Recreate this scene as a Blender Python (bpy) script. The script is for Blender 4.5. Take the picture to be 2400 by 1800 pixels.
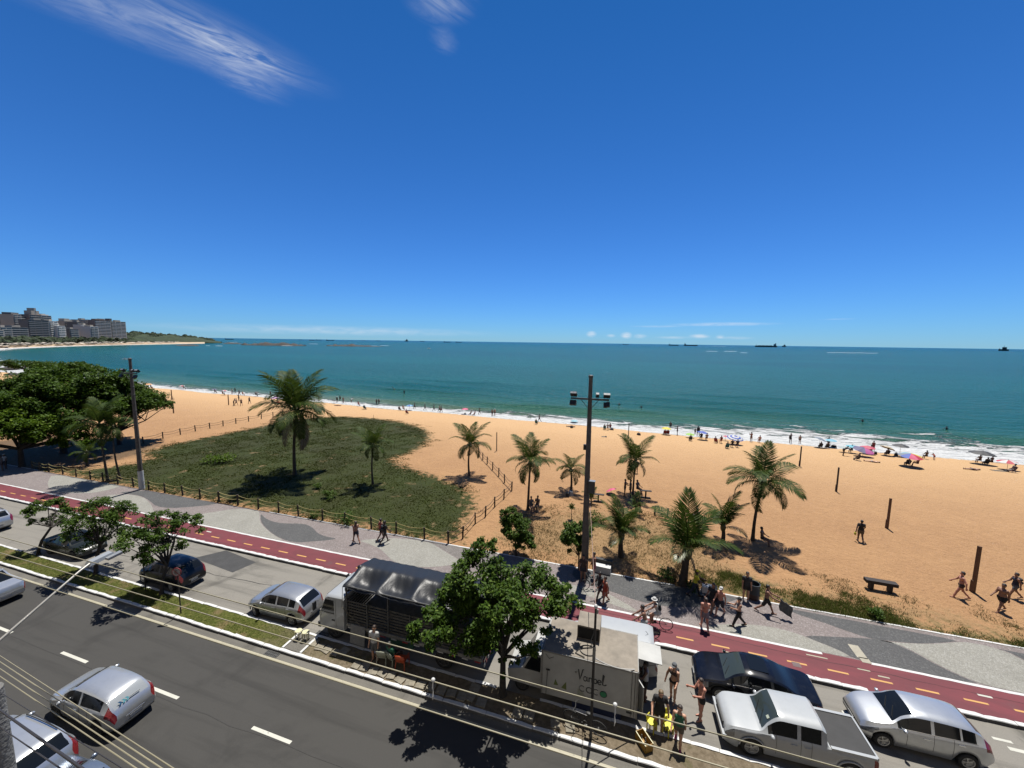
import bpy, math, random
import numpy as np
from mathutils import Vector, Matrix

for o in list(bpy.data.objects): bpy.data.objects.remove(o)
SC = bpy.context.scene
COL = SC.collection
R = math.radians

# ------------------------------------------------------------------ camera
CAM_H = 15.5                     # a fifth-floor balcony
FPX, CX, CY = 900.0, 1200.0, 900.0
ROLL = math.atan(0.0139)
PITCH = math.atan((900 - 801.5) * math.cos(ROLL) / FPX)
YAW = math.pi / 2 - math.atan2(2990, FPX)
_f0 = np.array([-math.sin(YAW), math.cos(YAW), 0]); _r0 = np.array([math.cos(YAW), math.sin(YAW), 0]); _u0 = np.array([0, 0, 1.0])
_fw = _f0 * math.cos(PITCH) - _u0 * math.sin(PITCH)
_up = _u0 * math.cos(PITCH) + _f0 * math.sin(PITCH)
_cr, _sr = math.cos(ROLL), math.sin(ROLL)
def ray(u, v):                   # photo pixel (2400 x 1800) -> viewing direction
    x, y = u - CX, v - CY
    return (_fw * FPX + _r0 * (_cr * x + _sr * y) - _up * (-_sr * x + _cr * y)) / FPX
cam = bpy.data.cameras.new('camera'); cam_ob = bpy.data.objects.new('camera', cam); COL.objects.link(cam_ob)
cam.sensor_width = 36; cam.lens = 36 * FPX / 2400; cam.clip_start = 0.1; cam.clip_end = 90000
rx = _r0 * _cr + _up * _sr; ux = -_r0 * _sr + _up * _cr
cam_ob.matrix_world = Matrix(((rx[0], ux[0], -_fw[0], 0), (rx[1], ux[1], -_fw[1], 0), (rx[2], ux[2], -_fw[2], CAM_H), (0, 0, 0, 1)))
SC.camera = cam_ob

# ------------------------------------------------------------------ sun, sky, exposure
SUN_EL, SUN_AZ = R(72), R(4)     # azimuth from +Y towards +X
sd = Vector((math.sin(SUN_AZ) * math.cos(SUN_EL), math.cos(SUN_AZ) * math.cos(SUN_EL), math.sin(SUN_EL)))
sun = bpy.data.lights.new('sun', 'SUN'); sun.energy = 5.0; sun.angle = R(0.5); sun.color = (1.0, 0.96, 0.89)
sun_ob = bpy.data.objects.new('sun', sun); COL.objects.link(sun_ob)
sun_ob.rotation_euler = sd.to_track_quat('Z', 'Y').to_euler(); sun_ob.location = (0, 0, 60)
vs = SC.view_settings
vs.view_transform = 'Standard'; vs.look = 'None'; vs.gamma = 1.0; vs.exposure = 0.95; vs.use_curve_mapping = False
W = bpy.data.worlds.new('World'); SC.world = W; W.use_nodes = True
nt = W.node_tree; nt.nodes.clear()
def N(t, k, **kw):
    n = t.nodes.new(k)
    for a, b in kw.items():
        if a == 'inp':
            for i, v_ in b.items(): n.inputs[i].default_value = v_
        else: setattr(n, a, b)
    return n
L = lambda t, a, b: t.links.new(a, b)
out = N(nt, 'ShaderNodeOutputWorld'); bg = N(nt, 'ShaderNodeBackground', inp={1: 0.05})
sky = N(nt, 'ShaderNodeTexSky', sky_type='NISHITA', sun_disc=False, sun_elevation=SUN_EL, sun_rotation=SUN_AZ, altitude=0, air_density=1.0, dust_density=0.0, ozone_density=1.5)
def math_(t, op, a, b=None, clamp=False):
    n = N(t, 'ShaderNodeMath', operation=op, use_clamp=clamp)
    for i, x in enumerate((a, b)):
        if x is None: continue
        if isinstance(x, (int, float)): n.inputs[i].default_value = x
        else: L(t, x, n.inputs[i])
    return n.outputs[0]
tc = N(nt, 'ShaderNodeTexCoord'); sep = N(nt, 'ShaderNodeSeparateXYZ'); L(nt, tc.outputs['Generated'], sep.inputs[0])
# the clear tropical sky of the photo is deeper and bluer than the model's: one smooth filter from horizon to zenith
cr_ = N(nt, 'ShaderNodeValToRGB'); L(nt, sep.outputs[2], cr_.inputs[0]); e_ = cr_.color_ramp.elements
for i, (p, c_) in enumerate(((0, (.30, .66, 1.3)), (.06, (.24, .74, 1.18)), (.12, (.19, .84, 1.20)), (.2, (.13, .88, 1.26)), (.28, (.08, .80, 1.20)), (.42, (.04, .58, 1.02)), (.6, (.025, .48, .86)), (1, (.04, .47, .82)))):
    el_ = e_[0] if i == 0 else (e_[1] if i == 7 else e_.new(p)); el_.position = p; el_.color = (c_[0] / 2, c_[1] / 2, c_[2] / 2, 1)
hs = N(nt, 'ShaderNodeMix', data_type='RGBA', blend_type='MULTIPLY', clamp_result=False, inp={0: 1.0}); L(nt, sky.outputs[0], hs.inputs[6]); L(nt, cr_.outputs[0], hs.inputs[7])
h2 = N(nt, 'ShaderNodeVectorMath', operation='SCALE'); h2.inputs['Scale'].default_value = 2.0; L(nt, hs.outputs[2], h2.inputs[0])
az = math_(nt, 'ARCTAN2', sep.outputs[0], sep.outputs[1]); el = math_(nt, 'ARCSINE', sep.outputs[2])
zc = math_(nt, 'MAXIMUM', sep.outputs[2], 0.04)
px_ = math_(nt, 'DIVIDE', sep.outputs[0], zc); py_ = math_(nt, 'DIVIDE', sep.outputs[1], zc)
plane = N(nt, 'ShaderNodeCombineXYZ'); L(nt, px_, plane.inputs[0]); L(nt, py_, plane.inputs[1])
ang = N(nt, 'ShaderNodeCombineXYZ'); L(nt, az, ang.inputs[0]); L(nt, el, ang.inputs[1])
def cplane(u, v): d = ray(u, v); return d[0] / d[2], d[1] / d[2]
def cang(u, v): d = ray(u, v); d = d / np.linalg.norm(d); return math.atan2(d[0], d[1]), math.asin(d[2])
def cnoise(src, rot, sx, sy, det, dist):
    m2 = N(nt, 'ShaderNodeMapping'); L(nt, src, m2.inputs[0]); m2.inputs['Rotation'].default_value = (0, 0, -rot); m2.inputs['Scale'].default_value = (1, 1, 1)
    m3 = N(nt, 'ShaderNodeMapping'); L(nt, m2.outputs[0], m3.inputs[0]); m3.inputs['Scale'].default_value = (sx, sy, 1)
    no = N(nt, 'ShaderNodeTexNoise', inp={'Scale': 1.0, 'Detail': det, 'Roughness': 0.62, 'Distortion': dist}); L(nt, m3.outputs[0], no.inputs[0]); return no.outputs[0]
def blob(src, c, rot, a, b, gain, nz, lo, hi, soft=0.0):
    m = N(nt, 'ShaderNodeMapping', vector_type='TEXTURE'); L(nt, src, m.inputs[0])
    m.inputs['Location'].default_value = (c[0], c[1], 0); m.inputs['Rotation'].default_value = (0, 0, rot); m.inputs['Scale'].default_value = (a, b, 1)
    ln = N(nt, 'ShaderNodeVectorMath', operation='LENGTH'); L(nt, m.outputs[0], ln.inputs[0])
    mr = N(nt, 'ShaderNodeMapRange', interpolation_type='SMOOTHSTEP', inp={1: 1.0, 2: soft, 3: 0.0, 4: 1.0}); L(nt, ln.outputs['Value'], mr.inputs[0])
    nr = N(nt, 'ShaderNodeMapRange', inp={1: lo, 2: hi, 3: 0.0, 4: gain}); L(nt, nz, nr.inputs[0])
    return math_(nt, 'MULTIPLY', mr.outputs[0], nr.outputs[0])
P_ = plane.outputs[0]; A_ = ang.outputs[0]
a0, a1 = cplane(110, -30), cplane(640, 175); rot = math.atan2(a1[1] - a0[1], a1[0] - a0[0])
nz1 = cnoise(P_, rot, 5.0, 15.0, 7.0, 1.6); nz2 = cnoise(A_, 0, 22.0, 110.0, 3.0, .3)
lay = []
cc = cplane(350, 45); lay.append(blob(P_, cc, rot, 0.62, 0.24, 0.30, nz1, 0.22, 0.75, 0.1))
cc = cplane(545, 120); lay.append(blob(P_, cc, rot + .12, 0.25, 0.12, 0.62, nz1, 0.36, 0.76, 0.0))
cc = cplane(575, 190); lay.append(blob(P_, cc, rot + 0.35, 0.20, 0.13, 0.26, nz1, 0.28, 0.75, 0.0))
cc = cplane(1035, 5); lay.append(blob(P_, cc, 0.2, 0.13, 0.11, 0.32, nz1, 0.30, 0.72, 0.0))
cc = cplane(1040, 95); lay.append(blob(P_, cc, 0.2, 0.06, 0.08, 0.2, nz1, 0.3, 0.72, 0.0))
for (u, v, w_, h_, g_) in ((800, 775, 430, 14, .30), (1690, 760, 170, 6, .40), (1540, 765, 80, 3.5, .25), (1960, 748, 60, 2.2, .18),
                           (1386, 783, 15, 9, .8), (1468, 786, 17, 10, .75), (1500, 788, 20, 7, .5), (1432, 787, 14, 5, .45), (1640, 788, 32, 7, .6), (1688, 789, 13, 6, .5), (1580, 791, 60, 4, .3), (1720, 792, 60, 5, .25)):
    c0 = cang(u, v); c1 = cang(u + w_, v + w_ * 0.0139); c2 = cang(u, v - h_)
    lay.append(blob(A_, c0, 0, abs(c1[0] - c0[0]) + 1e-4, abs(c2[1] - c0[1]) + 1e-4, g_, nz2, 0.22, 0.6, 0.1))
acc = lay[0]
for l_ in lay[1:]: acc = math_(nt, 'ADD', acc, l_, clamp=True)
mx = N(nt, 'ShaderNodeMix', data_type='RGBA'); L(nt, acc, mx.inputs[0]); L(nt, h2.outputs[0], mx.inputs[6]); mx.inputs[7].default_value = (8.2, 8.7, 9.4, 1)
L(nt, mx.outputs[2], bg.inputs[0]); L(nt, bg.outputs[0], out.inputs[0])

# ------------------------------------------------------------------ helpers
RNG = np.random.default_rng(7); random.seed(7)
MATS = {}
ALB = .45
def pm(name, col, rough=0.6, metal=0.0, var=0.0, vscale=3.0, bump=0.0, bscale=20.0, spec=0.5, coat=0.0, col2=None, trans=0.0, emis=None, lo=.35, hi=.65, detail=5.0):
    """plain procedural material: a base colour broken up by noise, optional bump"""
    if name in MATS: return MATS[name]
    if metal < .75: col = tuple(c * ALB for c in col); col2 = tuple(c * ALB for c in col2) if col2 else None
    m = bpy.data.materials.new(name); m.use_nodes = True; t = m.node_tree; b = t.nodes['Principled BSDF']
    b.inputs['Roughness'].default_value = rough; b.inputs['Metallic'].default_value = metal
    b.inputs['Specular IOR Level'].default_value = spec; b.inputs['Coat Weight'].default_value = coat
    if coat: b.inputs['Coat Roughness'].default_value = 0.04
    if trans: b.inputs['Subsurface Weight'].default_value = 0.0
    if var or col2 or bump:
        g = N(t, 'ShaderNodeTexCoord')
    c2 = col2 or tuple(max(0, c * (1 - var)) for c in col)
    if var or col2:
        no = N(t, 'ShaderNodeTexNoise', inp={'Scale': vscale, 'Detail': detail, 'Roughness': 0.6}); L(t, g.outputs['Object'], no.inputs[0])
        r = N(t, 'ShaderNodeMapRange', inp={1: lo, 2: hi}); L(t, no.outputs[0], r.inputs[0])
        x = N(t, 'ShaderNodeMix', data_type='RGBA'); L(t, r.outputs[0], x.inputs[0]); x.inputs[6].default_value = (*c2, 1); x.inputs[7].default_value = (*col, 1)
        L(t, x.outputs[2], b.inputs['Base Color'])
    else: b.inputs['Base Color'].default_value = (*col, 1)
    if bump:
        nb = N(t, 'ShaderNodeTexNoise', inp={'Scale': bscale, 'Detail': 4.0}); L(t, g.outputs['Object'], nb.inputs[0])
        bu = N(t, 'ShaderNodeBump', inp={'Strength': bump, 'Distance': 0.05}); L(t, nb.outputs[0], bu.inputs['Height']); L(t, bu.outputs[0], b.inputs['Normal'])
    if emis: b.inputs['Emission Color'].default_value = (*emis, 1); b.inputs['Emission Strength'].default_value = 1
    MATS[name] = m; return m
def mesh_np(name, V, Fa, mat=None, smooth=False, quads=True):
    """fast mesh from arrays: V (n,3), Fa (m,k)"""
    V = np.asarray(V, np.float32); Fa = np.asarray(Fa, np.int32); k = Fa.shape[1]
    me = bpy.data.meshes.new(name); me.vertices.add(len(V)); me.vertices.foreach_set('co', V.ravel())
    me.loops.add(Fa.size); me.loops.foreach_set('vertex_index', Fa.ravel())
    me.polygons.add(len(Fa)); me.polygons.foreach_set('loop_start', np.arange(0, Fa.size, k, dtype=np.int32)); me.polygons.foreach_set('loop_total', np.full(len(Fa), k, np.int32))
    if smooth: me.polygons.foreach_set('use_smooth', np.ones(len(Fa), bool))
    me.update(calc_edges=True); me.validate()
    if mat: me.materials.append(mat)
    return me
def link(name, me, parent=None, loc=None, rot=None, scale=None):
    o = bpy.data.objects.new(name, me); COL.objects.link(o)
    if parent: o.parent = parent
    if loc is not None: o.location = loc
    if rot is not None: o.rotation_euler = rot
    if scale is not None: o.scale = scale if hasattr(scale, '__len__') else (scale,) * 3
    return o
def tag(o, label, cat, group=None):
    o['label'] = label; o['category'] = cat
    if group: o['group'] = group
    return o
def thing(name, label, cat, loc=(0, 0, 0), rz=0, group=None):
    o = bpy.data.objects.new(name, None); COL.objects.link(o); o.location = loc; o.rotation_euler = (0, 0, rz); o.empty_display_size = 0.2
    return tag(o, label, cat, group)
def struct(o): o['kind'] = 'structure'; return o
def stuff(o): o['kind'] = 'stuff'; return o
class MB:
    """collects shapes into one mesh"""
    def __init__(s): s.v = []; s.f = []
    def add(s, V, Fa):
        k = len(s.v); s.v += [tuple(p) for p in V]; s.f += [tuple(i + k for i in q) for q in Fa]; return s
    def box(s, c, d, rz=0.0, ry=0.0, rx=0.0, taper=1.0):
        M = Matrix.Rotation(rz, 3, 'Z') @ Matrix.Rotation(ry, 3, 'Y') @ Matrix.Rotation(rx, 3, 'X'); V = []
        for z in (-.5, .5):
            k = taper if z > 0 else 1
            for x, y in ((-.5, -.5), (.5, -.5), (.5, .5), (-.5, .5)): V.append(Vector(c) + M @ Vector((x * d[0] * k, y * d[1] * k, z * d[2])))
        return s.add(V, [(3, 2, 1, 0), (4, 5, 6, 7), (0, 1, 5, 4), (1, 2, 6, 5), (2, 3, 7, 6), (3, 0, 4, 7)])
    def tube(s, pts, rad, n=8, cap=True, flat=1.0):
        pts = [Vector(p) for p in pts]; m = len(pts)
        if not hasattr(rad, '__len__'): rad = [rad] * m
        V = []; Fa = []; up = Vector((0, 0, 1)); prev = None
        for i, p in enumerate(pts):
            t = (pts[min(i + 1, m - 1)] - pts[max(i - 1, 0)]).normalized()
            a = t.cross(prev if prev is not None else (up if abs(t.z) < .95 else Vector((0, 1, 0))))
            if prev is not None: a = prev - t * prev.dot(t)
            if a.length < 1e-6: a = t.orthogonal()
            a.normalize(); b = t.cross(a); prev = a
            for j in range(n):
                w = 2 * math.pi * j / n; V.append(p + (a * math.cos(w) + b * math.sin(w) * flat) * rad[i])
        for i in range(m - 1):
            for j in range(n): Fa.append((i * n + j, i * n + (j + 1) % n, (i + 1) * n + (j + 1) % n, (i + 1) * n + j))
        if cap: Fa += [tuple(range(n - 1, -1, -1)), tuple((m - 1) * n + j for j in range(n))]
        return s.add(V, Fa)
    def lathe(s, prof, n=16, c=(0, 0, 0), axis='Z', cap=True):
        V = []; Fa = []; m = len(prof); c = Vector(c)
        for r, z in prof:
            for j in range(n):
                w = 2 * math.pi * j / n; p = (r * math.cos(w), r * math.sin(w), z)
                if axis == 'Y': p = (p[0], p[2], p[1])
                if axis == 'X': p = (p[2], p[0], p[1])
                V.append(c + Vector(p))
        for i in range(m - 1):
            for j in range(n): Fa.append((i * n + j, i * n + (j + 1) % n, (i + 1) * n + (j + 1) % n, (i + 1) * n + j))
        if cap: Fa += [tuple(range(n - 1, -1, -1)), tuple((m - 1) * n + j for j in range(n))]
        return s.add(V, Fa)
    def prism(s, poly, z0, z1):
        n = len(poly); V = [(p[0], p[1], z0) for p in poly] + [(p[0], p[1], z1) for p in poly]
        return s.add(V, [tuple(range(n - 1, -1, -1)), tuple(range(n, 2 * n))] + [(i, (i + 1) % n, n + (i + 1) % n, n + i) for i in range(n)])
    def ell(s, c, r, n=8, m=6, rz=0.0):
        V = []; Fa = []; c = Vector(c); M = Matrix.Rotation(rz, 3, 'Z')
        for i in range(m + 1):
            a = math.pi * i / m - math.pi / 2
            for j in range(n):
                w = 2 * math.pi * j / n; V.append(c + M @ Vector((r[0] * math.cos(a) * math.cos(w), r[1] * math.cos(a) * math.sin(w), r[2] * math.sin(a))))
        for i in range(m):
            for j in range(n): Fa.append((i * n + j, i * n + (j + 1) % n, (i + 1) * n + (j + 1) % n, (i + 1) * n + j))
        return s.add(V, Fa)
    def mesh(s, name, mat=None, smooth=None):
        me = bpy.data.meshes.new(name); me.from_pydata(s.v, [], s.f); me.update()
        if mat: me.materials.append(mat)
        if smooth is not None:
            me.polygons.foreach_set('use_smooth', np.ones(len(me.polygons), bool))
            me.set_sharp_from_angle(angle=R(smooth))
        return me
    def build(s, name, mat, parent=None, smooth=None, loc=None, rot=None): return link(name, s.mesh(name, mat, smooth), parent, loc, rot)
def copy_tree(o, parent=None):
    c = o.copy(); COL.objects.link(c)
    if parent is not None: c.parent = parent
    for ch in o.children: copy_tree(ch, c)
    return c
# ------------------------------------------------------------------ levels and lines of the place
Z_PAVE, Z_SEA = 0.14, -1.8
Y_NEAR, Y_PARK, Y_BIKE0, Y_BIKE1, Y_PAVE = 13.52, 14.86, 19.62, 21.62, 25.12
SHX = [-1144, -1003, -881, -751, -600, -440, -340, -281, -249, -188, -157, -126, -79, -52, -17, 6.3, 25.4, 43.2, 57.8, 90, 160, 400, 900]
SHY = [736, 536, 384, 276, 190, 140, 115, 103, 102, 96.2, 91.2, 88.5, 85.9, 84.1, 81.9, 79.9, 78.8, 78.2, 76.4, 74, 70, 60, 40]
def shore(x): return np.interp(x, SHX, SHY)
def wob(x, y):
    return 0.5 * np.sin(x * .21 + 1.3 * np.sin(y * .17)) + .3 * np.sin(y * .43 + x * .11) + .2 * np.sin(x * .63 - y * .37)
def zt(x, y):
    """height of the sand"""
    s = shore(x); t = np.clip((y - 25.2) / (s - 25.2), 0, None)
    z = 0.10 - 0.75 * np.clip(t, 0, .78) / .78 - 1.15 * np.clip((t - .74) / .26, 0, 3) ** 1.15
    dune = np.exp(-((x + 33) / 26) ** 2 - ((y - 38) / 10) ** 2) * 0.35
    return z + dune + 0.04 * wob(x, y) * np.clip((y - 25.2) / 4, 0, 1)
def gp(u, v, z=None):
    """pixel -> point on the flat level z or on the sand"""
    d = ray(u, v)
    if z is not None:
        t = (z - CAM_H) / d[2]; return Vector((d[0] * t, d[1] * t, z))
    z = 0.0
    for _ in range(12):
        t = (z - CAM_H) / d[2]; z = float(zt(d[0] * t, d[1] * t)) if d[1] * t > Y_PAVE else Z_PAVE
    return Vector((d[0] * t, d[1] * t, z))
def hgt(p, u, v):
    """height above p of what is seen at pixel u,v over the point p"""
    d = ray(u, v); t = math.hypot(p[0], p[1]) / math.hypot(d[0], d[1]); return CAM_H + d[2] * t - p[2]
def inpoly(x, y, poly):
    x = np.asarray(x); y = np.asarray(y); c = np.zeros(x.shape, bool); n = len(poly)
    for i in range(n):
        x0, y0 = poly[i][:2]; x1, y1 = poly[(i + 1) % n][:2]
        if y0 == y1: continue
        c ^= ((y0 > y) != (y1 > y)) & (x < (x1 - x0) * (y - y0) / (y1 - y0) + x0)
    return c
def pdist(x, y, poly):
    x = np.asarray(x, float); y = np.asarray(y, float); best = np.full(x.shape, 1e9); n = len(poly)
    for i in range(n):
        ax, ay = poly[i][:2]; bx, by = poly[(i + 1) % n][:2]; dx, dy = bx - ax, by - ay; l2 = dx * dx + dy * dy + 1e-9
        t = np.clip(((x - ax) * dx + (y - ay) * dy) / l2, 0, 1); best = np.minimum(best, np.hypot(x - ax - t * dx, y - ay - t * dy))
    return np.where(inpoly(x, y, poly), best, -best)     # positive inside
def nodes(m): m.use_nodes = True; t = m.node_tree; return t, t.nodes['Principled BSDF']
def noise(t, vec, scale, detail=5, rough=.6, dist=0.0, stretch=None):
    if stretch:
        mp = N(t, 'ShaderNodeMapping'); mp.inputs['Scale'].default_value = stretch; L(t, vec, mp.inputs[0]); vec = mp.outputs[0]
    n = N(t, 'ShaderNodeTexNoise', inp={'Scale': scale, 'Detail': detail, 'Roughness': rough, 'Distortion': dist}); L(t, vec, n.inputs[0]); return n.outputs[0]
def mixc(t, f, a, b):
    x = N(t, 'ShaderNodeMix', data_type='RGBA')
    if isinstance(f, float): x.inputs[0].default_value = f
    else: L(t, f, x.inputs[0])
    for i, c in ((6, a), (7, b)):
        if isinstance(c, tuple): x.inputs[i].default_value = (*[q * ALB for q in c], 1)
        else: L(t, c, x.inputs[i])
    return x.outputs[2]
def mrange(t, v, a, b, c=0.0, d=1.0, smooth=True):
    n = N(t, 'ShaderNodeMapRange', interpolation_type='SMOOTHSTEP' if smooth else 'LINEAR', inp={1: a, 2: b, 3: c, 4: d})
    L(t, v, n.inputs[0]); return n.outputs[0]
def attr(t, name): n = N(t, 'ShaderNodeAttribute'); n.attribute_name = name; return n
def bumpn(t, b, h, strength, dist=0.05):
    n = N(t, 'ShaderNodeBump', inp={'Strength': strength, 'Distance': dist}); L(t, h, n.inputs['Height']); L(t, n.outputs[0], b.inputs['Normal'])

# asphalt of the carriageway: fine grain, faint long wheel tracks, patches
def asphalt(name, c0, c1, stain, tracks):
    m = bpy.data.materials.new(name); t, b = nodes(m); g = N(t, 'ShaderNodeTexCoord').outputs['Object']
    big = noise(t, g, .35, 6, .65, 1.0); fine = noise(t, g, 60, 3, .7); streak = noise(t, g, 1.0, 5, .6, .3, (.09, 1.6, 1))
    c = mixc(t, mrange(t, fine, .3, .7), c0, c1)
    c = mixc(t, mrange(t, streak, .48, .72, 0, tracks), c, tuple(x * .55 for x in c0))
    c = mixc(t, mrange(t, big, .5, .72, 0, stain), c, tuple(x * .5 for x in c0))
    L(t, c, b.inputs['Base Color']); b.inputs['Roughness'].default_value = .82; b.inputs['Specular IOR Level'].default_value = .3
    bumpn(t, b, fine, .35, .01); return m
M_ROAD = asphalt('asphalt_road', (0.0528, 0.0504, 0.0462), (0.0732, 0.0702, 0.0642), .45, .6)
M_PARK = asphalt('asphalt_parking', (0.2184, 0.2038, 0.177), (0.3528, 0.3293, 0.2867), .75, .6)
M_PATCH = pm('asphalt_patch', (.060, .060, .060), .85, var=.3, vscale=2.0, bump=.3, bscale=60)
def paint(name, col, under, wear=.55, sc=9):
    m = bpy.data.materials.new(name); t, b = nodes(m); g = N(t, 'ShaderNodeTexCoord').outputs['Object']
    n1 = noise(t, g, sc, 6, .75); c = mixc(t, mrange(t, n1, wear, wear + .12), col, under)
    n2 = noise(t, g, 1.3, 4); c = mixc(t, mrange(t, n2, .35, .75, 0, .35), c, tuple(x * .65 for x in col))
    L(t, c, b.inputs['Base Color']); b.inputs['Roughness'].default_value = .65; return m
M_WHITE = paint('road_paint_white', (.72, .71, .62), (.12, .11, .10), .60)
M_EDGE = paint('road_paint_edge', (.50, .46, .33), (.16, .15, .13), .56)
M_KERBW = paint('kerb_whitewash', (.80, .80, .78), (.30, .29, .27), .66, 5)
M_KERB = pm('kerb_concrete', (.16, .155, .15), .9, var=.4, vscale=4, bump=.4)
M_YEL = paint('cycle_paint_yellow', (.72, .38, .09), (.35, .10, .09), .68)
M_GUT = asphalt('gutter_concrete', (.15, .14, .12), (.24, .225, .195), .6, .5)
m = bpy.data.materials.new('cycle_path_red'); t, b = nodes(m); g = N(t, 'ShaderNodeTexCoord').outputs['Object']
c = mixc(t, mrange(t, noise(t, g, .8, 6, .7, .6, (.35, 1, 1)), .35, .68), (0.1674, 0.0248, 0.03348), (0.2387, 0.04092, 0.0527))
c = mixc(t, mrange(t, noise(t, g, 3.2, 7, .75, .8), .64, .76, 0, .55), c, (0.2604, 0.155, 0.155))
c = mixc(t, mrange(t, noise(t, g, .55, 3, .5), .60, .75, 0, .5), c, (0.124, 0.062, 0.062))
hsv = N(t, 'ShaderNodeHueSaturation', inp={1: 1.12, 2: .86}); L(t, c, hsv.inputs[4]); L(t, hsv.outputs[0], b.inputs['Base Color']); b.inputs['Roughness'].default_value = .75; bumpn(t, b, noise(t, g, 70, 3), .3, .01); M_BIKE = m
def mosaic(name, cols, sc=16.0, joint=.5):
    """small stones of a Portuguese pavement: below what the photo lets one count"""
    m = bpy.data.materials.new(name); t, b = nodes(m); g = N(t, 'ShaderNodeTexCoord').outputs['Object']
    vo = N(t, 'ShaderNodeTexVoronoi', inp={'Scale': sc, 'Randomness': .85}); L(t, g, vo.inputs[0])
    ve = N(t, 'ShaderNodeTexVoronoi', feature='DISTANCE_TO_EDGE', inp={'Scale': sc, 'Randomness': .85}); L(t, g, ve.inputs[0])
    se = N(t, 'ShaderNodeSeparateColor'); L(t, vo.outputs['Color'], se.inputs[0])
    c = mixc(t, se.outputs[0], cols[0], cols[1]); c = mixc(t, mrange(t, se.outputs[1], .7, .95, 0, .7), c, cols[2])
    c = mixc(t, mrange(t, ve.outputs['Distance'], .09, .02, 0, joint), c, tuple(x * .35 for x in cols[0]))
    c = mixc(t, mrange(t, noise(t, g, .5, 5), .45, .75, 0, .3), c, tuple(x * .6 for x in cols[0]))
    L(t, c, b.inputs['Base Color']); b.inputs['Roughness'].default_value = .85
    bumpn(t, b, mrange(t, ve.outputs['Distance'], 0, .12), .5, .02); return m
M_MPINK = mosaic('mosaic_rose', ((0.234, 0.1911, 0.1794), (0.3198, 0.2691, 0.2535), (0.4212, 0.3744, 0.3588)), joint=.3)
M_MWHITE = mosaic('mosaic_cream', ((0.3136, 0.3024, 0.2576), (0.4144, 0.4032, 0.3528), (0.4816, 0.4704, 0.4256)), joint=.3)
M_MGREY = mosaic('mosaic_grey', ((0.0806, 0.0806, 0.0806), (0.1144, 0.1144, 0.1118), (0.1716, 0.1716, 0.1664)), joint=.3)
M_MMID = mosaic('mosaic_brown', ((.18, .16, .145), (.25, .225, .205), (.33, .30, .28)), joint=.3)

def sheet(name, x0, x1, y0, y1, z, mat, parent=None):
    o = link(name, mesh_np(name, [(x0, y0, z), (x1, y0, z), (x1, y1, z), (x0, y1, z)], [(0, 1, 2, 3)], mat), parent)
    return o
XL, XR = -260, 90
struct(sheet('road', XL, XR, 2.6, Y_NEAR + .1, 0, M_ROAD))
struct(sheet('near_pavement', XL, XR, -6, 2.6, .14, M_MPINK))
struct(sheet('gutter', XL, XR, 13.14, Y_NEAR + .08, .004, M_GUT))
struct(sheet('parking_lane', XL, XR, Y_PARK - .1, Y_BIKE0 + .05, .002, M_PARK))
for poly in (((455, 1308), (530, 1290), (600, 1318), (545, 1342)),):
    w = [gp(u, v, 0) for u, v in poly]; o = MB().add([(p.x, p.y, .006) for p in w][::-1], [(0, 1, 2, 3)]).build('asphalt_repair', M_PATCH); struct(o)
struct(sheet('bike_path', XL, XR, Y_BIKE0, Y_BIKE1, Z_PAVE, M_BIKE))
pav = MB().box(((XL + XR) / 2, (Y_BIKE1 + Y_PAVE) / 2, Z_PAVE / 2 - .15), (XR - XL, Y_PAVE - Y_BIKE1, Z_PAVE + .3 - .002)).build('pavement', M_MPINK); struct(pav)
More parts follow.
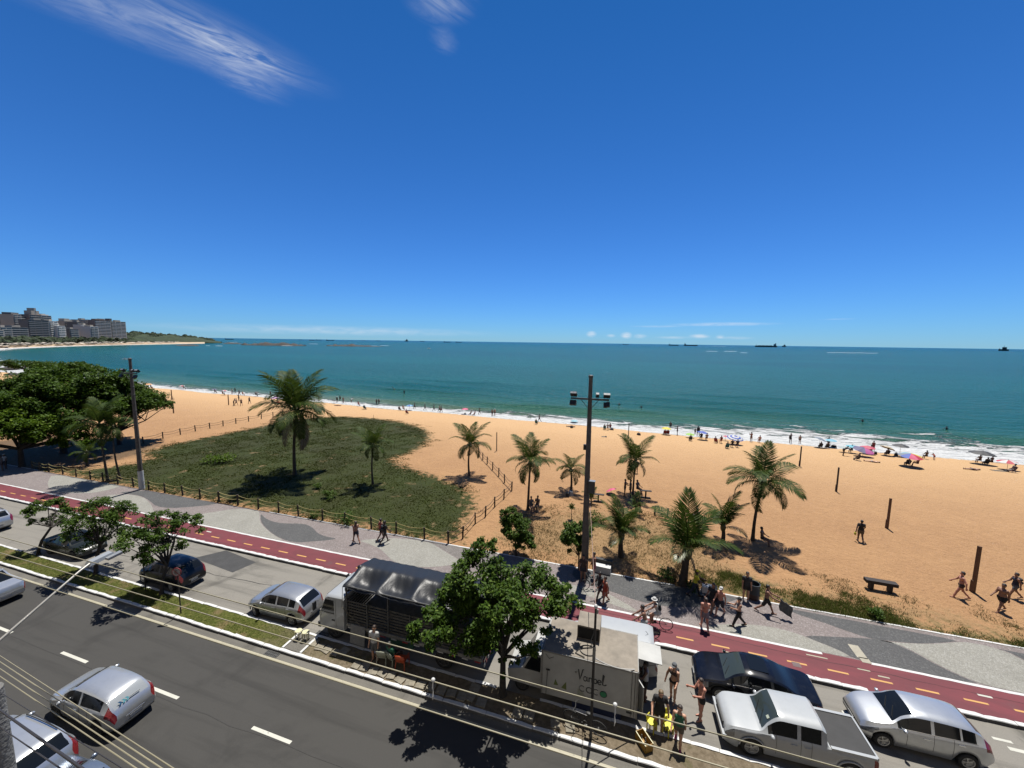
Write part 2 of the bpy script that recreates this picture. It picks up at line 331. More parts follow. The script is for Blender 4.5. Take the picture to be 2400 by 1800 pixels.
# wave-shaped mosaic fields of the promenade, outlined from the photo on the pavement plane
FIELDS = [
 ('w', [(122.7,1110.8),(111,1131),(114,1145),(135,1154),(203,1157),(240,1152),(290,1139),(265,1132),(192,1121.7)]),
 ('w', [(244,1161),(298,1158),(334,1164),(353,1179),(362,1202),(361,1205),(310,1194),(258,1183),(240,1172)]),
 ('g', [(277,1154),(325,1150),(347,1151.5),(385,1158),(426,1165),(466,1172),(512,1178.6),(488,1184),(447.5,1188),(401,1191),(366,1187),(350,1173),(331,1162),(298,1157.5)]),
 ('w', [(401,1210),(458,1207),(515,1197.6),(549,1193),(584,1192),(606,1197.5),(608.5,1204),(608.5,1220.5),(617,1234),(641,1254),(668,1268),(620,1261),(540,1243),(440,1222)]),
 ('g', [(611,1203),(618,1212),(636,1222),(663,1227),(701,1227),(722,1230),(736,1239.5),(744,1250),(766,1258.5),(793,1262.5),(760,1267),(730.5,1269),(701,1271.5),(674,1268),(646,1256),(622,1237),(610.5,1220.5)]),
 ('w', [(839,1267),(880,1262.5),(920,1261),(996,1265),(1015,1275),(1032,1286),(1059,1302),(1080,1315.5),(1078,1322),(1029,1328),(994,1330),(961,1326),(923,1317),(915,1310),(904,1298),(890.5,1286),(866,1275)]),
 ('m', [(999,1266),(1100,1284),(1190,1300),(1190,1325),(1085,1316),(1061,1301),(1034,1285),(1017,1274)]),
 ('g', [(1415,1343),(1461,1349.5),(1543,1365),(1613,1379),(1659,1388),(1726,1400),(1726,1406),(1687.5,1416),(1639,1422),(1591,1423),(1555,1420.6),(1495,1408.6),(1441.6,1389),(1380,1370),(1340,1352),(1345,1330)]),
 ('w', [(1300,1362),(1373,1377),(1419,1386),(1422,1390),(1491.5,1428),(1491,1436),(1419,1411),(1373,1395),(1310,1380)]),
 ('w', [(1654,1466),(1708,1463),(1745,1462),(1799,1468),(1835,1475),(1871,1486),(1907,1500.6),(1962,1522),(2001,1543),(1922,1530),(1817,1508),(1665,1477)]),
 ('g', [(1882,1489),(1962,1493),(2034,1496),(2081,1502),(2104,1511.5),(2140.5,1528),(2195,1558.5),(2249,1584),(2303,1606),(2179,1582),(2070,1559),(2003,1544),(1964,1522),(1909,1500.6)]),
 ('g', [(1850,1427),(1900,1436),(2000,1455),(2106,1475),(2250,1502),(2222,1505),(2179,1508),(2142.5,1508),(2070,1500.6),(2034,1495),(1980,1477),(1925,1457),(1860,1437)]),
 ('w', [(2052,1499),(2106,1507),(2179,1509.6),(2222,1507),(2256,1504),(2290,1509),(2318,1515),(2359.5,1528),(2400,1548),(2480,1590),(2480,1640),(2400,1625),(2309,1606),(2253,1584),(2199,1558.5),(2144.5,1528),(2108,1511)]),
 ('g', [(2330,1519),(2400,1532),(2480,1548),(2480,1588),(2400,1546),(2360,1526)]),
]
for k, poly in FIELDS:
    w = [gp(u, v, Z_PAVE) for u, v in poly]; w = [(p.x, min(max(p.y, Y_BIKE1 + .02), Y_PAVE - .03)) for p in w]
    # round the outline (Chaikin)
    q = []
    for i in range(len(w)):
        a_, b_ = w[i], w[(i + 1) % len(w)]; q += [(.75 * a_[0] + .25 * b_[0], .75 * a_[1] + .25 * b_[1]), (.25 * a_[0] + .75 * b_[0], .25 * a_[1] + .75 * b_[1])]
    ar = sum(q[i][0] * q[(i + 1) % len(q)][1] - q[(i + 1) % len(q)][0] * q[i][1] for i in range(len(q)))
    if ar < 0: q = q[::-1]
    o = MB().add([(x, y, Z_PAVE + .004) for x, y in q], [tuple(range(len(q)))]).build('mosaic_field', {'w': M_MWHITE, 'g': M_MGREY, 'm': M_MMID}[k], pav)
# the same band going on to the left and right of the frame
for i in range(12):
    x0 = -80 - i * 15; q = [(x0 + 6 + 6 * math.cos(w) + 2.5 * math.sin(w), 23.4 + 1.5 * math.sin(w)) for w in np.linspace(0, 2 * math.pi, 24, endpoint=False)]
    MB().add([(x, y, Z_PAVE + .004) for x, y in q], [tuple(range(24))]).build('mosaic_field', (M_MWHITE, M_MGREY)[i % 2], pav)
# lines
def strip(name, x0, x1, y0, y1, z, mat, parent=None): return sheet(name, x0, x1, y0, y1, z, mat, parent)
lm = struct(bpy.data.objects.new('lane_markings', None)); COL.objects.link(lm)
strip('edge_line', XL, XR, 13.0, 13.13, .006, M_EDGE, lm)
for k in range(-20, 14): x0 = -13.75 + k * 6.15; strip('lane_dash', x0, x0 + 1.95, 10.19, 10.32, .005, M_WHITE, lm)
cm = struct(bpy.data.objects.new('cycle_markings', None)); COL.objects.link(cm)
def wavy(name, x0, x1, y, w, z, mat, parent, cut=()):
    xs = np.arange(x0, x1, .5); V = []; Fa = []
    for i, x in enumerate(xs): e = .012 * math.sin(x * 5.1) + .01 * math.sin(x * 11.7); V += [(x, y - w / 2 + e, z), (x, y + w / 2 + .6 * e, z)]
    for i in range(len(xs) - 1):
        if any(a <= xs[i] < b_ for a, b_ in cut): continue
        Fa.append((2 * i, 2 * i + 2, 2 * i + 3, 2 * i + 1))
    return link(name, mesh_np(name, V, Fa, mat), parent)
wavy('cycle_line', XL, XR, 21.56, .15, Z_PAVE + .004, M_KERBW, cm, cut=((9.9, 11.6),))
for k in range(-90, 40):
    x0 = 3.09 + k * 1.676
    if -150 < x0 < 60: strip('cycle_dash', x0, x0 + .83, 20.43, 20.53, Z_PAVE + .005, M_YEL, cm)
M_CRACK = pm('crack', (.10, .035, .04), .9); M_SEAM = pm('road_seam', (.045, .043, .04), .9)
def crack(name, pts, w, z, mat, parent, seed):
    rng = np.random.default_rng(seed); V = []; n = 60
    for i in range(n + 1):
        s_ = i / n * (len(pts) - 1); k = min(int(s_), len(pts) - 2); f = s_ - k; x = pts[k][0] * (1 - f) + pts[k + 1][0] * f; y = pts[k][1] * (1 - f) + pts[k + 1][1] * f + rng.normal(0, .03); ww = w * rng.uniform(.3, 1.3); V += [(x, y - ww / 2, z), (x, y + ww / 2, z)]
    return link(name, mesh_np(name, V, [(2 * i, 2 * i + 2, 2 * i + 3, 2 * i + 1) for i in range(n)], mat), parent)
crack('path_crack', [(-3, 21.25), (4, 21.2), (9, 21.05), (16, 21.0), (24, 21.1)], .035, Z_PAVE + .006, M_CRACK, cm, 1); crack('path_crack', [(-40, 20.0), (-24, 20.05), (-12, 19.95)], .03, Z_PAVE + .006, M_CRACK, cm, 2)
crack('road_seam', [(-60, 10.08), (-20, 10.10), (20, 10.06)], .035, .007, M_SEAM, lm, 3); crack('road_seam', [(-45, 6.9), (-25, 6.95), (0, 6.85)], .03, .007, M_SEAM, lm, 4); crack('road_seam', [(-38, 16.6), (-20, 17.4), (-8, 17.2)], .04, .008, M_SEAM, lm, 5)
for (u_, v_, a_, b_) in ((2010, 1527, .45, .9), (2028, 1548, .4, .35)): q_ = gp(u_, v_, Z_PAVE); sheet('paving_repair', q_.x - a_ / 2, q_.x + a_ / 2, q_.y - b_ / 2, q_.y + b_ / 2, Z_PAVE + .009, pm('paving_repair', (.52, .48, .38), .9, var=.2), pav)
for k_, (x0, y0, a_, b_) in enumerate(((9.2, 21.2, .9, .07), (11.2, 20.95, .5, .07), (11.9, 20.75, .45, .08), (5.2, 20.15, .5, .06), (8.3, 20.2, .35, .3))): sheet('worn_mark', x0, x0 + a_, y0, y0 + b_, Z_PAVE + .0055, M_EDGE if k_ < 4 else pm('path_repair', (.22, .16, .16), .9, var=.3), cm)
for x0 in (-31.6, 15.6): strip('cycle_mark', x0, x0 + .5, 20.9, 21.0, Z_PAVE + .005, M_WHITE, cm)
# parking bay marks at the right
for (u, v) in ((2385, 1760),):
    p = gp(u, v, .0); strip('bay_mark', p.x - .25, p.x + 1.2, p.y - .06, p.y + .1, .007, M_WHITE, lm); strip('bay_mark', p.x - .5, p.x + .1, p.y + .3, p.y + .42, .007, M_WHITE, lm)
p = gp(1990, 1672, 0); strip('bay_mark', p.x - .25, p.x + .35, p.y - .06, p.y + .06, .007, M_WHITE, lm)
# kerbs: stones laid end to end, white tops where whitewashed
def kerb(name, y, side, gaps, xa=-75, xb=24, h=.15, top=.15, seg=1.0, label=None):
    k = struct(bpy.data.objects.new(name, None)); COL.objects.link(k)
    rnd = random.Random(int(y * 100))
    variants = []
    for i in range(5):
        mb = MB(); s_ = seg - .012
        wv = [top * (1 + rnd.uniform(-.16, .12)) for _ in range(5)]; zs = [h + rnd.uniform(-.012, .008) for _ in range(5)]
        V = []; Fa = []
        for j in range(5):
            x = -s_ / 2 + s_ * j / 4; e = .012 if j in (0, 4) else 0
            V += [(x, -side * 0, -.12), (x, -side * 0, zs[j] - .03), (x, side * .02, zs[j] - e), (x, side * wv[j], zs[j] - .005 - e), (x, side * wv[j], -.12)]
        for j in range(4):
            for q in range(4): Fa.append((j * 5 + q, j * 5 + 5 + q, j * 5 + 6 + q, j * 5 + 1 + q) if side > 0 else (j * 5 + 1 + q, j * 5 + 6 + q, j * 5 + 5 + q, j * 5 + q))
        Fa += [(0, 1, 2, 3, 4), (24, 23, 22, 21, 20)]
        me = mb.add(V, Fa).mesh('kerbstone', M_KERB); me.materials.append(M_KERBW)
        for p_ in me.polygons:
            if abs(p_.normal.z) > .5 and p_.center.z > .05: p_.material_index = 1
        variants.append(me)
    x = xa; i = 0
    while x < xb:
        if not any(a <= x < b_ for a, b_ in gaps):
            o = link('kerbstone', variants[rnd.randrange(5)], k, (x + seg / 2, y + rnd.uniform(-.012, .012), rnd.uniform(-.008, .004)), (rnd.uniform(-.02, .02), 0, rnd.uniform(-.008, .008)))
        x += seg; i += 1
    for a, b_ in ((XL, xa), (xb, XR)):
        if b_ > a: MB().box(((a + b_) / 2, y + side * top / 2, h / 2 - .06), (b_ - a, top, h + .12)).build('kerb_run', M_KERBW, k)
    return k
kerb('road_kerb', Y_NEAR - .05, 1, (), top=.16)
kerb('parking_kerb', Y_PARK + .04, -1, ((-41.2, -39.8), (-5.4, -3.4)), top=.15)
kerb('cycle_kerb', Y_BIKE0 - .02, 1, ((4.9, 6.6), (10.9, 12.2)), top=.20, xa=-72, h=.175)
wavy('promenade_border', XL, XR, Y_PAVE + .03, .11, Z_PAVE + .02, M_KERBW, None, cut=((-64, -30), (3.4, 4.6)))
struct(bpy.data.objects['promenade_border'])
# median: grass on the left, bare earth towards the coconut stall
m = bpy.data.materials.new('median_ground'); t, b = nodes(m); g = N(t, 'ShaderNodeTexCoord').outputs['Object']; sx = N(t, 'ShaderNodeSeparateXYZ'); L(t, g, sx.inputs[0])
n1 = noise(t, g, 1.6, 6, .7); dry = mrange(t, math_(t, 'ADD', sx.outputs[0], math_(t, 'MULTIPLY', n1, 9.0)), -14.5, -8.5)
gr = mixc(t, mrange(t, noise(t, g, 7, 5, .7), .35, .65), (.070, .092, .016), (.155, .160, .045)); gr = mixc(t, mrange(t, noise(t, g, .9, 5), .52, .68, 0, .8), gr, (.26, .19, .10))
ea = mixc(t, mrange(t, noise(t, g, 5, 6, .7), .3, .7), (.165, .130, .085), (.29, .235, .165)); ea = mixc(t, mrange(t, noise(t, g, .8, 6), .55, .68, 0, .7), ea, (.11, .11, .04))
L(t, mixc(t, dry, gr, ea), b.inputs['Base Color']); b.inputs['Roughness'].default_value = 1; b.inputs['Specular IOR Level'].default_value = .1; bumpn(t, b, noise(t, g, 40, 4), .8, .03); M_MED = m
struct(sheet('median', XL, XR, Y_NEAR + .05, Y_PARK - .04, .115, M_MED))

# ------------------------------------------------------------------ sand, dune grass ground
GREEN = [gp(u, v) for u, v in ((40,1106),(140,1111),(200,1123),(330,1150),(500,1178),(700,1213),(900,1250),(1040,1272),(1078,1270),(1090,1235),(1118,1190),(1112,1160),(1075,1135),(1010,1112),(950,1092),(925,1076),(965,1062),(1000,1042),(1012,1022),(1000,1006),(950,990),(880,980),(800,975.5),(730,979),(650,990),(560,1010),(450,1031),(380,1046),(330,1062),(350,1075),(300,1088),(220,1097),(120,1100))]
DRY = [gp(u, v) for u, v in ((1150,1262),(1165,1225),(1250,1205),(1350,1185),(1480,1192),(1560,1215),(1640,1250),(1720,1310),(1830,1360),(1960,1372),(2120,1402),(2260,1432),(2400,1468),(2600,1520),(2600,1575),(2400,1530),(2200,1489),(1950,1443),(1750,1405),(1560,1367),(1400,1338),(1250,1308))]
LUSH = [gp(u, v) for u, v in ((1640,1386),(1690,1350),(1760,1350),(1830,1385),(1900,1400),(2010,1425),(2150,1455),(2300,1480),(2600,1535),(2600,1575),(2400,1530),(2200,1489),(1950,1443),(1750,1405))]
LITTER_AREA = [gp(u, v) for u, v in ((-60,1115),(-60,1040),(100,1020),(330,1030),(385,1040),(330,1066),(250,1085),(120,1105))]  # ground with brown leaf litter under the almond trees
xs = np.concatenate([np.arange(-420, -110, 3.0), np.arange(-110, 42, .55), np.arange(42, 200, 3.0)])
rows = np.concatenate([np.linspace(0, .62, 92), np.linspace(.63, 1.12, 60)])
X = np.repeat(xs[:, None], len(rows), 1); Y = Y_PAVE + .02 + rows[None, :] * (shore(X) - Y_PAVE + .0)
Zs = zt(X, Y); nx, ny = X.shape
Zs[:, 0] = np.minimum(Zs[:, 0], Z_PAVE - .03)
idx = np.arange(nx * ny).reshape(nx, ny); Fq = np.stack([idx[:-1, :-1], idx[1:, :-1], idx[1:, 1:], idx[:-1, 1:]], -1).reshape(-1, 4)
me = mesh_np('sand', np.stack([X, Y, Zs], -1).reshape(-1, 3), Fq, None, True)
def vattr(me, name, val): a = me.attributes.new(name, 'FLOAT', 'POINT'); a.data.foreach_set('value', np.asarray(val, np.float32).ravel())
xf, yf = X.ravel(), Y.ravel()
vattr(me, 'green', np.clip(pdist(xf, yf, GREEN), -8, 8)); vattr(me, 'dry', np.clip(pdist(xf, yf, DRY), -8, 8)); vattr(me, 'lush', np.clip(pdist(xf, yf, LUSH), -8, 8)); vattr(me, 'litter', np.clip(pdist(xf, yf, LITTER_AREA), -8, 8))
vattr(me, 'shore', np.clip(shore(xf) - yf, -50, 50))
m = bpy.data.materials.new('sand'); t, b = nodes(m); g = N(t, 'ShaderNodeTexCoord').outputs['Object']
n_f = noise(t, g, 9, 3, .7); n_b = noise(t, g, .22, 3, .6); n_m = noise(t, g, 1.7, 4, .7)
c = mixc(t, mrange(t, n_f, .3, .7), (0.4611, 0.2523, 0.1175), (0.609, 0.3523, 0.1696)); c = mixc(t, mrange(t, n_b, .35, .7, 0, .45), c, (0.6612, 0.3871, 0.1827))
c = mixc(t, mrange(t, n_m, .40, .60, .30, 0.0), c, (.42, .235, .11))
far = mrange(t, attr(t, 'shore').outputs['Fac'], 42, 6, 0, .8); c = mixc(t, far, c, (0.8526, 0.5481, 0.2784))
wet = mrange(t, math_(t, 'ADD', attr(t, 'shore').outputs['Fac'], math_(t, 'MULTIPLY', noise(t, g, .25, 3), 2.2)), 3.2, 1.6); c = mixc(t, math_(t, 'MULTIPLY', wet, .85), c, (.20, .115, .055))
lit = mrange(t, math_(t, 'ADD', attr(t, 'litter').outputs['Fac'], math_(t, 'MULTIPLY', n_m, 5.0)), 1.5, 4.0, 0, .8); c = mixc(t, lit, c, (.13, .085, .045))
dg = attr(t, 'dry').outputs['Fac']; dn = math_(t, 'ADD', dg, math_(t, 'MULTIPLY', math_(t, 'SUBTRACT', n_m, .5), 9.0)); dmask = mrange(t, dn, -.2, 2.4, 0, .5)
dcol = mixc(t, mrange(t, noise(t, g, 6, 3, .75), .3, .7), (.20, .145, .06), (.40, .285, .135)); c = mixc(t, dmask, c, dcol)
lg = mrange(t, math_(t, 'ADD', attr(t, 'lush').outputs['Fac'], math_(t, 'MULTIPLY', math_(t, 'SUBTRACT', n_m, .5), 5.0)), -.5, 1.2, 0, .8); c = mixc(t, lg, c, mixc(t, mrange(t, n_f, .3, .7), (.065, .085, .018), (.14, .15, .045)))
gg = attr(t, 'green').outputs['Fac']; gn = math_(t, 'ADD', gg, math_(t, 'MULTIPLY', math_(t, 'SUBTRACT', n_m, .5), 6.0)); gm = mrange(t, gn, -.4, 1.1)
gcol = mixc(t, mrange(t, n_f, .3, .7), (0.025, 0.037, 0.0021), (0.0575, 0.075, 0.0048)); gcol = mixc(t, mrange(t, noise(t, g, .16, 5), .4, .65, 0, .8), gcol, (0.0425, 0.0475, 0.0084)); gcol = mixc(t, mrange(t, noise(t, g, .45, 4, .7), .60, .70, 0, .75), gcol, (.30, .20, .10))
c = mixc(t, gm, c, gcol); L(t, c, b.inputs['Base Color'])
L(t, mrange(t, wet, 0, 1, .95, .25), b.inputs['Roughness']); b.inputs['Specular IOR Level'].default_value = .25
hh = math_(t, 'ADD', noise(t, g, 2.6, 3, .65), math_(t, 'MULTIPLY', n_f, .5)); bumpn(t, b, hh, 1.0, .22)
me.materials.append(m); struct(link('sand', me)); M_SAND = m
# base ground far below everything, so that nothing is open
struct(sheet('ground', -420, 300, -60, 26, -.35, M_SAND))

# ------------------------------------------------------------------ sea
th = np.concatenate([np.linspace(-R(100), -R(62), 60, endpoint=False), np.linspace(-R(62), R(48), 620, endpoint=False), np.linspace(R(48), R(100), 60)])
def rshore(a):
    lo, hi = 20.0, 2500.0
    if a < -R(88): return 330.0
    if a > R(88): return 500.0
    for r in np.arange(20, 1500, 1.0):
        if r * math.cos(a) > shore(r * math.sin(a)): return r
    return 700.0
r0 = np.array([rshore(a) for a in th]); r0[th < -R(72)] = np.minimum(r0[th < -R(72)], 330.0)
off = np.concatenate([np.linspace(-14, 60, 120), 60 + np.geomspace(2, 60000, 90)])
Rr = r0[:, None] + off[None, :] / np.clip(np.cos(th), .3, 1)[:, None]
X = Rr * np.sin(th)[:, None]; Y = Rr * np.cos(th)[:, None]
D = Y - shore(X); 
def swell(x, d):
    ph = .9 * np.sin(x * .045) + .5 * np.sin(x * .11 + 1.0)
    z = 0
    for c0, w_, a_ in ((10, 1.5, .35), (20, 2.2, .60), (33, 2.8, .50), (48, 3.4, .42), (66, 4, .35)):
        z = z + a_ * np.exp(-((d - c0 - 2.2 * ph - .9 * np.sin(x * .27 + c0)) / w_) ** 2) * (.55 + .45 * np.sin(x * .06 + c0 * 1.7))
    return z
Z = Z_SEA + swell(X, D) * (np.abs(X) < 330)
near_ = (D > -2.2 - .8 * np.sin(X * .19) - .5 * np.sin(X * .07)) & (D < 9) & (X > -330)
Z = np.where(near_, np.maximum(Z, zt(X, Y) + .03), Z)      # the thin run-up of the last wave
nx, ny = X.shape; idx = np.arange(nx * ny).reshape(nx, ny); Fq = np.stack([idx[:-1, :-1], idx[:-1, 1:], idx[1:, 1:], idx[1:, :-1]], -1).reshape(-1, 4)
me = mesh_np('sea', np.stack([X, Y, Z], -1).reshape(-1, 3), Fq[:, ::-1], None, True)
me.flip_normals() if me.polygons[0].normal.z < 0 else None
fw = np.interp(X, [-245, -190, -60, -30, -8, 3, 14, 30, 60], [30, 7, 6, 9, 11, 9, 14, 22, 23])
vattr(me, 'off', np.clip(D, -20, 5000)); vattr(me, 'foamw', fw)
m = bpy.data.materials.new('sea_water'); t, b = nodes(m); g = N(t, 'ShaderNodeTexCoord').outputs['Object']
d_ = attr(t, 'off').outputs['Fac']; fwid = attr(t, 'foamw').outputs['Fac']
nl = noise(t, g, 1.0, 5, .6, .5, (.012, .05, 1)); dd = math_(t, 'ADD', d_, math_(t, 'MULTIPLY', math_(t, 'SUBTRACT', nl, .5), 16.0))
c = mixc(t, mrange(t, dd, 0, 14), (.22, .19, .13), (0.051, 0.1122, 0.0748)); c = mixc(t, mrange(t, dd, 10, 40), c, (0.00544, 0.07616, 0.07072)); c = mixc(t, mrange(t, dd, 60, 420), c, (0.00408, 0.068, 0.0748)); c = mixc(t, mrange(t, d_, 500, 4000), c, (0.0034, 0.05304, 0.07616))
c = mixc(t, mrange(t, noise(t, g, 1.0, 3, .6, .4, (.0025, .012, 1)), .42, .62, 0, .35), c, (0.0102, 0.1275, 0.119))
fr = math_(t, 'DIVIDE', d_, fwid)
n1 = noise(t, g, 1.0, 5, .68, 1.2, (.16, .42, 1)); n2 = noise(t, g, 2.4, 3, .7, .6, (.5, 1, 1))
fo = math_(t, 'SUBTRACT', math_(t, 'ADD', n1, math_(t, 'MULTIPLY', n2, .25)), mrange(t, fr, .0, 1.25, .36, .86, False))
foam = mrange(t, fo, 0, .10); foam = math_(t, 'MULTIPLY', math_(t, 'MULTIPLY', foam, mrange(t, fr, 1.5, 1.05)), mrange(t, d_, -4.5, -2.5))
edge = math_(t, 'MULTIPLY', math_(t, 'MULTIPLY', mrange(t, fr, .34, .16), mrange(t, d_, -4.5, -2.5)), mrange(t, n2, .33, .47)); foam = math_(t, 'MAXIMUM', foam, edge)
caps = math_(t, 'MULTIPLY', mrange(t, noise(t, g, 1.0, 4, .75, 0, (.10, .4, 1)), .735, .77), mrange(t, d_, 14, 40)); foam = math_(t, 'MAXIMUM', foam, math_(t, 'MULTIPLY', caps, .6))
gn_ = N(t, 'ShaderNodeVectorMath', operation='MULTIPLY'); L(t, c, gn_.inputs[0]); gn_.inputs[1].default_value = (1.0, 1.42, 1.22); c = mixc(t, foam, gn_.outputs[0], (.80, .81, .80)); L(t, c, b.inputs['Base Color'])
L(t, mrange(t, foam, 0, 1, .22, .9), b.inputs['Roughness']); b.inputs['IOR'].default_value = 1.33; b.inputs['Specular IOR Level'].default_value = .11
wv = math_(t, 'ADD', noise(t, g, 1.0, 4, .62, .4, (.10, .38, 1)), math_(t, 'MULTIPLY', noise(t, g, 1.0, 3, .6, .2, (.6, 1.6, 1)), .35))
wv = math_(t, 'ADD', wv, math_(t, 'MULTIPLY', foam, .35)); bumpn(t, b, wv, 1.0, 2.6)
me.materials.append(m); struct(link('sea', me))

# ------------------------------------------------------------------ unseen blocks behind the camera, added to throw warm light back on the street
M_FAC = pm('facade_cream', (1.15, 1.02, .82), .85, var=.1, vscale=.4); M_FWIN = pm('facade_window', (.05, .055, .06), .2)
for (x0, x1, hh_, yb, lab) in ((-26, 22, 30, -1.4, 'unseen cream seaside apartment block of the viewpoint, added for its bounced light'), (-62, -30, 36, -2.4, 'unseen cream apartment block added left of the viewpoint for its bounced light'), (26, 60, 33, -2.2, 'unseen cream apartment block added right of the viewpoint for its bounced light')):
    t_ = thing('unseen_apartments', lab, 'building', ((x0 + x1) / 2, yb, .1)); w_ = x1 - x0
    MB().box((0, -5, hh_ / 2), (w_, 10, hh_)).build('wall', M_FAC, t_); MB().box((0, -5, hh_ + .4), (w_ + .5, 10.5, .8)).build('parapet', M_FAC, t_)
    for k in range(1, int(hh_ / 3)):
        for q in range(int(w_ / 5)): MB().box((-w_ / 2 + 2.5 + q * 5, .02, k * 3 + 1.4), (2.4, .08, 1.5)).build('window', M_FWIN, t_)
# ------------------------------------------------------------------ foliage materials
def leafmat(name, c0, c1, c2, rough=.42, transl=.22, spec=.5):
    m = bpy.data.materials.new(name); t, b = nodes(m); g = N(t, 'ShaderNodeTexCoord').outputs['Object']
    at = attr(t, 'lv').outputs['Fac']
    c = mixc(t, at, c0, c1); c = mixc(t, mrange(t, at, .86, .97), c, c2)
    L(t, c, b.inputs['Base Color']); b.inputs['Roughness'].default_value = rough; b.inputs['Specular IOR Level'].default_value = spec
    tr = N(t, 'ShaderNodeBsdfTranslucent'); L(t, mixc(t, .5, c, c1), tr.inputs[0]); ms = N(t, 'ShaderNodeMixShader', inp={0: transl})
    o = t.nodes['Material Output']; L(t, b.outputs[0], ms.inputs[1]); L(t, tr.outputs[0], ms.inputs[2]); L(t, ms.outputs[0], o.inputs[0]); return m
M_LEAF = leafmat('almond_leaf', (.040, .085, .010), (.105, .190, .016), (.17, .26, .03), .6, .28, .12)
M_LEAFB = leafmat('almond_leaf_bright', (.055, .115, .008), (.155, .265, .014), (.25, .36, .03), .6, .30, .12)
M_LEAFD = leafmat('street_tree_leaf', (.042, .090, .010), (.110, .195, .020), (.18, .27, .04), .55, .30, .12)
M_PALM = leafmat('palm_leaflet', (.030, .062, .009), (.085, .135, .018), (.19, .22, .035), .6, .25, .12)
M_PALMY = leafmat('palm_leaflet_yellowing', (0.074, 0.101, 0.016), (0.162, 0.196, 0.032), (0.297, 0.243, 0.061), .45)
M_DEAD = leafmat('palm_leaflet_dry', (0.135, 0.095, 0.047), (0.230, 0.162, 0.081), (0.297, 0.230, 0.121), .7, .1)
M_GRASS = leafmat('dune_grass', (.023, .038, .001), (.054, .078, .003), (.10, .10, .015), .9, .25, .0)
M_STRAW = leafmat('dry_grass', (0.176, 0.135, 0.047), (0.365, 0.270, 0.115), (0.121, 0.142, 0.041), .7, .2, .2)
M_LAWN = leafmat('lawn_blade', (.085, .120, .016), (.185, .215, .040), (.34, .29, .13), .7, .25, .1)
M_BARK = pm('bark', (.060, .048, .038), .9, var=.5, vscale=6, bump=.8, bscale=25)
M_BARKP = pm('palm_bark', (.105, .085, .065), .9, var=.5, vscale=9, bump=.8, bscale=30)
M_RACHIS = pm('palm_rachis', (.11, .12, .035), .5, var=.3, vscale=2)

def leaf_mesh(name, C, size, mat, rng, tilt=.6, droop=.25, shape=.55, outw=None):
    """one rhombus-shaped leaf per centre, folded along its midrib"""
    n = len(C); az = rng.uniform(0, 2 * math.pi, n); el = rng.normal(.05, tilt, n)
    d = np.stack([np.cos(az) * np.cos(el), np.sin(az) * np.cos(el), np.sin(el) - droop], 1)
    if outw is not None: d = d + outw
    d /= np.linalg.norm(d, axis=1)[:, None]
    up = np.stack([rng.normal(0, .35, n), rng.normal(0, .35, n), np.ones(n)], 1); s = np.cross(d, up); s /= np.linalg.norm(s, axis=1)[:, None] + 1e-9
    nn = np.cross(s, d); sz = size * rng.uniform(.65, 1.25, n)[:, None]
    a = C - d * sz * .5; tip = C + d * sz * .5; l = C + s * sz * shape * .5 + nn * sz * .10 + d * sz * .08; r = C - s * sz * shape * .5 + nn * sz * .10 + d * sz * .08
    V = np.stack([a, r, tip, l], 1).reshape(-1, 3); Fq = np.arange(4 * n).reshape(n, 4)
    me = mesh_np(name, V, Fq, mat); vattr(me, 'lv', np.repeat(rng.uniform(0, 1, n) ** 1.2, 4)); return me
def clump_points(rng, centres, rad, flat, per):
    out = []
    for c, r in zip(centres, rad):
        k = int(per * (r / np.mean(rad)) ** 1.6) + 4
        q = rng.normal(0, 1, (k, 3)); q /= np.linalg.norm(q, axis=1)[:, None]; q *= (rng.uniform(0, 1, k) ** .45)[:, None]
        out.append(c + q * np.array([r, r, r * flat]))
    return np.concatenate(out)
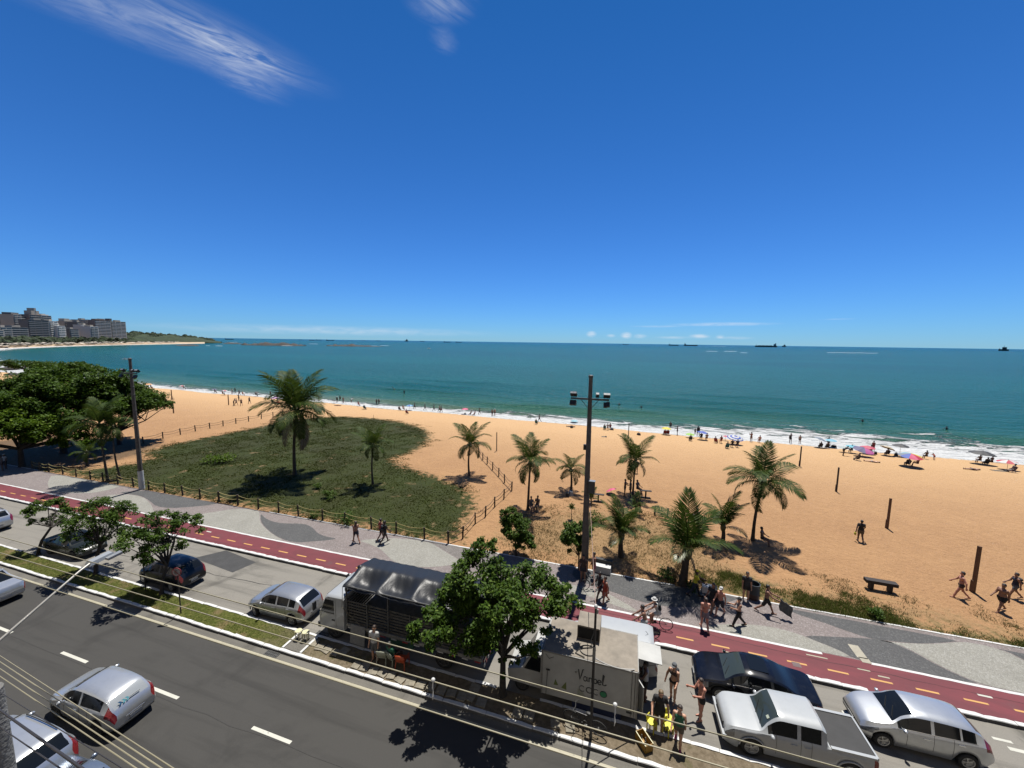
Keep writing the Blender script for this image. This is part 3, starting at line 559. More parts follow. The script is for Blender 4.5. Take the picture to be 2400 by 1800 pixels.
def broad_tree(name, label, base, fork, crown, nclump, per, lsize, mat, seed, trunk_r=.14, cat='tree', flat=.5, csize=.30, group=None, nlimb=9, lean=(0, 0), top=.15, extra=None):
    """base: ground point; fork: height of the first fork; crown: list of (dx,dy,z,rx,ry,rz)"""
    rng = np.random.default_rng(seed); t = thing(name, label, cat, base, 0, group)
    cen = []; rad = []
    tot = sum(c[3] * c[4] for c in crown)
    for (cx, cy, cz, rx_, ry_, rz_) in crown:
        k = max(4, int(nclump * rx_ * ry_ / tot)); 
        for _ in range(k):
            a = rng.uniform(0, 2 * math.pi); z = rng.uniform(-.55, 1) ; r = math.sqrt(max(0, 1 - z * z)) * rng.uniform(.55, 1.06) ** .5
            q = rng.uniform(.72, 1.05)
            cen.append((cx + rx_ * r * math.cos(a) * q, cy + ry_ * r * math.sin(a) * q, cz + rz_ * z * q)); rad.append(csize * (rx_ + ry_) / 2 * rng.uniform(.6, 1.25))
    cen = np.array(cen); C = clump_points(rng, cen, rad, flat, per)
    if extra is not None: C = np.concatenate([C, extra(rng)])
    C[:, 2] = np.maximum(C[:, 2], top)
    link('crown', leaf_mesh('crown', C, lsize, mat, rng), t)
    mb = MB(); fx = Vector((lean[0], lean[1], fork)); mid = Vector((lean[0] * .35, lean[1] * .35, fork * .5)) + Vector((rng.normal(0, .03), rng.normal(0, .03), 0))
    mb.tube([(0, 0, -.1), (0, 0, .12), mid, fx], [trunk_r * 1.45, trunk_r * 1.1, trunk_r * .9, trunk_r * .78], 10)
    order = rng.permutation(len(cen))[:nlimb]
    for i in order:
        e = Vector(cen[i]); m_ = fx.lerp(e, .5) + Vector((rng.normal(0, .15), rng.normal(0, .15), -.10 * (e - fx).length * rng.uniform(-.4, 1)))
        mb.tube([fx - Vector((0, 0, .08)), fx.lerp(m_, .5), m_, e], [trunk_r * .55, trunk_r * .42, trunk_r * .28, trunk_r * .1], 6)
        for _ in range(2):
            e2 = Vector(cen[rng.integers(len(cen))])
            if (e2 - m_).length < (e - fx).length: mb.tube([m_, m_.lerp(e2, .5) + Vector((0, 0, .06)), e2], [trunk_r * .24, trunk_r * .16, trunk_r * .06], 5)
    mb.build('trunk', M_BARK, t, 50); return t
# ------------------------------------------------------------------ palms
FRONDS = {}
def frond_mesh(kind, seed, mat, key):
    """a coconut frond one metre long, along +x, bending down; leaflets are strips hanging from the rachis"""
    if (kind, seed, key) in FRONDS: return FRONDS[(kind, seed, key)]
    rng = np.random.default_rng(seed * 31 + 5)
    bend = {'up': .8, 'mid': 1.55, 'low': 1.9}[kind]
    n = 40; ts = np.linspace(0, 1, n); ang = -bend * ts ** 1.5; ds = 1 / (n - 1)
    x = np.concatenate([[0], np.cumsum(np.cos(ang[:-1]) * ds)]); z = np.concatenate([[0], np.cumsum(np.sin(ang[:-1]) * ds)])
    mb = MB(); step = list(range(0, n, 5)) + [n - 1]
    mb.tube([(x[i], 0, z[i]) for i in step], [.011 * (1 - .85 * ts[i]) + .0015 for i in step], 5)
    V = []; Fa = []; lv = []
    m_ = 36
    for side in (-1, 1):
        for j in range(m_):
            t_ = .13 + .87 * (j + rng.uniform(-.3, .3)) / m_; t_ = min(max(t_, .1), 1)
            bx = np.interp(t_, ts, x); bz = np.interp(t_, ts, z); a_ = np.interp(t_, ts, ang)
            ln = .33 * (math.sin(math.pi * min(1, t_ * .80 + .16)) ** .8) * rng.uniform(.85, 1.1); 
            fwd = .30 + .55 * t_; sd_ = math.sqrt(1 - min(.92, fwd) ** 2); tang = np.array([math.cos(a_), 0, math.sin(a_)]); lat = np.array([0, side, 0]); nrm = np.array([-math.sin(a_), 0, math.cos(a_)])
            d1 = tang * fwd + lat * sd_ + nrm * rng.uniform(.02, .18); d1 /= np.linalg.norm(d1)
            dr = {'up': .55, 'mid': .95, 'low': 1.1}[kind] * rng.uniform(.6, 1.25); d2 = d1 * .75 + np.array([0, 0, -dr]); d2 /= np.linalg.norm(d2)
            p0 = np.array([bx, 0, bz]); p1 = p0 + d1 * ln * .5; p2 = p1 + d2 * ln * .5
            w_ = np.cross(d1, nrm); w_ /= np.linalg.norm(w_) + 1e-9; w_ = w_ * .0080
            k = len(V); V += [p0 - w_ * .7, p0 + w_ * .7, p1 + w_ * 1.25, p1 - w_ * 1.25, p2]; Fa += [(k, k + 1, k + 2, k + 3), (k + 3, k + 2, k + 4)]; lv += [rng.uniform(0, 1)] * 5
    k0 = len(mb.v); mb.add(V, Fa); me = mb.mesh('frond', mat); a = me.attributes.new('lv', 'FLOAT', 'POINT'); a.data.foreach_set('value', np.array([.35] * k0 + lv, np.float32))
    FRONDS[(kind, seed, key)] = me; return me
def palm(label, base_px, crown_px, rpx, nf=20, seed=1, young=False, trunk_r=.11, lean=0.0, yellow=0, dead=0, group='coconut palms on the sand', name='palm_tree', base=None):
    b_ = base if base is not None else gp(*base_px); hh = max(.35, hgt(b_, *crown_px)); dist = math.hypot(b_.x, b_.y)
    dep = b_.x * _fw[0] + b_.y * _fw[1] + (b_.z + hh - CAM_H) * _fw[2]; flen = rpx * dep / FPX * 1.15; rng = np.random.default_rng(seed)
    t = thing(name, label, 'palm', b_, 0, group)
    ox = (crown_px[0] - base_px[0]) * dep / FPX
    ex = Vector((ox * math.cos(YAW), ox * math.sin(YAW), hh)); cv = Vector((-ex.x * .25 + rng.normal(0, .05), rng.normal(0, .08), 0))
    pts = []; rad = []; k = 16
    for i in range(k + 1):
        s = i / k; pts.append(Vector((ex.x * s, ex.y * s, hh * s - .1 * (1 - s))) + cv * math.sin(math.pi * s)); rad.append(trunk_r * (1.55 if i == 0 else 1.0 + .35 * math.exp(-s * 9)) * (1 - .35 * s) * (1 + .05 * (i % 2)))
    MB().tube(pts, rad, 10).build('trunk', M_BARKP, t, 60)
    top = pts[-1]
    mb = MB(); mb.ell(top + Vector((0, 0, .02)), (trunk_r * 1.2, trunk_r * 1.2, trunk_r * 2.2), 8, 6)
    if not young:
        for i in range(7): w = i * .9 + .3; mb.ell(top + Vector((math.cos(w) * trunk_r * 1.5, math.sin(w) * trunk_r * 1.5, -.12)), (.10, .10, .12), 8, 6)
    mb.build('heart', M_RACHIS if young else M_LEAFD if False else M_RACHIS, t, 60)
    g = 2.399963
    for i in range(nf):
        s = i / max(1, nf - 1); el_ = (R(80) * (1 - s) ** .8 + R(-28) * s) if not young else (R(86) * (1 - s) ** .8 + R(28) * s)
        el_ += rng.normal(0, .10); kind = 'up' if el_ > R(72 if young else 55) else ('mid' if el_ > R(30 if young else 8) else 'low'); az_ = i * g + rng.normal(0, .18) + seed
        dry = dead and i >= nf - dead; yl = yellow and (nf - dead - yellow) <= i < nf - dead
        if dry: el_ = R(-62) + rng.normal(0, .1); kind = 'up'
        me = frond_mesh(kind, int(rng.integers(3)), M_DEAD if dry else (M_PALMY if yl else M_PALM), 'd' if dry else ('y' if yl else 'g'))
        L_ = flen * rng.uniform(.82, 1.08) * ((.8 + .3 * math.sin(math.pi * min(1, s + .25))) if not young else (1.12 - .42 * s))
        link('frond', me, t, top, Vector((0, 0, 0)), L_)
        f = t.children[-1] if False else bpy.data.objects[-1] if False else None
        o = COL.objects[-1]; o.rotation_euler = (rng.normal(0, .25), -el_, az_)
    return t
G_ = 'coconut palms on the sand'
palm('tallest coconut palm with a full dark crown, growing in the dune grass', (691,1112), (703,962), 98, 26, 3, trunk_r=.17, dead=3)
palm('middle-sized palm with pale wind-blown fronds in the grass, right of the tallest palm', (874,1135), (877,1044), 46, 17, 5, trunk_r=.10)
palm('palm at the sandy corner of the dune, left of the roped posts', (1100,1115), (1102,1042), 56, 15, 8, trunk_r=.115)
palm('palm with two people sitting in its shade at the foot of the trunk', (1237,1195), (1241,1083), 64, 16, 12, trunk_r=.115)
palm('short palm just left of the floodlight pole, bundles lying in its shade', (1338,1151), (1336,1100), 48, 12, 17, trunk_r=.12)
palm('palm with a pink umbrella and standing people beneath it', (1483,1160), (1485,1080), 58, 15, 21, trunk_r=.10)
palm('palm at the right end of the palm group, a person resting beside its trunk', (1764,1266), (1777,1130), 90, 18, 26, trunk_r=.125)
palm('bushy young palm nearest the promenade, tallest upright fronds', (1600,1370), (1606,1296), 128, 12, 33, True, trunk_r=.26, yellow=1, dead=2)
palm('low young palm between the promenade palm and the rightmost palm', (1692,1273), (1692,1236), 80, 12, 38, True, trunk_r=.17, yellow=2)
palm('low spreading young palm right of the floodlight pole, with a yellow lower frond', (1456,1305), (1454,1255), 82, 13, 41, True, trunk_r=.20, yellow=2)
palm('tiny palm sprouting behind the low spreading palm', (1490,1204), (1490,1192), 32, 9, 45, True, trunk_r=.10, yellow=1)
palm('taller of the two slim palms left of the left floodlight pole', (253,1127), (246,995), 62, 17, 51, trunk_r=.11)
palm('shorter slim palm beside the left floodlight pole', (283,1124), (277,1000), 42, 14, 55, trunk_r=.09, dead=2)
palm('stubby palm by the sandy path under the almond trees', (205,1092), (207,1060), 34, 10, 58, trunk_r=.15, dead=0)
palm('wind-blown palm cut off by the left edge of the picture', (-22,905), (-14,862), 34, 12, 63, trunk_r=.16)
palm('small spiky plant with a thin stem left of the floodlight pole', (1339,1217), (1339,1193), 13, 18, 66, True, trunk_r=.035, name='spiky_plant')
palm('tufted young palm half hidden behind the floodlight pole', (1385,1180), (1385,1170), 28, 10, 69, True, trunk_r=.07)

# ------------------------------------------------------------------ broad-leaved trees
def crown_at(base, specs):
    """specs: (u, v, dist offset, rx, ry, rz) -> crown lobes relative to the base"""
    outl = []
    for (u, v, dd, rx_, ry_, rz_) in specs:
        d = ray(u, v); k = (math.hypot(base.x, base.y) + dd) / math.hypot(d[0], d[1]); outl.append((d[0] * k - base.x, d[1] * k - base.y, CAM_H + d[2] * k - base.z, rx_, ry_, rz_))
    return outl
b_ = gp(1178, 1628, .12)
broad_tree('street_tree', 'large leafy tree on the median between the tarpaulin truck and the coconut stall', b_, 1.9, crown_at(b_, [(1110,1365,.9,1.5,1.4,1.3),(1250,1390,.6,1.5,1.4,1.1),(1090,1460,.3,1.7,1.5,1.05),(1010,1470,-.1,.95,1.0,.6),(1130,1300,1.0,.85,.8,.75),(1320,1415,.8,.85,.8,.7),(1240,1490,0,.95,.9,.6),(1190,1560,-.2,.55,.5,.35),(1170,1430,-.6,1.4,1.0,1.0)]), 250, 95, .17, M_LEAFD, 11, .15, nlimb=16, csize=.27, flat=.75)
b_ = gp(225, 1345, .12)
broad_tree('street_tree', 'middle of the three slanting street trees on the left median', b_, 2.0, crown_at(b_, [(230, 1210, 0.8, 1.73, 1.66, 1.09), (290, 1200, 0.9, 1.02, 1.02, 0.64), (195, 1240, 0.4, 1.15, 1.15, 0.77), (250, 1262, 0.1, 1.41, 1.28, 0.7)]), 95, 60, .17, M_LEAFD, 21, .11, csize=.25, lean=(.35, .2), nlimb=12, flat=.7)
b_ = gp(90, 1297, .12)
broad_tree('street_tree', 'leftmost and thinnest slanting street tree, beside the dark green car', b_, 1.9, crown_at(b_, [(105, 1192, 1.0, 1.22, 1.15, 0.58), (150, 1212, 0.8, 0.96, 0.9, 0.58), (80, 1225, 0.6, 0.64, 0.64, 0.38)]), 55, 48, .17, M_LEAFD, 24, .09, csize=.26, lean=(.75, .5), nlimb=10, flat=.6)
b_ = gp(379, 1392, .12)
broad_tree('street_tree', 'street tree overhanging the dark parked hatchback by the no-parking sign', b_, 1.7, crown_at(b_, [(375, 1235, 0.9, 1.28, 1.22, 0.96), (330, 1265, 0.6, 1.15, 1.15, 0.64), (430, 1235, 0.9, 1.09, 1.02, 0.64), (375, 1290, 0.2, 1.22, 1.15, 0.58)]), 95, 60, .17, M_LEAFD, 27, .10, csize=.25, lean=(.1, .35), nlimb=12, flat=.7)
b_ = gp(1210, 1303)
broad_tree('small_tree', 'dense rounded small tree at the sandy beach entrance, left one of two', b_, .7, crown_at(b_, [(1207,1240,.2,1.1,1.1,1.05),(1225,1270,-.2,.9,.9,.7),(1195,1210,.3,.7,.7,.55)]), 110, 90, .15, M_LEAFD, 31, .09, nlimb=8, csize=.27, flat=.8)
b_ = gp(1356, 1333)
broad_tree('small_tree', 'small tree with twin stems growing against the floodlight pole', b_, 1.0, crown_at(b_, [(1345,1255,.1,1.0,1.0,.85),(1340,1275,-.2,.95,.9,.6),(1370,1240,.2,.65,.6,.55)]), 90, 80, .15, M_LEAFD, 35, .05, nlimb=8, csize=.27, flat=.8)
# the almond grove at the left
def almond(label, base_px, lobes, nc, per, ls, mat, seed, fork=2.2, tr=.28, csize=.22):
    b = gp(*base_px); broad_tree('almond_tree', label, b, fork, crown_at(b, lobes), nc, per, ls, mat, seed, tr, csize=csize, flat=.62, nlimb=16, group='almond trees at the left of the beach', top=1.6)
almond('nearest almond tree on the left, brightest yellow-green crown over the pavement', (52,1094), [(40,1000,.5,4.2,3.8,1.6),(120,1015,0,3.6,3.2,1.3),(-40,1010,.5,4.2,3.6,1.8),(165,1035,-1.0,2.4,2.2,.8),(70,965,2.0,3.2,3.0,1.0)], 190, 150, .33, M_LEAFB, 61, csize=.24)
almond('biggest almond tree of the grove, its dark crown reaching highest', (150,1062), [(180,905,3,7.0,6.5,2.8),(100,925,1,6.8,6.0,2.8),(235,930,0,5.6,5.4,2.6),(195,965,-4,5.0,4.5,1.8),(20,950,2,6.0,5.0,2.2),(160,868,6,4.2,4.0,1.0)], 300, 150, .40, M_LEAF, 64, 3.0, .35, csize=.20)
almond('rightmost almond tree, its low crown hanging over the sand beside the left floodlight pole', (280,1042), [(300,945,0,4.4,4.2,1.7),(345,952,0,3.0,3.0,1.5),(255,960,-2,3.8,3.6,1.6),(285,925,3,4.0,3.6,.9)], 180, 140, .35, M_LEAF, 67, 2.0, .26, csize=.24)
almond('flat-topped almond tree behind the grove, seen against the white surf', (88,900), [(70,856,0,6.5,5,1.0),(110,858,0,6,5,1.0),(40,852,0,5,5,.8),(140,862,0,5,4,1.0)], 90, 80, .5, M_LEAF, 71, 4, .3, csize=.22)

def bush(label, px, r, hh, n, ls, mat, seed, name='bush', grp=None):
    b = gp(*px); rng = np.random.default_rng(seed); t = thing(name, label, 'bush', b, 0, grp)
    cen = [(rng.normal(0, r * .4), rng.normal(0, r * .4), hh * rng.uniform(.3, .8)) for _ in range(9)]
    C = clump_points(rng, np.array(cen), [r * .55] * 9, .6, n // 9); C[:, 2] = np.abs(C[:, 2]) + .03
    link('foliage', leaf_mesh('foliage', C, ls, mat, rng), t)
    mb = MB()
    for c in cen: mb.tube([(0, 0, -.05), Vector(c) * .5, c], [.02, .014, .006], 5)
    mb.build('stems', M_BARK, t); return t
bush('dark round shrub growing at the promenade edge near the wooden bench', (2052,1450), .42, .62, 420, .13, M_LEAFD, 81)
bush('round dark shrub in the dune grass below the middle-sized palm', (772,1167), .62, .7, 420, .16, M_LEAFD, 82)
bush('smaller dark shrub left of the round one in the dune grass', (745,1145), .5, .5, 260, .16, M_LEAFD, 83)
bush('wide greyish shrub pushing through the rope fence', (812,1222), .95, .75, 520, .15, M_LEAFD, 84)
bush('low shrub behind the rope fence, left of the wide greyish one', (738,1214), .45, .4, 200, .13, M_LEAFD, 85)
bush('bright green sprawling shrub in the grass at the far left of the dune', (510,1085), 1.5, .9, 480, .26, M_LEAFB, 86)
bush('dark shrub at the foot of the floodlight pole', (1398,1226), .8, .9, 480, .15, M_LEAFD, 87)
bush('shaded shrubs at the foot of the promenade palm', (1560,1355), .7, .6, 360, .15, M_LEAFD, 88)
bush('leafy weeds below the promenade palm beside the yellow-vested worker', (1622,1384), .5, .5, 260, .13, M_LEAFD, 89)

# ------------------------------------------------------------------ grass (uncountable)
def tufts(name, poly, n, hgt_, wid, mat, seed, blades=3, pad=0.0, pw=1.0, zf=None, thresh=-.2):
    rng = np.random.default_rng(seed); P = np.array([p[:2] for p in poly]); lo, hi = P.min(0) - pad, P.max(0) + pad; pts = []
    while sum(map(len, pts)) < n:
        q = rng.uniform(lo, hi, (n * 2, 2)); d = pdist(q[:, 0], q[:, 1], poly); w_ = wob(q[:, 0] * 3.1, q[:, 1] * 3.7) + .6 * wob(q[:, 0] * 9, q[:, 1] * 8)
        keep = (d + w_ * 1.6 * pw > rng.uniform(-.6, .9, len(q))) & (q[:, 1] > Y_PAVE + .05) if zf is None else (d > 0)
        keep &= w_ > thresh + rng.normal(0, .5, len(q)); pts.append(q[keep])
    q = np.concatenate(pts)[:n]; z = zt(q[:, 0], q[:, 1]) if zf is None else np.full(n, zf)
    V = []; k = blades; base = np.repeat(np.concatenate([q, z[:, None]], 1), k, 0); m_ = n * k
    a = rng.uniform(0, 2 * math.pi, m_); h_ = hgt_ * rng.uniform(.45, 1.25, m_); base[:, :2] += rng.normal(0, hgt_ * .35, (m_, 2)); base[:, 2] -= .02
    s = np.stack([np.cos(a), np.sin(a), np.zeros(m_)], 1) * (wid * rng.uniform(.6, 1.3, m_))[:, None]; ln = rng.normal(0, .55, (m_, 2))
    tip = base + np.stack([ln[:, 0] * h_, ln[:, 1] * h_, h_], 1)
    V = np.stack([base - s, base + s, tip], 1).reshape(-1, 3)
    me = mesh_np(name, V, np.arange(3 * m_).reshape(-1, 3), mat); vattr(me, 'lv', np.repeat(rng.uniform(0, 1, m_), 3)); return link(name, me)
o = stuff(tufts('dune_grass', GREEN, 42000, .09, .040, M_GRASS, 5)); tag(o, 'green creeping grass covering the fenced dune', 'grass')
o = stuff(tufts('dry_grass', DRY, 9000, .15, .018, M_STRAW, 6, thresh=.0)); tag(o, 'dry straw-coloured grass on the sand under the palms', 'grass')
o = stuff(tufts('verge_grass', LUSH, 9000, .15, .018, M_LAWN, 7, thresh=-.1)); tag(o, 'green grass fringe along the promenade edge on the right', 'grass')
med = [(-70, Y_NEAR + .14), (-9.5, Y_NEAR + .14), (-12, Y_PARK - .14), (-70, Y_PARK - .14)]
o = stuff(tufts('median_grass', med, 16000, .055, .012, M_LAWN, 8, zf=.115, thresh=-.35)); tag(o, 'short yellowish grass on the narrow median strip', 'grass')
# ------------------------------------------------------------------ vehicle materials
def carpaint(name, col, metal=.0, rough=.30, coat=.5):
    m = bpy.data.materials.new(name); t, b = nodes(m); g = N(t, 'ShaderNodeTexCoord').outputs['Object']
    dirt = mrange(t, noise(t, g, 3.0, 4, .7), .45, .8, 0, .25); sz = N(t, 'ShaderNodeSeparateXYZ'); L(t, g, sz.inputs[0])
    low = mrange(t, sz.outputs[2], .55, .2, 0, .35); c = mixc(t, math_(t, 'MAXIMUM', dirt, low), col, tuple(.6 * x + .05 for x in col))
    L(t, c, b.inputs['Base Color']); b.inputs['Metallic'].default_value = metal; b.inputs['Roughness'].default_value = rough
    b.inputs['Coat Weight'].default_value = coat; b.inputs['Specular IOR Level'].default_value = .5 if coat > .3 else .3; b.inputs['Coat Roughness'].default_value = .06; return m
M_SILV = carpaint('paint_silver', (.72, .74, .76), .75, .30)
M_SILVW = carpaint('paint_pale_silver', (.95, .98, 1.0), .75, .30)
M_GREYB = carpaint('paint_steel_blue', (.26, .32, .42), .6, .33)
M_WHITEP = carpaint('paint_white', (.52, .545, .56), 0, .35)
M_BLACKP = carpaint('paint_black', (.006, .007, .012), 0, .22, .12)
M_NAVY = carpaint('paint_navy', (.008, .011, .020), .0, .3, .12)
M_GREENP = carpaint('paint_dark_green', (.016, .020, .014), .0, .3, .12)
M_GLASS = pm('car_glass', (.012, .014, .015), .06, spec=.4)
M_GLASSC = pm('car_glass_clear', (.050, .066, .066), .06, spec=.3)
M_TYRE = pm('tyre', (.014, .014, .014), .85, var=.3, vscale=8)
M_RIM = pm('alloy', (.42, .42, .41), .35, .8)
M_TRIM = pm('black_trim', (.012, .012, .012), .6, var=.3)
M_CHROME = pm('chrome', (.7, .7, .7), .15, 1.0)
M_LAMPW = pm('headlamp', (.42, .44, .46), .12, .3, var=.4, vscale=14, spec=.8)
M_LAMPR = pm('tail_lamp', (.30, .012, .018), .15, var=.4, vscale=10, spec=.8)
M_PLATE = pm('number_plate', (.52, .53, .53), .5, var=.3, vscale=40)
M_UNDER = pm('underbody', (.010, .010, .010), .9)
def pch(xs, pts):
    """monotone-ish cubic through (x,z) pairs, xs any order"""
    p = sorted(pts); px = np.array([a for a, _ in p], float); py = np.array([b for _, b in p], float)
    h = np.diff(px); dl = np.diff(py) / h; m = np.zeros(len(px)); m[1:-1] = np.where(dl[:-1] * dl[1:] > 0, 2 * dl[:-1] * dl[1:] / (dl[:-1] + dl[1:] + 1e-12), 0); m[0] = dl[0]; m[-1] = dl[-1]
    x = np.clip(xs, px[0], px[-1]); i = np.clip(np.searchsorted(px, x) - 1, 0, len(px) - 2); t = (x - px[i]) / h[i]
    return (2 * t**3 - 3 * t**2 + 1) * py[i] + (t**3 - 2 * t**2 + t) * h[i] * m[i] + (-2 * t**3 + 3 * t**2) * py[i + 1] + (t**3 - t**2) * h[i] * m[i + 1]
WHEELS = {}
def wheel_mesh(r, w, spokes, key):
    k = (r, w, spokes, key)
    if k in WHEELS: return WHEELS[k]
    ri = r * .66; ty = MB().lathe([(ri * .98, -w / 2), (r * .92, -w / 2), (r, -w * .36), (r, w * .36), (r * .92, w / 2), (ri, w / 2), (ri * .94, w * .2)], 24, axis='Y', cap=False).mesh('wheel', M_TYRE, 35)
    mb = MB().lathe([(ri * .97, w * .42), (ri, w * .47), (ri * .9, w * .44), (ri * .86, w * .22), (0.02, w * .18)], 24, axis='Y', cap=False)
    for i in range(spokes):
        a = 2 * math.pi * i / spokes; c = Vector((math.cos(a) * ri * .52, w * .36, math.sin(a) * ri * .52)); mb.box(c, (ri * .85, .03, ri * .17), ry=-a)
    mb.lathe([(ri * .22, w * .3), (ri * .2, w * .44), (.01, w * .45)], 12, axis='Y', cap=False)
    WHEELS[k] = (ty, mb.mesh('rim', M_RIM if key == 'a' else pm('steel_rim', (.12, .12, .12), .5, .5), 40)); return WHEELS[k]
def put_wheel(par, x, y, r, w, spokes=8, key='a', steer=0.0):
    ty, rm = wheel_mesh(r, w, spokes, key); o = link('wheel', ty, par, (x, y, r), (0, 0, (math.pi if y < 0 else 0) + steer)); link('rim', rm, o); return o
def car(name, label, cx, cy, head, paint, L_, W_, top, belt, axles, wr=.30, glass=None, pillars=(), ws=None, rg=None, sidewin=None, roofrail=False, rim='a', spokes=8, lamps=(.42, .36), chrome=False, plate=True, cat='car', group='cars on and beside the road', roof_inset=.21, lampz=None, steer=0.0, roofcol=None, nose_w=.80, tail_w=.82, belt_chrome=False, extra_dark=None):
    """head: heading angle of +x (front). top/belt: (x,z) profiles, x>0 towards the front"""
    t = thing(name, label, cat, (cx, cy, .003), head, group); glass = glass or M_GLASS
    xf, xr_ = L_ / 2, -L_ / 2; Ra = wr + .055; sill = .20
    st = set(np.round(np.linspace(xr_, xf, int(L_ / .11)), 3).tolist())
    for xw in axles: st |= {round(xw + Ra * math.cos(a), 3) for a in np.linspace(0, math.pi, 11)}
    for x in list(ws) + list(rg) + list(sidewin) + [q for p in pillars for q in p] + [xf - .04, xf - .12, xf - .25, xr_ + .04, xr_ + .12, xr_ + .25, xf - lamps[0], xr_ + lamps[1]]: st.add(round(x, 3))
    keep = {round(x, 3) for x in list(ws) + list(rg) + list(sidewin) + [q for p in pillars for q in p] + [xf, xr_]}
    st = sorted(st); fil = []
    for x in st:
        if fil and x - fil[-1] < .022:
            if x in keep and fil[-1] not in keep: fil[-1] = x
            elif x in keep: fil.append(x)
            continue
        fil.append(x)
    xs = np.array(fil[::-1]); n = len(xs)                       # front -> rear
    zt_ = pch(xs, top); zb = np.minimum(pch(xs, belt), zt_ - .012)
    plan = np.ones(n); e = (xf - xs); plan *= 1 - (1 - nose_w) * np.clip(1 - e / .55, 0, 1) ** 2.2; e = (xs - xr_); plan *= 1 - (1 - tail_w) * np.clip(1 - e / .5, 0, 1) ** 2.2
    hw = W_ / 2 * plan; zl = np.full(n, sill)
    for xw in axles: zl = np.maximum(zl, np.where(np.abs(xs - xw) < Ra, wr + np.sqrt(np.maximum(Ra**2 - (xs - xw)**2, 0)), 0))
    zl = np.maximum(zl, sill + .10 * np.clip(1 - (xf - xs) / .35, 0, 1) + 0); zl = np.maximum(zl, sill + .14 * np.clip(1 - (xs - xr_) / .4, 0, 1)); zl = np.minimum(zl, zb - .06)
    gh = zt_ - zb; ins = np.minimum(roof_inset, .62 * gh + .02)
    def row(y, z): return np.stack([xs, y, z], 1)
    wbelt = hw - .035; wroof = wbelt - ins
    rows = [row(hw - .06, zl), row(hw - .015, zl + .22 * (zb - zl)), row(hw, zl + .58 * (zb - zl)), row(hw - .012, zl + .86 * (zb - zl)), row(wbelt, zb), row(wbelt - .03 * np.clip(gh / .4, 0, 1) - .004, zb + .07 * gh), row(wroof + .03 * np.clip(gh / .4, 0, 1), zb + .86 * gh), row(wroof * .90, zb + .972 * gh), row(wroof * .5, zb + .996 * gh + .008), row(wroof * 0, zb + gh + .014)]
    nr = len(rows)
    V = []
    for r_ in rows: V.append(r_)
    for r_ in rows[:-1]: V.append(r_ * np.array([1, -1, 1]))
    Vall = np.concatenate(V)                                    # row-major
    rid = lambda j, s: (j if s > 0 or j == nr - 1 else nr + j)
    part = {}
    def put(key, f): part.setdefault(key, []).append(f)
    xm = (xs[:-1] + xs[1:]) / 2
    for i in range(n - 1):
        x = xm[i]
        for s in (1, -1):
            for j in range(nr - 1):
                a, b_ = rid(j, s) * n, rid(j + 1, s) * n; f = (a + i, a + i + 1, b_ + i + 1, b_ + i) if s > 0 else (b_ + i, b_ + i + 1, a + i + 1, a + i)
                key = 'body'; sd_ = 'l' if s > 0 else 'r'
                inw = sidewin[1] < x < sidewin[0] and gh[i] > .10
                if j == 5 and inw and not any(p[1] < x < p[0] for p in pillars):
                    seg = sum(1 for p in pillars if x < p[1]); key = ('side_window', sd_, seg)
                elif j in (7, 8) and ws[1] < x < ws[0]: key = ('windscreen',)
                elif j in (7, 8) and rg[1] < x < rg[0]: key = ('rear_window',)
                elif j in (2, 3) and x > xf - lamps[0] and lampz is None: key = ('headlight', sd_)
                elif j in (2, 3) and x < xr_ + lamps[1] and lampz is None: key = ('tail_light', sd_)
                elif lampz is not None and j in (2, 3) and x > xf - lamps[0]: key = ('headlight', sd_)
                elif lampz is not None and j in (3, 4, 5) and x < xr_ + lamps[1]: key = ('tail_light', sd_)
                elif j == 0 and (x > xf - .5 or x < xr_ + .5) and extra_dark: key = ('bumper', 'f' if x > 0 else 'b')
                put(key, f)
    for end, i in (('f', 0), ('b', n - 1)):
        for j in range(nr - 2):
            a, b_, c_, d_ = rid(j, 1) * n + i, rid(j + 1, 1) * n + i, rid(j + 1, -1) * n + i, rid(j, -1) * n + i
            f = (a, b_, c_, d_) if end == 'f' else (d_, c_, b_, a)
            put(('grille',) if (end == 'f' and j in (0, 2)) else 'body', f)
        j = nr - 2; f = (rid(j, 1) * n + i, (nr - 1) * n + i, rid(j, -1) * n + i); put('body', f if end == 'f' else f[::-1])
    MM = {'side_window': M_GLASS, 'windscreen': glass, 'rear_window': M_GLASS, 'headlight': M_LAMPW, 'tail_light': M_LAMPR, 'grille': M_TRIM, 'bumper': M_TRIM}
    for key, fs in part.items():
        nm = key if key == 'body' else key[0]; used = sorted({i for f in fs for i in f}); mp = {u: k for k, u in enumerate(used)}
        mb = MB().add([Vall[u] for u in used], [tuple(mp[i] for i in f) for f in fs]); link(nm, mb.mesh(nm, paint if nm == 'body' else MM[nm], 32), t)
    MB().box((0, 0, .33), (L_ - .5, W_ - .50, .30)).box((0, 0, .62), (L_ - 1.0, W_ - .34, .36)).build('underbody', M_UNDER, t)
    for k_, xw in enumerate(axles):
        for s in (1, -1): put_wheel(t, xw, s * (W_ / 2 - .105), wr, .20, spokes, rim, steer if k_ == 0 else 0)
    xm_ = ws[0] - .28; zbm = float(pch(np.array([xm_]), belt)[0])
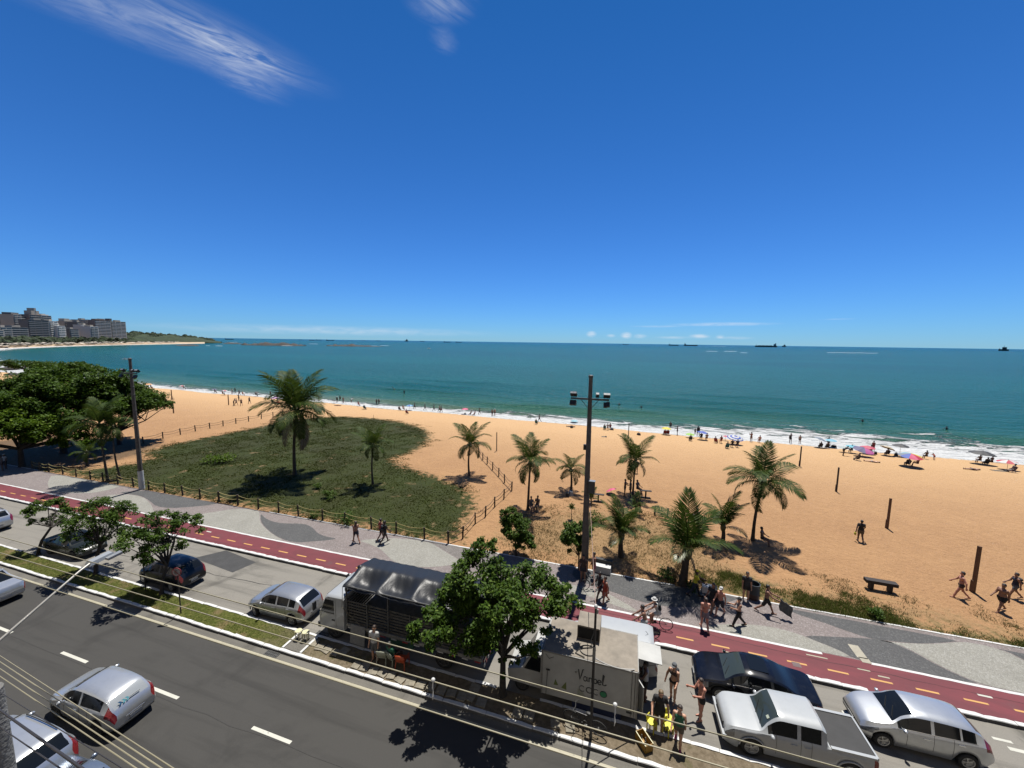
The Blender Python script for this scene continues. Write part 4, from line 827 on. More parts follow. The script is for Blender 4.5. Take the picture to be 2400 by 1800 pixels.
    for s in (1, -1):
        mo = MB().ell((xm_, s * (W_ / 2 + .075), zbm + .06), (.07, .105, .075), 10, 8).box((xm_ + .0, s * (W_ / 2 - .02), zbm + .02), (.06, .12, .04)).build('mirror', paint if not extra_dark == 'mirror' else M_TRIM, t, 60)
        # door seams and handles
        for x in [sidewin[0] - .25] + [(p[0] + p[1]) / 2 for p in pillars[:1]] + [max(sidewin[1] + .25, axles[1] + Ra + .05) if len(pillars) else sidewin[1] + .1]:
            k = int(np.argmin(np.abs(xs - x))); pts = [rows[j][k] * np.array([1, s, 1]) + np.array([0, s * .001, 0]) for j in range(1, 6)]; MB().tube(pts, .006, 4).build('door_seam', M_TRIM, t)
        for x in [(p[0] + p[1]) / 2 + .16 for p in pillars[:1]] + [sidewin[1] + .42]:
            k = int(np.argmin(np.abs(xs - x))); q = rows[3][k]; MB().box((q[0], s * (q[1] + .012), q[2] - .02), (.19, .03, .035)).build('door_handle', M_CHROME if chrome else paint, t)
        if belt_chrome:
            pts = [rows[5][k] * np.array([1, s, 1]) + np.array([0, s * .004, 0]) for k in range(n) if sidewin[1] - .05 < xs[k] < sidewin[0] + .1]; MB().tube(pts, .012, 5).build('window_trim', M_CHROME, t)
        if roofrail:
            pts = [rows[7][k] * np.array([1, s, 1]) + np.array([0, 0, .05]) for k in range(n) if rg[0] + .1 < xs[k] < ws[1] - .15][::2]; MB().tube(pts, .018, 6).build('roof_rail', M_TRIM, t)
    k = int(np.argmin(np.abs(xs - (ws[0] - .04)))); 
    for y0 in (.05, .5): MB().tube([(xs[k] + .02, y0, zb[k] + gh[k] + .03), (xs[k] - .22, y0 - .42, float(pch(np.array([xs[k] - .22]), top)[0]) + .02)], .008, 4).build('wiper', M_TRIM, t)
    if plate:
        zp = .5 * (zl[-1] + zb[-1]); MB().box((xr_ - .012, 0, zp), (.02, .40, .13)).build('number_plate', M_PLATE, t)
        MB().box((xr_ - .006, 0, zp + .11), (.02, .62, .025)).build('chrome_strip', M_CHROME, t)
        MB().box((xf + .012, 0, .40), (.02, .40, .12)).build('number_plate', M_PLATE, t)
        MB().tube([(xr_ + .02, -.62, .34), (xr_ - .02, 0, .34), (xr_ + .02, .62, .34)], .045, 6).build('rear_bumper_lip', M_TRIM, t)
    return t
LEFT = math.pi                 # heading towards -X
def hatch(name, label, cx, cy, head, paint, L_=3.95, W_=1.70, H_=1.47, wb=2.53, **k):
    h = L_ / 2; s = L_ / 3.95; z = H_ / 1.47
    top = [(h, .62 * z), (h - .08, .74 * z), (h - .35, .87 * z), (h - .80 * s, .98 * z), (h - .93 * s, 1.02 * z), (h - 1.42 * s, 1.35 * z), (h - 1.70 * s, H_ - .02), (h - 2.1 * s, H_), (-.55, H_ - .005), (-h + .75, H_ - .06), (-h + .50, H_ - .13), (-h + .14, 1.02 * z), (-h + .05, .88 * z), (-h, .70 * z)]
    belt = [(h, .54 * z), (h - .4, .75 * z), (h - .95, .90 * z), (0, .93 * z), (-h + .6, 1.0 * z), (-h + .2, .93 * z), (-h, .62 * z)]
    d = dict(ws=(h - .95 * s, h - 1.60 * s), rg=(-h + .52, -h + .15), sidewin=(h - 1.08 * s, -h + .60), pillars=((-.10, -.20), (-h + 1.05, -h + .99)), axles=(wb / 2 + .06, -wb / 2 + .06), lampz=1, lamps=(.50, .34)); d.update(k)
    return car(name, label, cx, cy, head, paint, L_, W_, top, belt, **d)
def sedan(name, label, cx, cy, head, paint, L_=4.5, W_=1.75, H_=1.46, wb=2.65, **k):
    h = L_ / 2; z = H_ / 1.46
    top = [(h, .60 * z), (h - .12, .72 * z), (h - .5, .86 * z), (h - 1.0, .95 * z), (h - 1.12, .985 * z), (h - 1.78, 1.36 * z), (h - 2.2, H_), (-.35, H_ - .01), (-h + 1.55, 1.36 * z), (-h + .80, 1.06 * z), (-h + .55, 1.03 * z), (-h + .12, .99 * z), (-h + .04, .90 * z), (-h, .68 * z)]
    belt = [(h, .54 * z), (h - .4, .76 * z), (h - 1.1, .89 * z), (0, .93 * z), (-h + .6, .97 * z), (-h + .15, .93 * z), (-h, .60 * z)]
    d = dict(ws=(h - 1.14, h - 1.92), rg=(-h + 1.72, -h + .84), sidewin=(h - 1.28, -h + 1.0), pillars=((-.12, -.22), (-h + 1.30, -h + 1.24)), axles=(wb / 2 + .05, -wb / 2 + .05), lamps=(.48, .34)); d.update(k)
    return car(name, label, cx, cy, head, paint, L_, W_, top, belt, **d)
# parked silver hatchback: wheels seen at (-16.83,15.15) and (-19.39,15.12)
hatch('parked_car', 'silver hatchback with dark rear window parked in front of the tarpaulin truck', -18.08, 15.88, LEFT + .02, M_SILV, rim='a', steer=-.35)
hatch('parked_car', 'dark hatchback under the street tree, behind the no-parking sign', -27.35, 15.92, LEFT - .01, M_NAVY, 3.95, 1.72, 1.50, rim='a')
sedan('parked_car', 'old dark green saloon parked beneath the leftmost slanting trees', -37.7, 16.15, LEFT + math.pi + .03, M_GREENP, 4.25, 1.68, 1.38, 2.55, rim='s', spokes=6)
hatch('parked_car', 'white car with black rear window, cut off by the left edge beside the cycle path', -49.0, 15.95, LEFT + .02, M_SILVW, 4.25, 1.78, 1.62, 2.6, roofrail=True)
sedan('moving_car', 'pale silver saloon in the far traffic lane at the left edge of the picture', -35.95, 11.45, LEFT, M_SILVW, 4.35, 1.72, 1.47, 2.55)
h_ = hatch('moving_car', 'silver car with a blue arrow sticker on its tailgate driving away in the near lane', -20.33, 8.98, LEFT + .02, M_SILVW, 3.95, 1.66, 1.47, 2.45, rim='s', spokes=6, pillars=((-.10, -.20),))
sedan('parked_car', 'glossy black saloon with sunroof parked beside the cycle path', 5.95, 18.08, LEFT - .03, M_BLACKP, 4.78, 1.84, 1.46, 2.75, wr=.335, glass=M_GLASSC, spokes=10, chrome=True, belt_chrome=True)
hatch('parked_car', 'silver compact car with black side windows at the right edge of the parking lane', 11.48, 17.80, LEFT - .01, M_SILVW, 4.0, 1.70, 1.52, 2.53, spokes=5, belt_chrome=True, chrome=True)
hatch('moving_car', 'dark-windowed estate car with roof bars at the bottom left, roof reflecting the sky', -20.35, 6.45, LEFT + .03, M_SILVW, 4.45, 1.80, 1.66, 2.65, roofrail=True, plate=True)
sedan('moving_car', 'steel-blue car at the bottom left edge, only bonnet and wing mirror in view', -16.4, 6.3, LEFT + .02, M_GREYB, 4.4, 1.76, 1.45, 2.6)
# sunroof of the black saloon, sticker on the moving car
bk = [o for o in COL.objects if o.get('label', '').startswith('glossy black')][0]
MB().box((-.10, 0, 1.472), (.72, .80, .02)).build('sunroof', M_GLASS, bk)
hatch_gate = h_
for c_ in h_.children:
    if c_.name.startswith('rear_window'): c_.data.materials[0] = pm('glass_painted_sky', (.42, .45, .47), .1, .0, spec=.8)  # sky reflection painted into the rear glass as a pale base colour
M_STK = pm('sticker_blue', (.02, .11, .24), .5); M_STK2 = pm('sticker_teal', (.12, .42, .50), .5)
for i, (mm, dy) in enumerate(((M_STK, .42), (M_STK2, .30), (M_STK2, .19))):
    q = [(-1.80, dy, 1.10), (-1.80, dy - .07, 1.10), (-1.765, dy - .13, 1.155), (-1.73, dy - .07, 1.22), (-1.73, dy, 1.22), (-1.765, dy - .06, 1.155)]
    MB().add([(x - .035, y, z) for x, y, z in q], [(0, 1, 2, 5), (5, 2, 3, 4)]).build('sticker', mm, h_)
    if i == 0: MB().box((-1.80, -.12, 1.16), (.012, .34, .05), ry=-.5).build('sticker_lettering', pm('sticker_grey', (.10, .13, .16), .5), h_)
# ---- white double-cab pickup
def pickup(cx, cy, head):
    t = thing('pickup_truck', 'white double-cab pickup with black bed cover parked in the front row', 'pickup', (cx, cy, .003), head, 'cars on and beside the road')
    L_, W_ = 4.85, 1.76; h = L_ / 2
    top = [(h, .78), (h - .06, .92), (h - .4, 1.03), (h - 1.12, 1.08), (h - 1.22, 1.11), (h - 1.70, 1.62), (h - 1.88, 1.69), (h - 3.16, 1.69), (h - 3.28, 1.62), (h - 3.34, 1.12), (h - 3.4, 1.08), (-h + .05, 1.08), (-h, 1.0)]
    belt = [(h, .70), (h - .3, .95), (h - 1.2, 1.03), (0, 1.06), (-h + .1, 1.06), (-h, .98)]
    c = car('pickup_truck', 'x', cx, cy, head, M_WHITEP, L_, W_, top, belt, axles=(1.52, -1.62), wr=.37, glass=M_GLASSC, pillars=((h - 2.36, h - 2.48),), ws=(h - 1.24, h - 1.80), rg=(h - 3.29, h - 3.33), sidewin=(h - 1.42, h - 3.12), lamps=(.30, .14), roof_inset=.17, rim='a', spokes=5, nose_w=.9, tail_w=.96)
    for ch in list(c.children): ch.parent = t
    bpy.data.objects.remove(c)
    # rubber-covered load bed with raised sides
    x0, x1 = -h + .06, h - 3.42; mb = MB().box(((x0 + x1) / 2, 0, 1.085), (x1 - x0, 1.50, .03)); mb.build('bed_cover', pm('bed_cover', (.040, .040, .040), .8, var=.35, vscale=1.2, bump=.2, bscale=6), t)
    for s in (1, -1): MB().box(((x0 + x1) / 2, s * .80, 1.10), (x1 - x0, .11, .07)).build('bed_rail', M_WHITEP, t, 30)
    MB().box((x0 - .03, 0, 1.08), (.06, 1.62, .10)).build('tailgate_edge', M_WHITEP, t)
    for s in (1, -1):
        for xw in (1.52, -1.62):
            pts = [(xw + .44 * math.cos(a), s * (W_ / 2 + .005), .37 + .44 * math.sin(a)) for a in np.linspace(.15, math.pi - .15, 14)]; MB().tube(pts, .03, 6).build('wheel_arch', M_WHITEP, t, 60)
    MB().box((h + .02, 0, .52), (.14, 1.66, .18)).build('front_bumper', M_WHITEP, t); MB().box((h + .01, 0, .76), (.05, 1.0, .16)).build('grille', M_TRIM, t)
    MB().box((h - 1.50, .45, 1.42), (.02, .14, .10), ry=-.85).build('sticker', pm('sticker_pale', (.5, .55, .45), .6), t)
    return t
pickup(6.62, 15.98, LEFT + .03)
# ---- tarpaulin truck (stake bed)
M_TARP = bpy.data.materials.new('black_tarpaulin'); t, b = nodes(M_TARP); g = N(t, 'ShaderNodeTexCoord').outputs['Object']
b.inputs['Base Color'].default_value = (.010, .011, .013, 1); b.inputs['Roughness'].default_value = .42; b.inputs['Specular IOR Level'].default_value = .26
bumpn(t, b, math_(t, 'ADD', noise(t, g, 1.6, 4, .6, .6, (1, .35, 1)), math_(t, 'MULTIPLY', noise(t, g, 6, 3, .6, 1.2, (1, .5, 1)), .35)), .22, .10)
M_WOOD = pm('weathered_boards', (.115, .105, .090), .85, var=.45, vscale=5, bump=.4, bscale=18)
M_STEEL = pm('grey_steel', (.16, .16, .155), .6, .3, var=.4, vscale=6)
M_STEELW = pm('pale_steel', (.40, .39, .36), .6, .2, var=.35, vscale=5)
def tarp_truck(cx, cy, head):
    t = thing('tarpaulin_truck', 'white cab lorry with slatted stake bed under a sagging black tarpaulin', 'truck', (cx, cy, .003), head)
    W_ = 2.25; hw = W_ / 2
    # cab: side profile swept across the width with rounded shoulders
    prof = [(0.05, .55), (0.0, .95), (.02, 1.35), (.10, 1.50), (.42, 2.28), (.58, 2.38), (1.55, 2.42), (1.62, 2.34), (1.62, .62)]    # x back from the front bumper
    def cabsec(y, sc): return [(-(x - .8) * (1 - .0) + -.0, y, z - (.06 if z > 2 else 0) * sc) for x, z in prof]
    ys = [-hw, -hw + .05, -hw + .16, hw - .16, hw - .05, hw]; V = []; Fa = []; k = len(prof)
    for y in ys:
        edge = 1 if abs(y) > hw - .01 else (.45 if abs(y) > hw - .06 else 0)
        for x, z in prof: V.append((-(x + .04 * edge * (1 if x < .8 else -1)), y, z - .09 * edge * (z > 2.2) ))
    for i in range(len(ys) - 1):
        for j in range(k): Fa.append((i * k + j, i * k + (j + 1) % k, (i + 1) * k + (j + 1) % k, (i + 1) * k + j))
    Fa += [tuple(range(k))[::-1], tuple((len(ys) - 1) * k + j for j in range(k))]
    cab = MB().add(V, Fa).build('cab', M_WHITEP, t, 35)
    MB().add([(-.125, -hw + .14, 1.52), (-.125, hw - .14, 1.52), (-.425, hw - .2, 2.26), (-.425, -hw + .2, 2.26)], [(0, 1, 2, 3)]).build('windscreen', M_GLASS, cab).location = (.03, 0, .012)
    for s in (1, -1):
        q = [(-.16, 1.46), (-.45, 2.14), (-.98, 2.14), (-.98, 1.38), (-.20, 1.38)]; V = [(x, s * (hw + .006), z) for x, z in q]
        MB().add(V if s < 0 else V[::-1], [tuple(range(5))]).build('door_window', M_GLASS, cab)
        MB().tube([(-1.08, s * (hw + .004), 2.2), (-1.08, s * (hw + .004), .72)], .008, 4).build('door_seam', M_TRIM, cab); MB().tube([(-.14, s * (hw + .004), 1.45), (-.12, s * (hw + .004), .9)], .008, 4).build('door_seam', M_TRIM, cab)
        MB().box((-.92, s * (hw + .012), 1.06), (.18, .025, .07)).build('door_handle', M_TRIM, cab)
        MB().box((.14, s * (hw + .13), 1.72), (.07, .20, .42)).tube([(-.02, s * hw, 1.95), (.12, s * (hw + .08), 1.95)], .015, 5).build('wing_mirror', M_TRIM, t)
        MB().box((.0, s * (hw - .28), .80), (.05, .34, .18)).build('headlight', M_LAMPW, t)
    MB().box((.03, 0, .58), (.16, W_ - .06, .28)).build('bumper', M_TRIM, t); MB().box((-1.05, -.1, 2.415), (.42, .62, .03)).build('roof_hatch', M_STEEL, cab)
    # chassis, wheels
    bl = 7.4; x0 = -1.78; x1 = x0 - bl
    MB().box(((x0 + x1) / 2 + .5, .42, .78), (bl + 1, .10, .22)).box(((x0 + x1) / 2 + .5, -.42, .78), (bl + 1, .10, .22)).build('chassis', M_UNDER, t)
    for s in (1, -1):
        put_wheel(t, -.92, s * (hw - .16), .46, .26, 6, 's'); put_wheel(t, x1 + 2.0, s * (hw - .17), .46, .26, 6, 's'); put_wheel(t, x1 + 2.0, s * (hw - .45), .46, .26, 6, 's')
    MB().box((x0 - .9, hw - .30, .70), (1.0, .5, .42)).build('fuel_tank', M_STEEL, t); MB().box((x0 - 3.1, hw - .25, .72), (1.3, .4, .40)).build('tool_box', pm('green_box', (.03, .12, .09), .6), t)
    # bed floor, side boards, stakes, slats
    zb = 1.08; MB().box(((x0 + x1) / 2, 0, zb), (bl, W_ + .1, .12)).build('bed_floor', M_STEELW, t)
    n_st = 7
    for s in (1, -1):
        y = s * (hw + .06)
        MB().box(((x0 + x1) / 2, y + s * .02, zb + .02), (bl, .05, .16)).build('side_rail', M_STEELW, t)
        for i in range(12):
            xx = x0 - .3 - i * (bl - .5) / 11; MB().box((xx, y + s * .05, zb - .10), (.30, .012, .06)).build('reflective_mark', pm('reflector_red', (.45, .04, .05), .4) if i % 2 else pm('reflector_white', (.6, .6, .6), .4), t)
        for i in range(n_st): xx = x0 - .06 - i * (bl - .12) / (n_st - 1); MB().box((xx, y, zb + .70 + (.36 if i % 2 == 0 else .0)), (.06, .06, 1.35 + (.72 if i % 2 == 0 else 0))).build('stake', M_STEEL, t)
        for k_ in range(8): MB().box(((x0 + x1) / 2, y - s * .045, zb + .18 + k_ * .155), (bl, .025, .085)).build('slat', M_WOOD, t)
        MB().tube([(x0 - .1, y, zb + 2.10), (x1 + .1, y, zb + 2.10)], .03, 6).build('top_rail', M_STEEL, t)
    for k_ in range(8): [MB().box((xq, 0, zb + .18 + k_ * .155), (.025, W_, .085)).build('slat', M_WOOD, t) for xq in (x0 - .02, x1 + .02)]
    ribx = [x0 - .05 - i * (bl - .1) / 4 for i in range(5)]
    # tarpaulin: hangs over a ridge on one side and sags between the hoops
    nx_, ny_ = 74, 31; V = []
    for i in range(nx_):
        x = x0 + .12 - (bl + .24) * i / (nx_ - 1); ph = (x0 - .05 - x) / ((bl - .1) / 4); sag = abs(math.sin(math.pi * ph)) ** 1.0
        for j in range(ny_):
            w_ = max(0, j - 5) / (ny_ - 6); y = -(hw + .14) + (W_ + .28) * w_        # from right (sea side, -y local) to left (road side)
            zr = zb + 2.44 - .30 * abs(w_ - .46) / .54 - .012 * math.sin(x * 5 + w_ * 3)
            z = zr - sag * .34 * math.exp(-((w_ - .74) / .20) ** 2) - sag * .06 * math.sin(math.pi * w_)
            if w_ > .97: z -= .05 + .07 * abs(math.sin(ph * 2.3 + .5)); 
            if j < 6: y = -(hw + .13) - .01 * (5 - j); z = zr - .36 * 0 - (5 - j) * .40
            V.append((x, y, z + .012 * math.sin(x * 13 + y * 5)))
    idx = np.arange(nx_ * ny_).reshape(nx_, ny_); Fq = np.stack([idx[:-1, :-1], idx[:-1, 1:], idx[1:, 1:], idx[1:, :-1]], -1).reshape(-1, 4)[:, ::-1]
    me = mesh_np('tarpaulin', V, Fq, M_TARP, True); o = link('tarpaulin', me, t)
    for xx in ribx:
        MB().tube([(xx, -hw - .06, zb + 2.08), (xx, -.1, zb + 2.38), (xx, hw + .06, zb + 2.10)], .025, 6).build('hoop', M_STEEL, t)
    # bunched front end of the tarpaulin and its tie
    rng = np.random.default_rng(3); mb = MB()
    for i in range(14): a = rng.uniform(0, 1); mb.ell((x0 + .28 - .3 * rng.uniform(0, 1), -.2 + 1.0 * a, zb + 2.12 - .5 * a + rng.normal(0, .10)), (rng.uniform(.08, .2), rng.uniform(.1, .22), rng.uniform(.05, .14)), 7, 5, rng.uniform(0, 3))
    mb.build('tarpaulin_bunch', M_TARP, t, 80)
    MB().tube([(x0 + .15, hw + .08, zb + 2.02), (x0 + .2, hw + .1, zb + .9), (x0 - 1.6, hw + .12, zb - .3)], .014, 5).build('tie_rope', pm('tie_rope', (.25, .21, .14), .9), t)
    MB().box((x0 - .75, hw + .16, .74), (.85, .05, .95), rx=.12).build('hanging_board', pm('pale_board', (.34, .34, .33), .8, var=.35, vscale=6), t)
    for i in range(9): MB().box((x1 - .05, -hw + .13 + i * .25, .72), (.03, .125, .14)).build('rear_chevron', pm('reflector_red', (.45, .04, .05), .4) if i % 2 else pm('reflector_white', (.6, .6, .6), .4), t)
    for s in (1, -1): MB().box((x1 - .03, s * (hw - .2), .95), (.05, .3, .12)).build('tail_light', M_LAMPR, t)
    return t
tarp_truck(-14.92, 16.15, LEFT)
# ------------------------------------------------------------------ coconut stall: box truck
M_BOXW = pm('box_white', (.60, .60, .57), .5, var=.18, vscale=1.5); M_BOXR = pm('box_roof_dusty', (.36, .31, .245), .85, var=.3, vscale=2.2, bump=.15, bscale=12)
M_BLUE = pm('blue_skirt', (.012, .022, .075), .5); M_INK = pm('lettering_dark', (.035, .038, .042), .6); M_COCO = pm('coconut_green', (.035, .30, .13), .6); M_LEAFP = pm('printed_leaf', (.16, .20, .05), .6); M_WIRE = pm('black_cable', (.015, .015, .015), .7)
ct = thing('coconut_truck', 'white box truck of the coconut stall with dusty roof and printed side', 'truck', (-.98, 15.91, .003), 0)
bx0, bx1, hy, z0, z1 = -1.97, 1.93, 1.04, .42, 2.45
box = MB().box((0, 0, (z0 + z1) / 2), (bx1 - bx0, 2 * hy, z1 - z0)).build('box_body', M_BOXW, ct, None)
MB().box((0, 0, z1 + .012), (bx1 - bx0 - .06, 2 * hy - .06, .02)).build('roof_panel', M_BOXR, ct)
for s in (1, -1): MB().box((0, s * (hy + .004), z1 - .02), (bx1 - bx0 + .02, .045, .07)).build('roof_edge', M_STEELW, ct)
for x in (bx0, bx1): MB().box((x, 0, z1 - .02), (.045, 2 * hy + .04, .07)).build('roof_edge', M_STEELW, ct); 
for x in (bx0, bx1):
    for s in (1, -1): MB().box((x, s * hy, (z0 + z1) / 2), (.06, .06, z1 - z0)).build('corner_post', M_STEELW, ct)
MB().box((bx1 - .22, -hy - .012, (z0 + z1) / 2), (.02, .02, z1 - z0 - .1)).build('door_bar', M_STEEL, ct); MB().box((bx1 - .10, -hy - .012, (z0 + z1) / 2), (.02, .02, z1 - z0 - .1)).build('door_bar', M_STEEL, ct)
MB().box((.35, -hy + .1, .27), (2.0, .1, .36)).build('side_skirt', M_BLUE, ct); MB().box((0, 0, .32), (3.4, 1.2, .2)).build('chassis', M_UNDER, ct)
for s in (1, -1): put_wheel(ct, .85, s * (hy - .16), .34, .2, 6, 's')
# cool unit on the roof, tilted lid, front shade painted as a black panel
MB().box((-.15, .55, z1 + .33), (.98, .95, .60)).build('roof_unit', M_BOXR, ct); MB().box((-.15, .55 - .482, z1 + .31), (.90, .02, .50)).build('unit_front_shade', pm('dark_shade_and_opening', (.006, .006, .006), .9), ct)
for x in (-.62, .32): MB().box((x, .10, z1 + .33), (.03, .12, .62)).build('unit_flap', M_BOXR, ct)
MB().tube([(.1, .02, z1 + .5), (-.02, -.15, z1 + .2), (.05, -.35, z1 + .06), (-.45, -.55, z1 + .05), (-.6, -.85, z1 + .05), (-.2, -.98, z1 + .06)], .018, 6).build('hose', M_WIRE, ct, 60)
MB().tube([(-.1 + .34 * math.cos(a), -.55 + .28 * math.sin(a), z1 + .05) for a in np.linspace(.4, 5.6, 20)], .016, 6).build('cable_loop', M_WIRE, ct, 60)
# awning over the serving hatch at the rear
MB().box((bx1 + .50, .58, 2.13), (.98, 1.04, .03), ry=.04).build('awning', M_BOXW, ct); MB().box((bx1 + .015, .58, 1.62), (.02, .96, .92)).build('serving_hatch', pm('dark_shade_and_opening', (.006, .006, .006), .9), ct)
for y in (.1, 1.05): MB().tube([(bx1 + .02, y, 1.7), (bx1 + .92, y, 2.10)], .012, 5).build('awning_strut', M_STEEL, ct)
MB().box((bx1 + .12, -.55, 1.05), (.04, .55, 1.2), rz=.5).build('rear_door', M_BOXW, ct)
# cab in front (left), low white bonnet
cab = MB().add([(bx0 - .03, -.9, .45), (bx0 - 1.55, -.86, .45), (bx0 - 1.6, -.84, .95), (bx0 - .95, -.84, 1.15), (bx0 - .55, -.74, 1.85), (bx0 - .03, -.76, 1.9)] + [(bx0 - .03, .9, .45), (bx0 - 1.55, .86, .45), (bx0 - 1.6, .84, .95), (bx0 - .95, .84, 1.15), (bx0 - .55, .74, 1.85), (bx0 - .03, .76, 1.9)], [(0, 1, 2, 3, 4, 5)[::-1], (6, 7, 8, 9, 10, 11), (1, 7, 8, 2)[::-1], (2, 8, 9, 3)[::-1], (3, 9, 10, 4)[::-1], (4, 10, 11, 5)[::-1], (0, 6, 7, 1)[::-1]]).build('cab', M_BOXW, ct, 30)
MB().add([(bx0 - .93, -.74, 1.19), (bx0 - .93, .74, 1.19), (bx0 - .58, .66, 1.81), (bx0 - .58, -.66, 1.81)], [(0, 1, 2, 3)[::-1]]).build('windscreen', M_GLASS, ct).location = (-.015, 0, .005)
for s in (1, -1):
    V = [(bx0 - .85, s * .845, 1.17), (bx0 - .52, s * .77, 1.78), (bx0 - .12, s * .785, 1.80), (bx0 - .12, s * .855, 1.17)]; MB().add(V if s < 0 else V[::-1], [(0, 1, 2, 3)]).build('cab_window', M_GLASS, ct); put_wheel(ct, bx0 - .95, s * .72, .32, .2, 6, 's')
# printed side: script lettering drawn as strokes
def strokes(par, lines, x0, z0_, sc, mat, w=.016, name='lettering'):
    for ln in lines:
        MB().tube([(x0 + x * sc, -hy - .008, z0_ + z * sc) for x, z in ln], w, 5, flat=.35).build(name, mat, par, 60)
arc = lambda cx, cz, rx_, rz_, a0, a1, n=14: [(cx + rx_ * math.cos(R(a)), cz + rz_ * math.sin(R(a))) for a in np.linspace(a0, a1, n)]
van = [[(-.28, .70), (-.20, .55), (-.14, .72)], [(0, .95), (.06, .5), (.14, .02), (.24, .45), (.36, 1.0), (.46, 1.02)], arc(.58, .22, .14, .2, 60, 390), [(.72, .42), (.72, .12), (.80, .03)], [(.90, .42), (.90, .03)], arc(1.02, .22, .12, .2, 170, 0, 8) + [(1.14, .03)],
       [(1.28, .42), (1.28, -.30)], arc(1.42, .22, .14, .2, 0, 360), [(1.62, .20), (1.90, .24)] , arc(1.77, .22, .15, .2, 10, 320), [(2.02, .1), (2.14, .9), (2.06, 1.0), (2.02, .5), (2.06, .05), (2.2, .05), (2.34, .16)]]
strokes(ct, van, -.42, 1.50, .49, M_INK, .026)
coco = [arc(.2, .2, .2, .22, 45, 315), arc(.72, .2, .22, .22, 0, 360, 20), arc(1.22, .2, .2, .22, 45, 315)]
strokes(ct, coco, -.36, 1.02, .56, M_INK, .020)
MB().lathe([(.135, 0), (.135, .006)], 20, (.62, -hy - .004, 1.12), 'Y').build('coconut_print', M_COCO, ct); strokes(ct, [arc(.62, 1.12, .14, .14, 0, 360, 22), [(.52, 1.20), (.58, 1.23), (.64, 1.20), (.72, 1.22)]], 0, 0, 1, M_INK, .012, 'coconut_print_outline')
for q in ([(-1.45, .95), (-1.38, 1.25), (-1.25, .98)], [(-1.12, .92), (-.92, 1.24), (-.90, .86)], [(-.45, .7), (-.42, 1.1), (-.2, .95), (-.1, .75)]):
    MB().add([(x, -hy - .006, z) for x, z in q], [tuple(range(len(q)))]).build('printed_leaf', M_LEAFP if q[0][0] < -1 else pm('printed_faint', (.40, .41, .33), .6), ct)
MB().tube([(-1.72, -hy - .05, 1.62), (-1.76, -hy - .10, .5)], .012, 5).box((-1.70, -hy - .06, 1.63), (.16, .04, .04)).build('rod', M_WIRE, ct); MB().box((1.65, -hy - .006, .62), (.22, .01, .09)).build('number_plate', M_INK, ct)
MB().tube([(bx0 + .15, -hy - .01, 2.30), (bx0 + .3, -hy - .02, 2.12), (bx0 + .5, -hy - .01, 2.25)], .008, 5).build('cable', M_WIRE, ct)
# ---- white van behind it
car('parked_van', 'white van between the coconut stall and the cycle path, only roof and rear visible', -.25, 18.12, LEFT, M_WHITEP, 4.35, 1.72, [(2.17, .8), (2.1, .95), (1.6, 1.08), (1.42, 1.14), (.85, 1.68), (.55, 1.78), (-1.75, 1.80), (-2.0, 1.72), (-2.12, 1.10), (-2.17, .8)], [(2.17, .7), (1.7, .98), (0, 1.05), (-2.0, 1.08), (-2.17, .72)], axles=(1.3, -1.35), pillars=((.2, .08),), ws=(1.44, .80), rg=(-1.99, -2.11), sidewin=(1.2, -.5), lamps=(.4, .10), roof_inset=.14, cat='van', rim='s', spokes=6, tail_w=.93)
vn = [o for o in COL.objects if o.name == 'parked_van'][0]
for x in (.62, -.4, -1.1): MB().box((x, 0, 1.815), (.02, 1.2, .012)).build('roof_rib', M_WHITEP, vn)
MB().tube([(-1.75, .1, 1.80), (-1.62, .16, 1.98)], .01, 5).build('aerial', M_TRIM, vn)

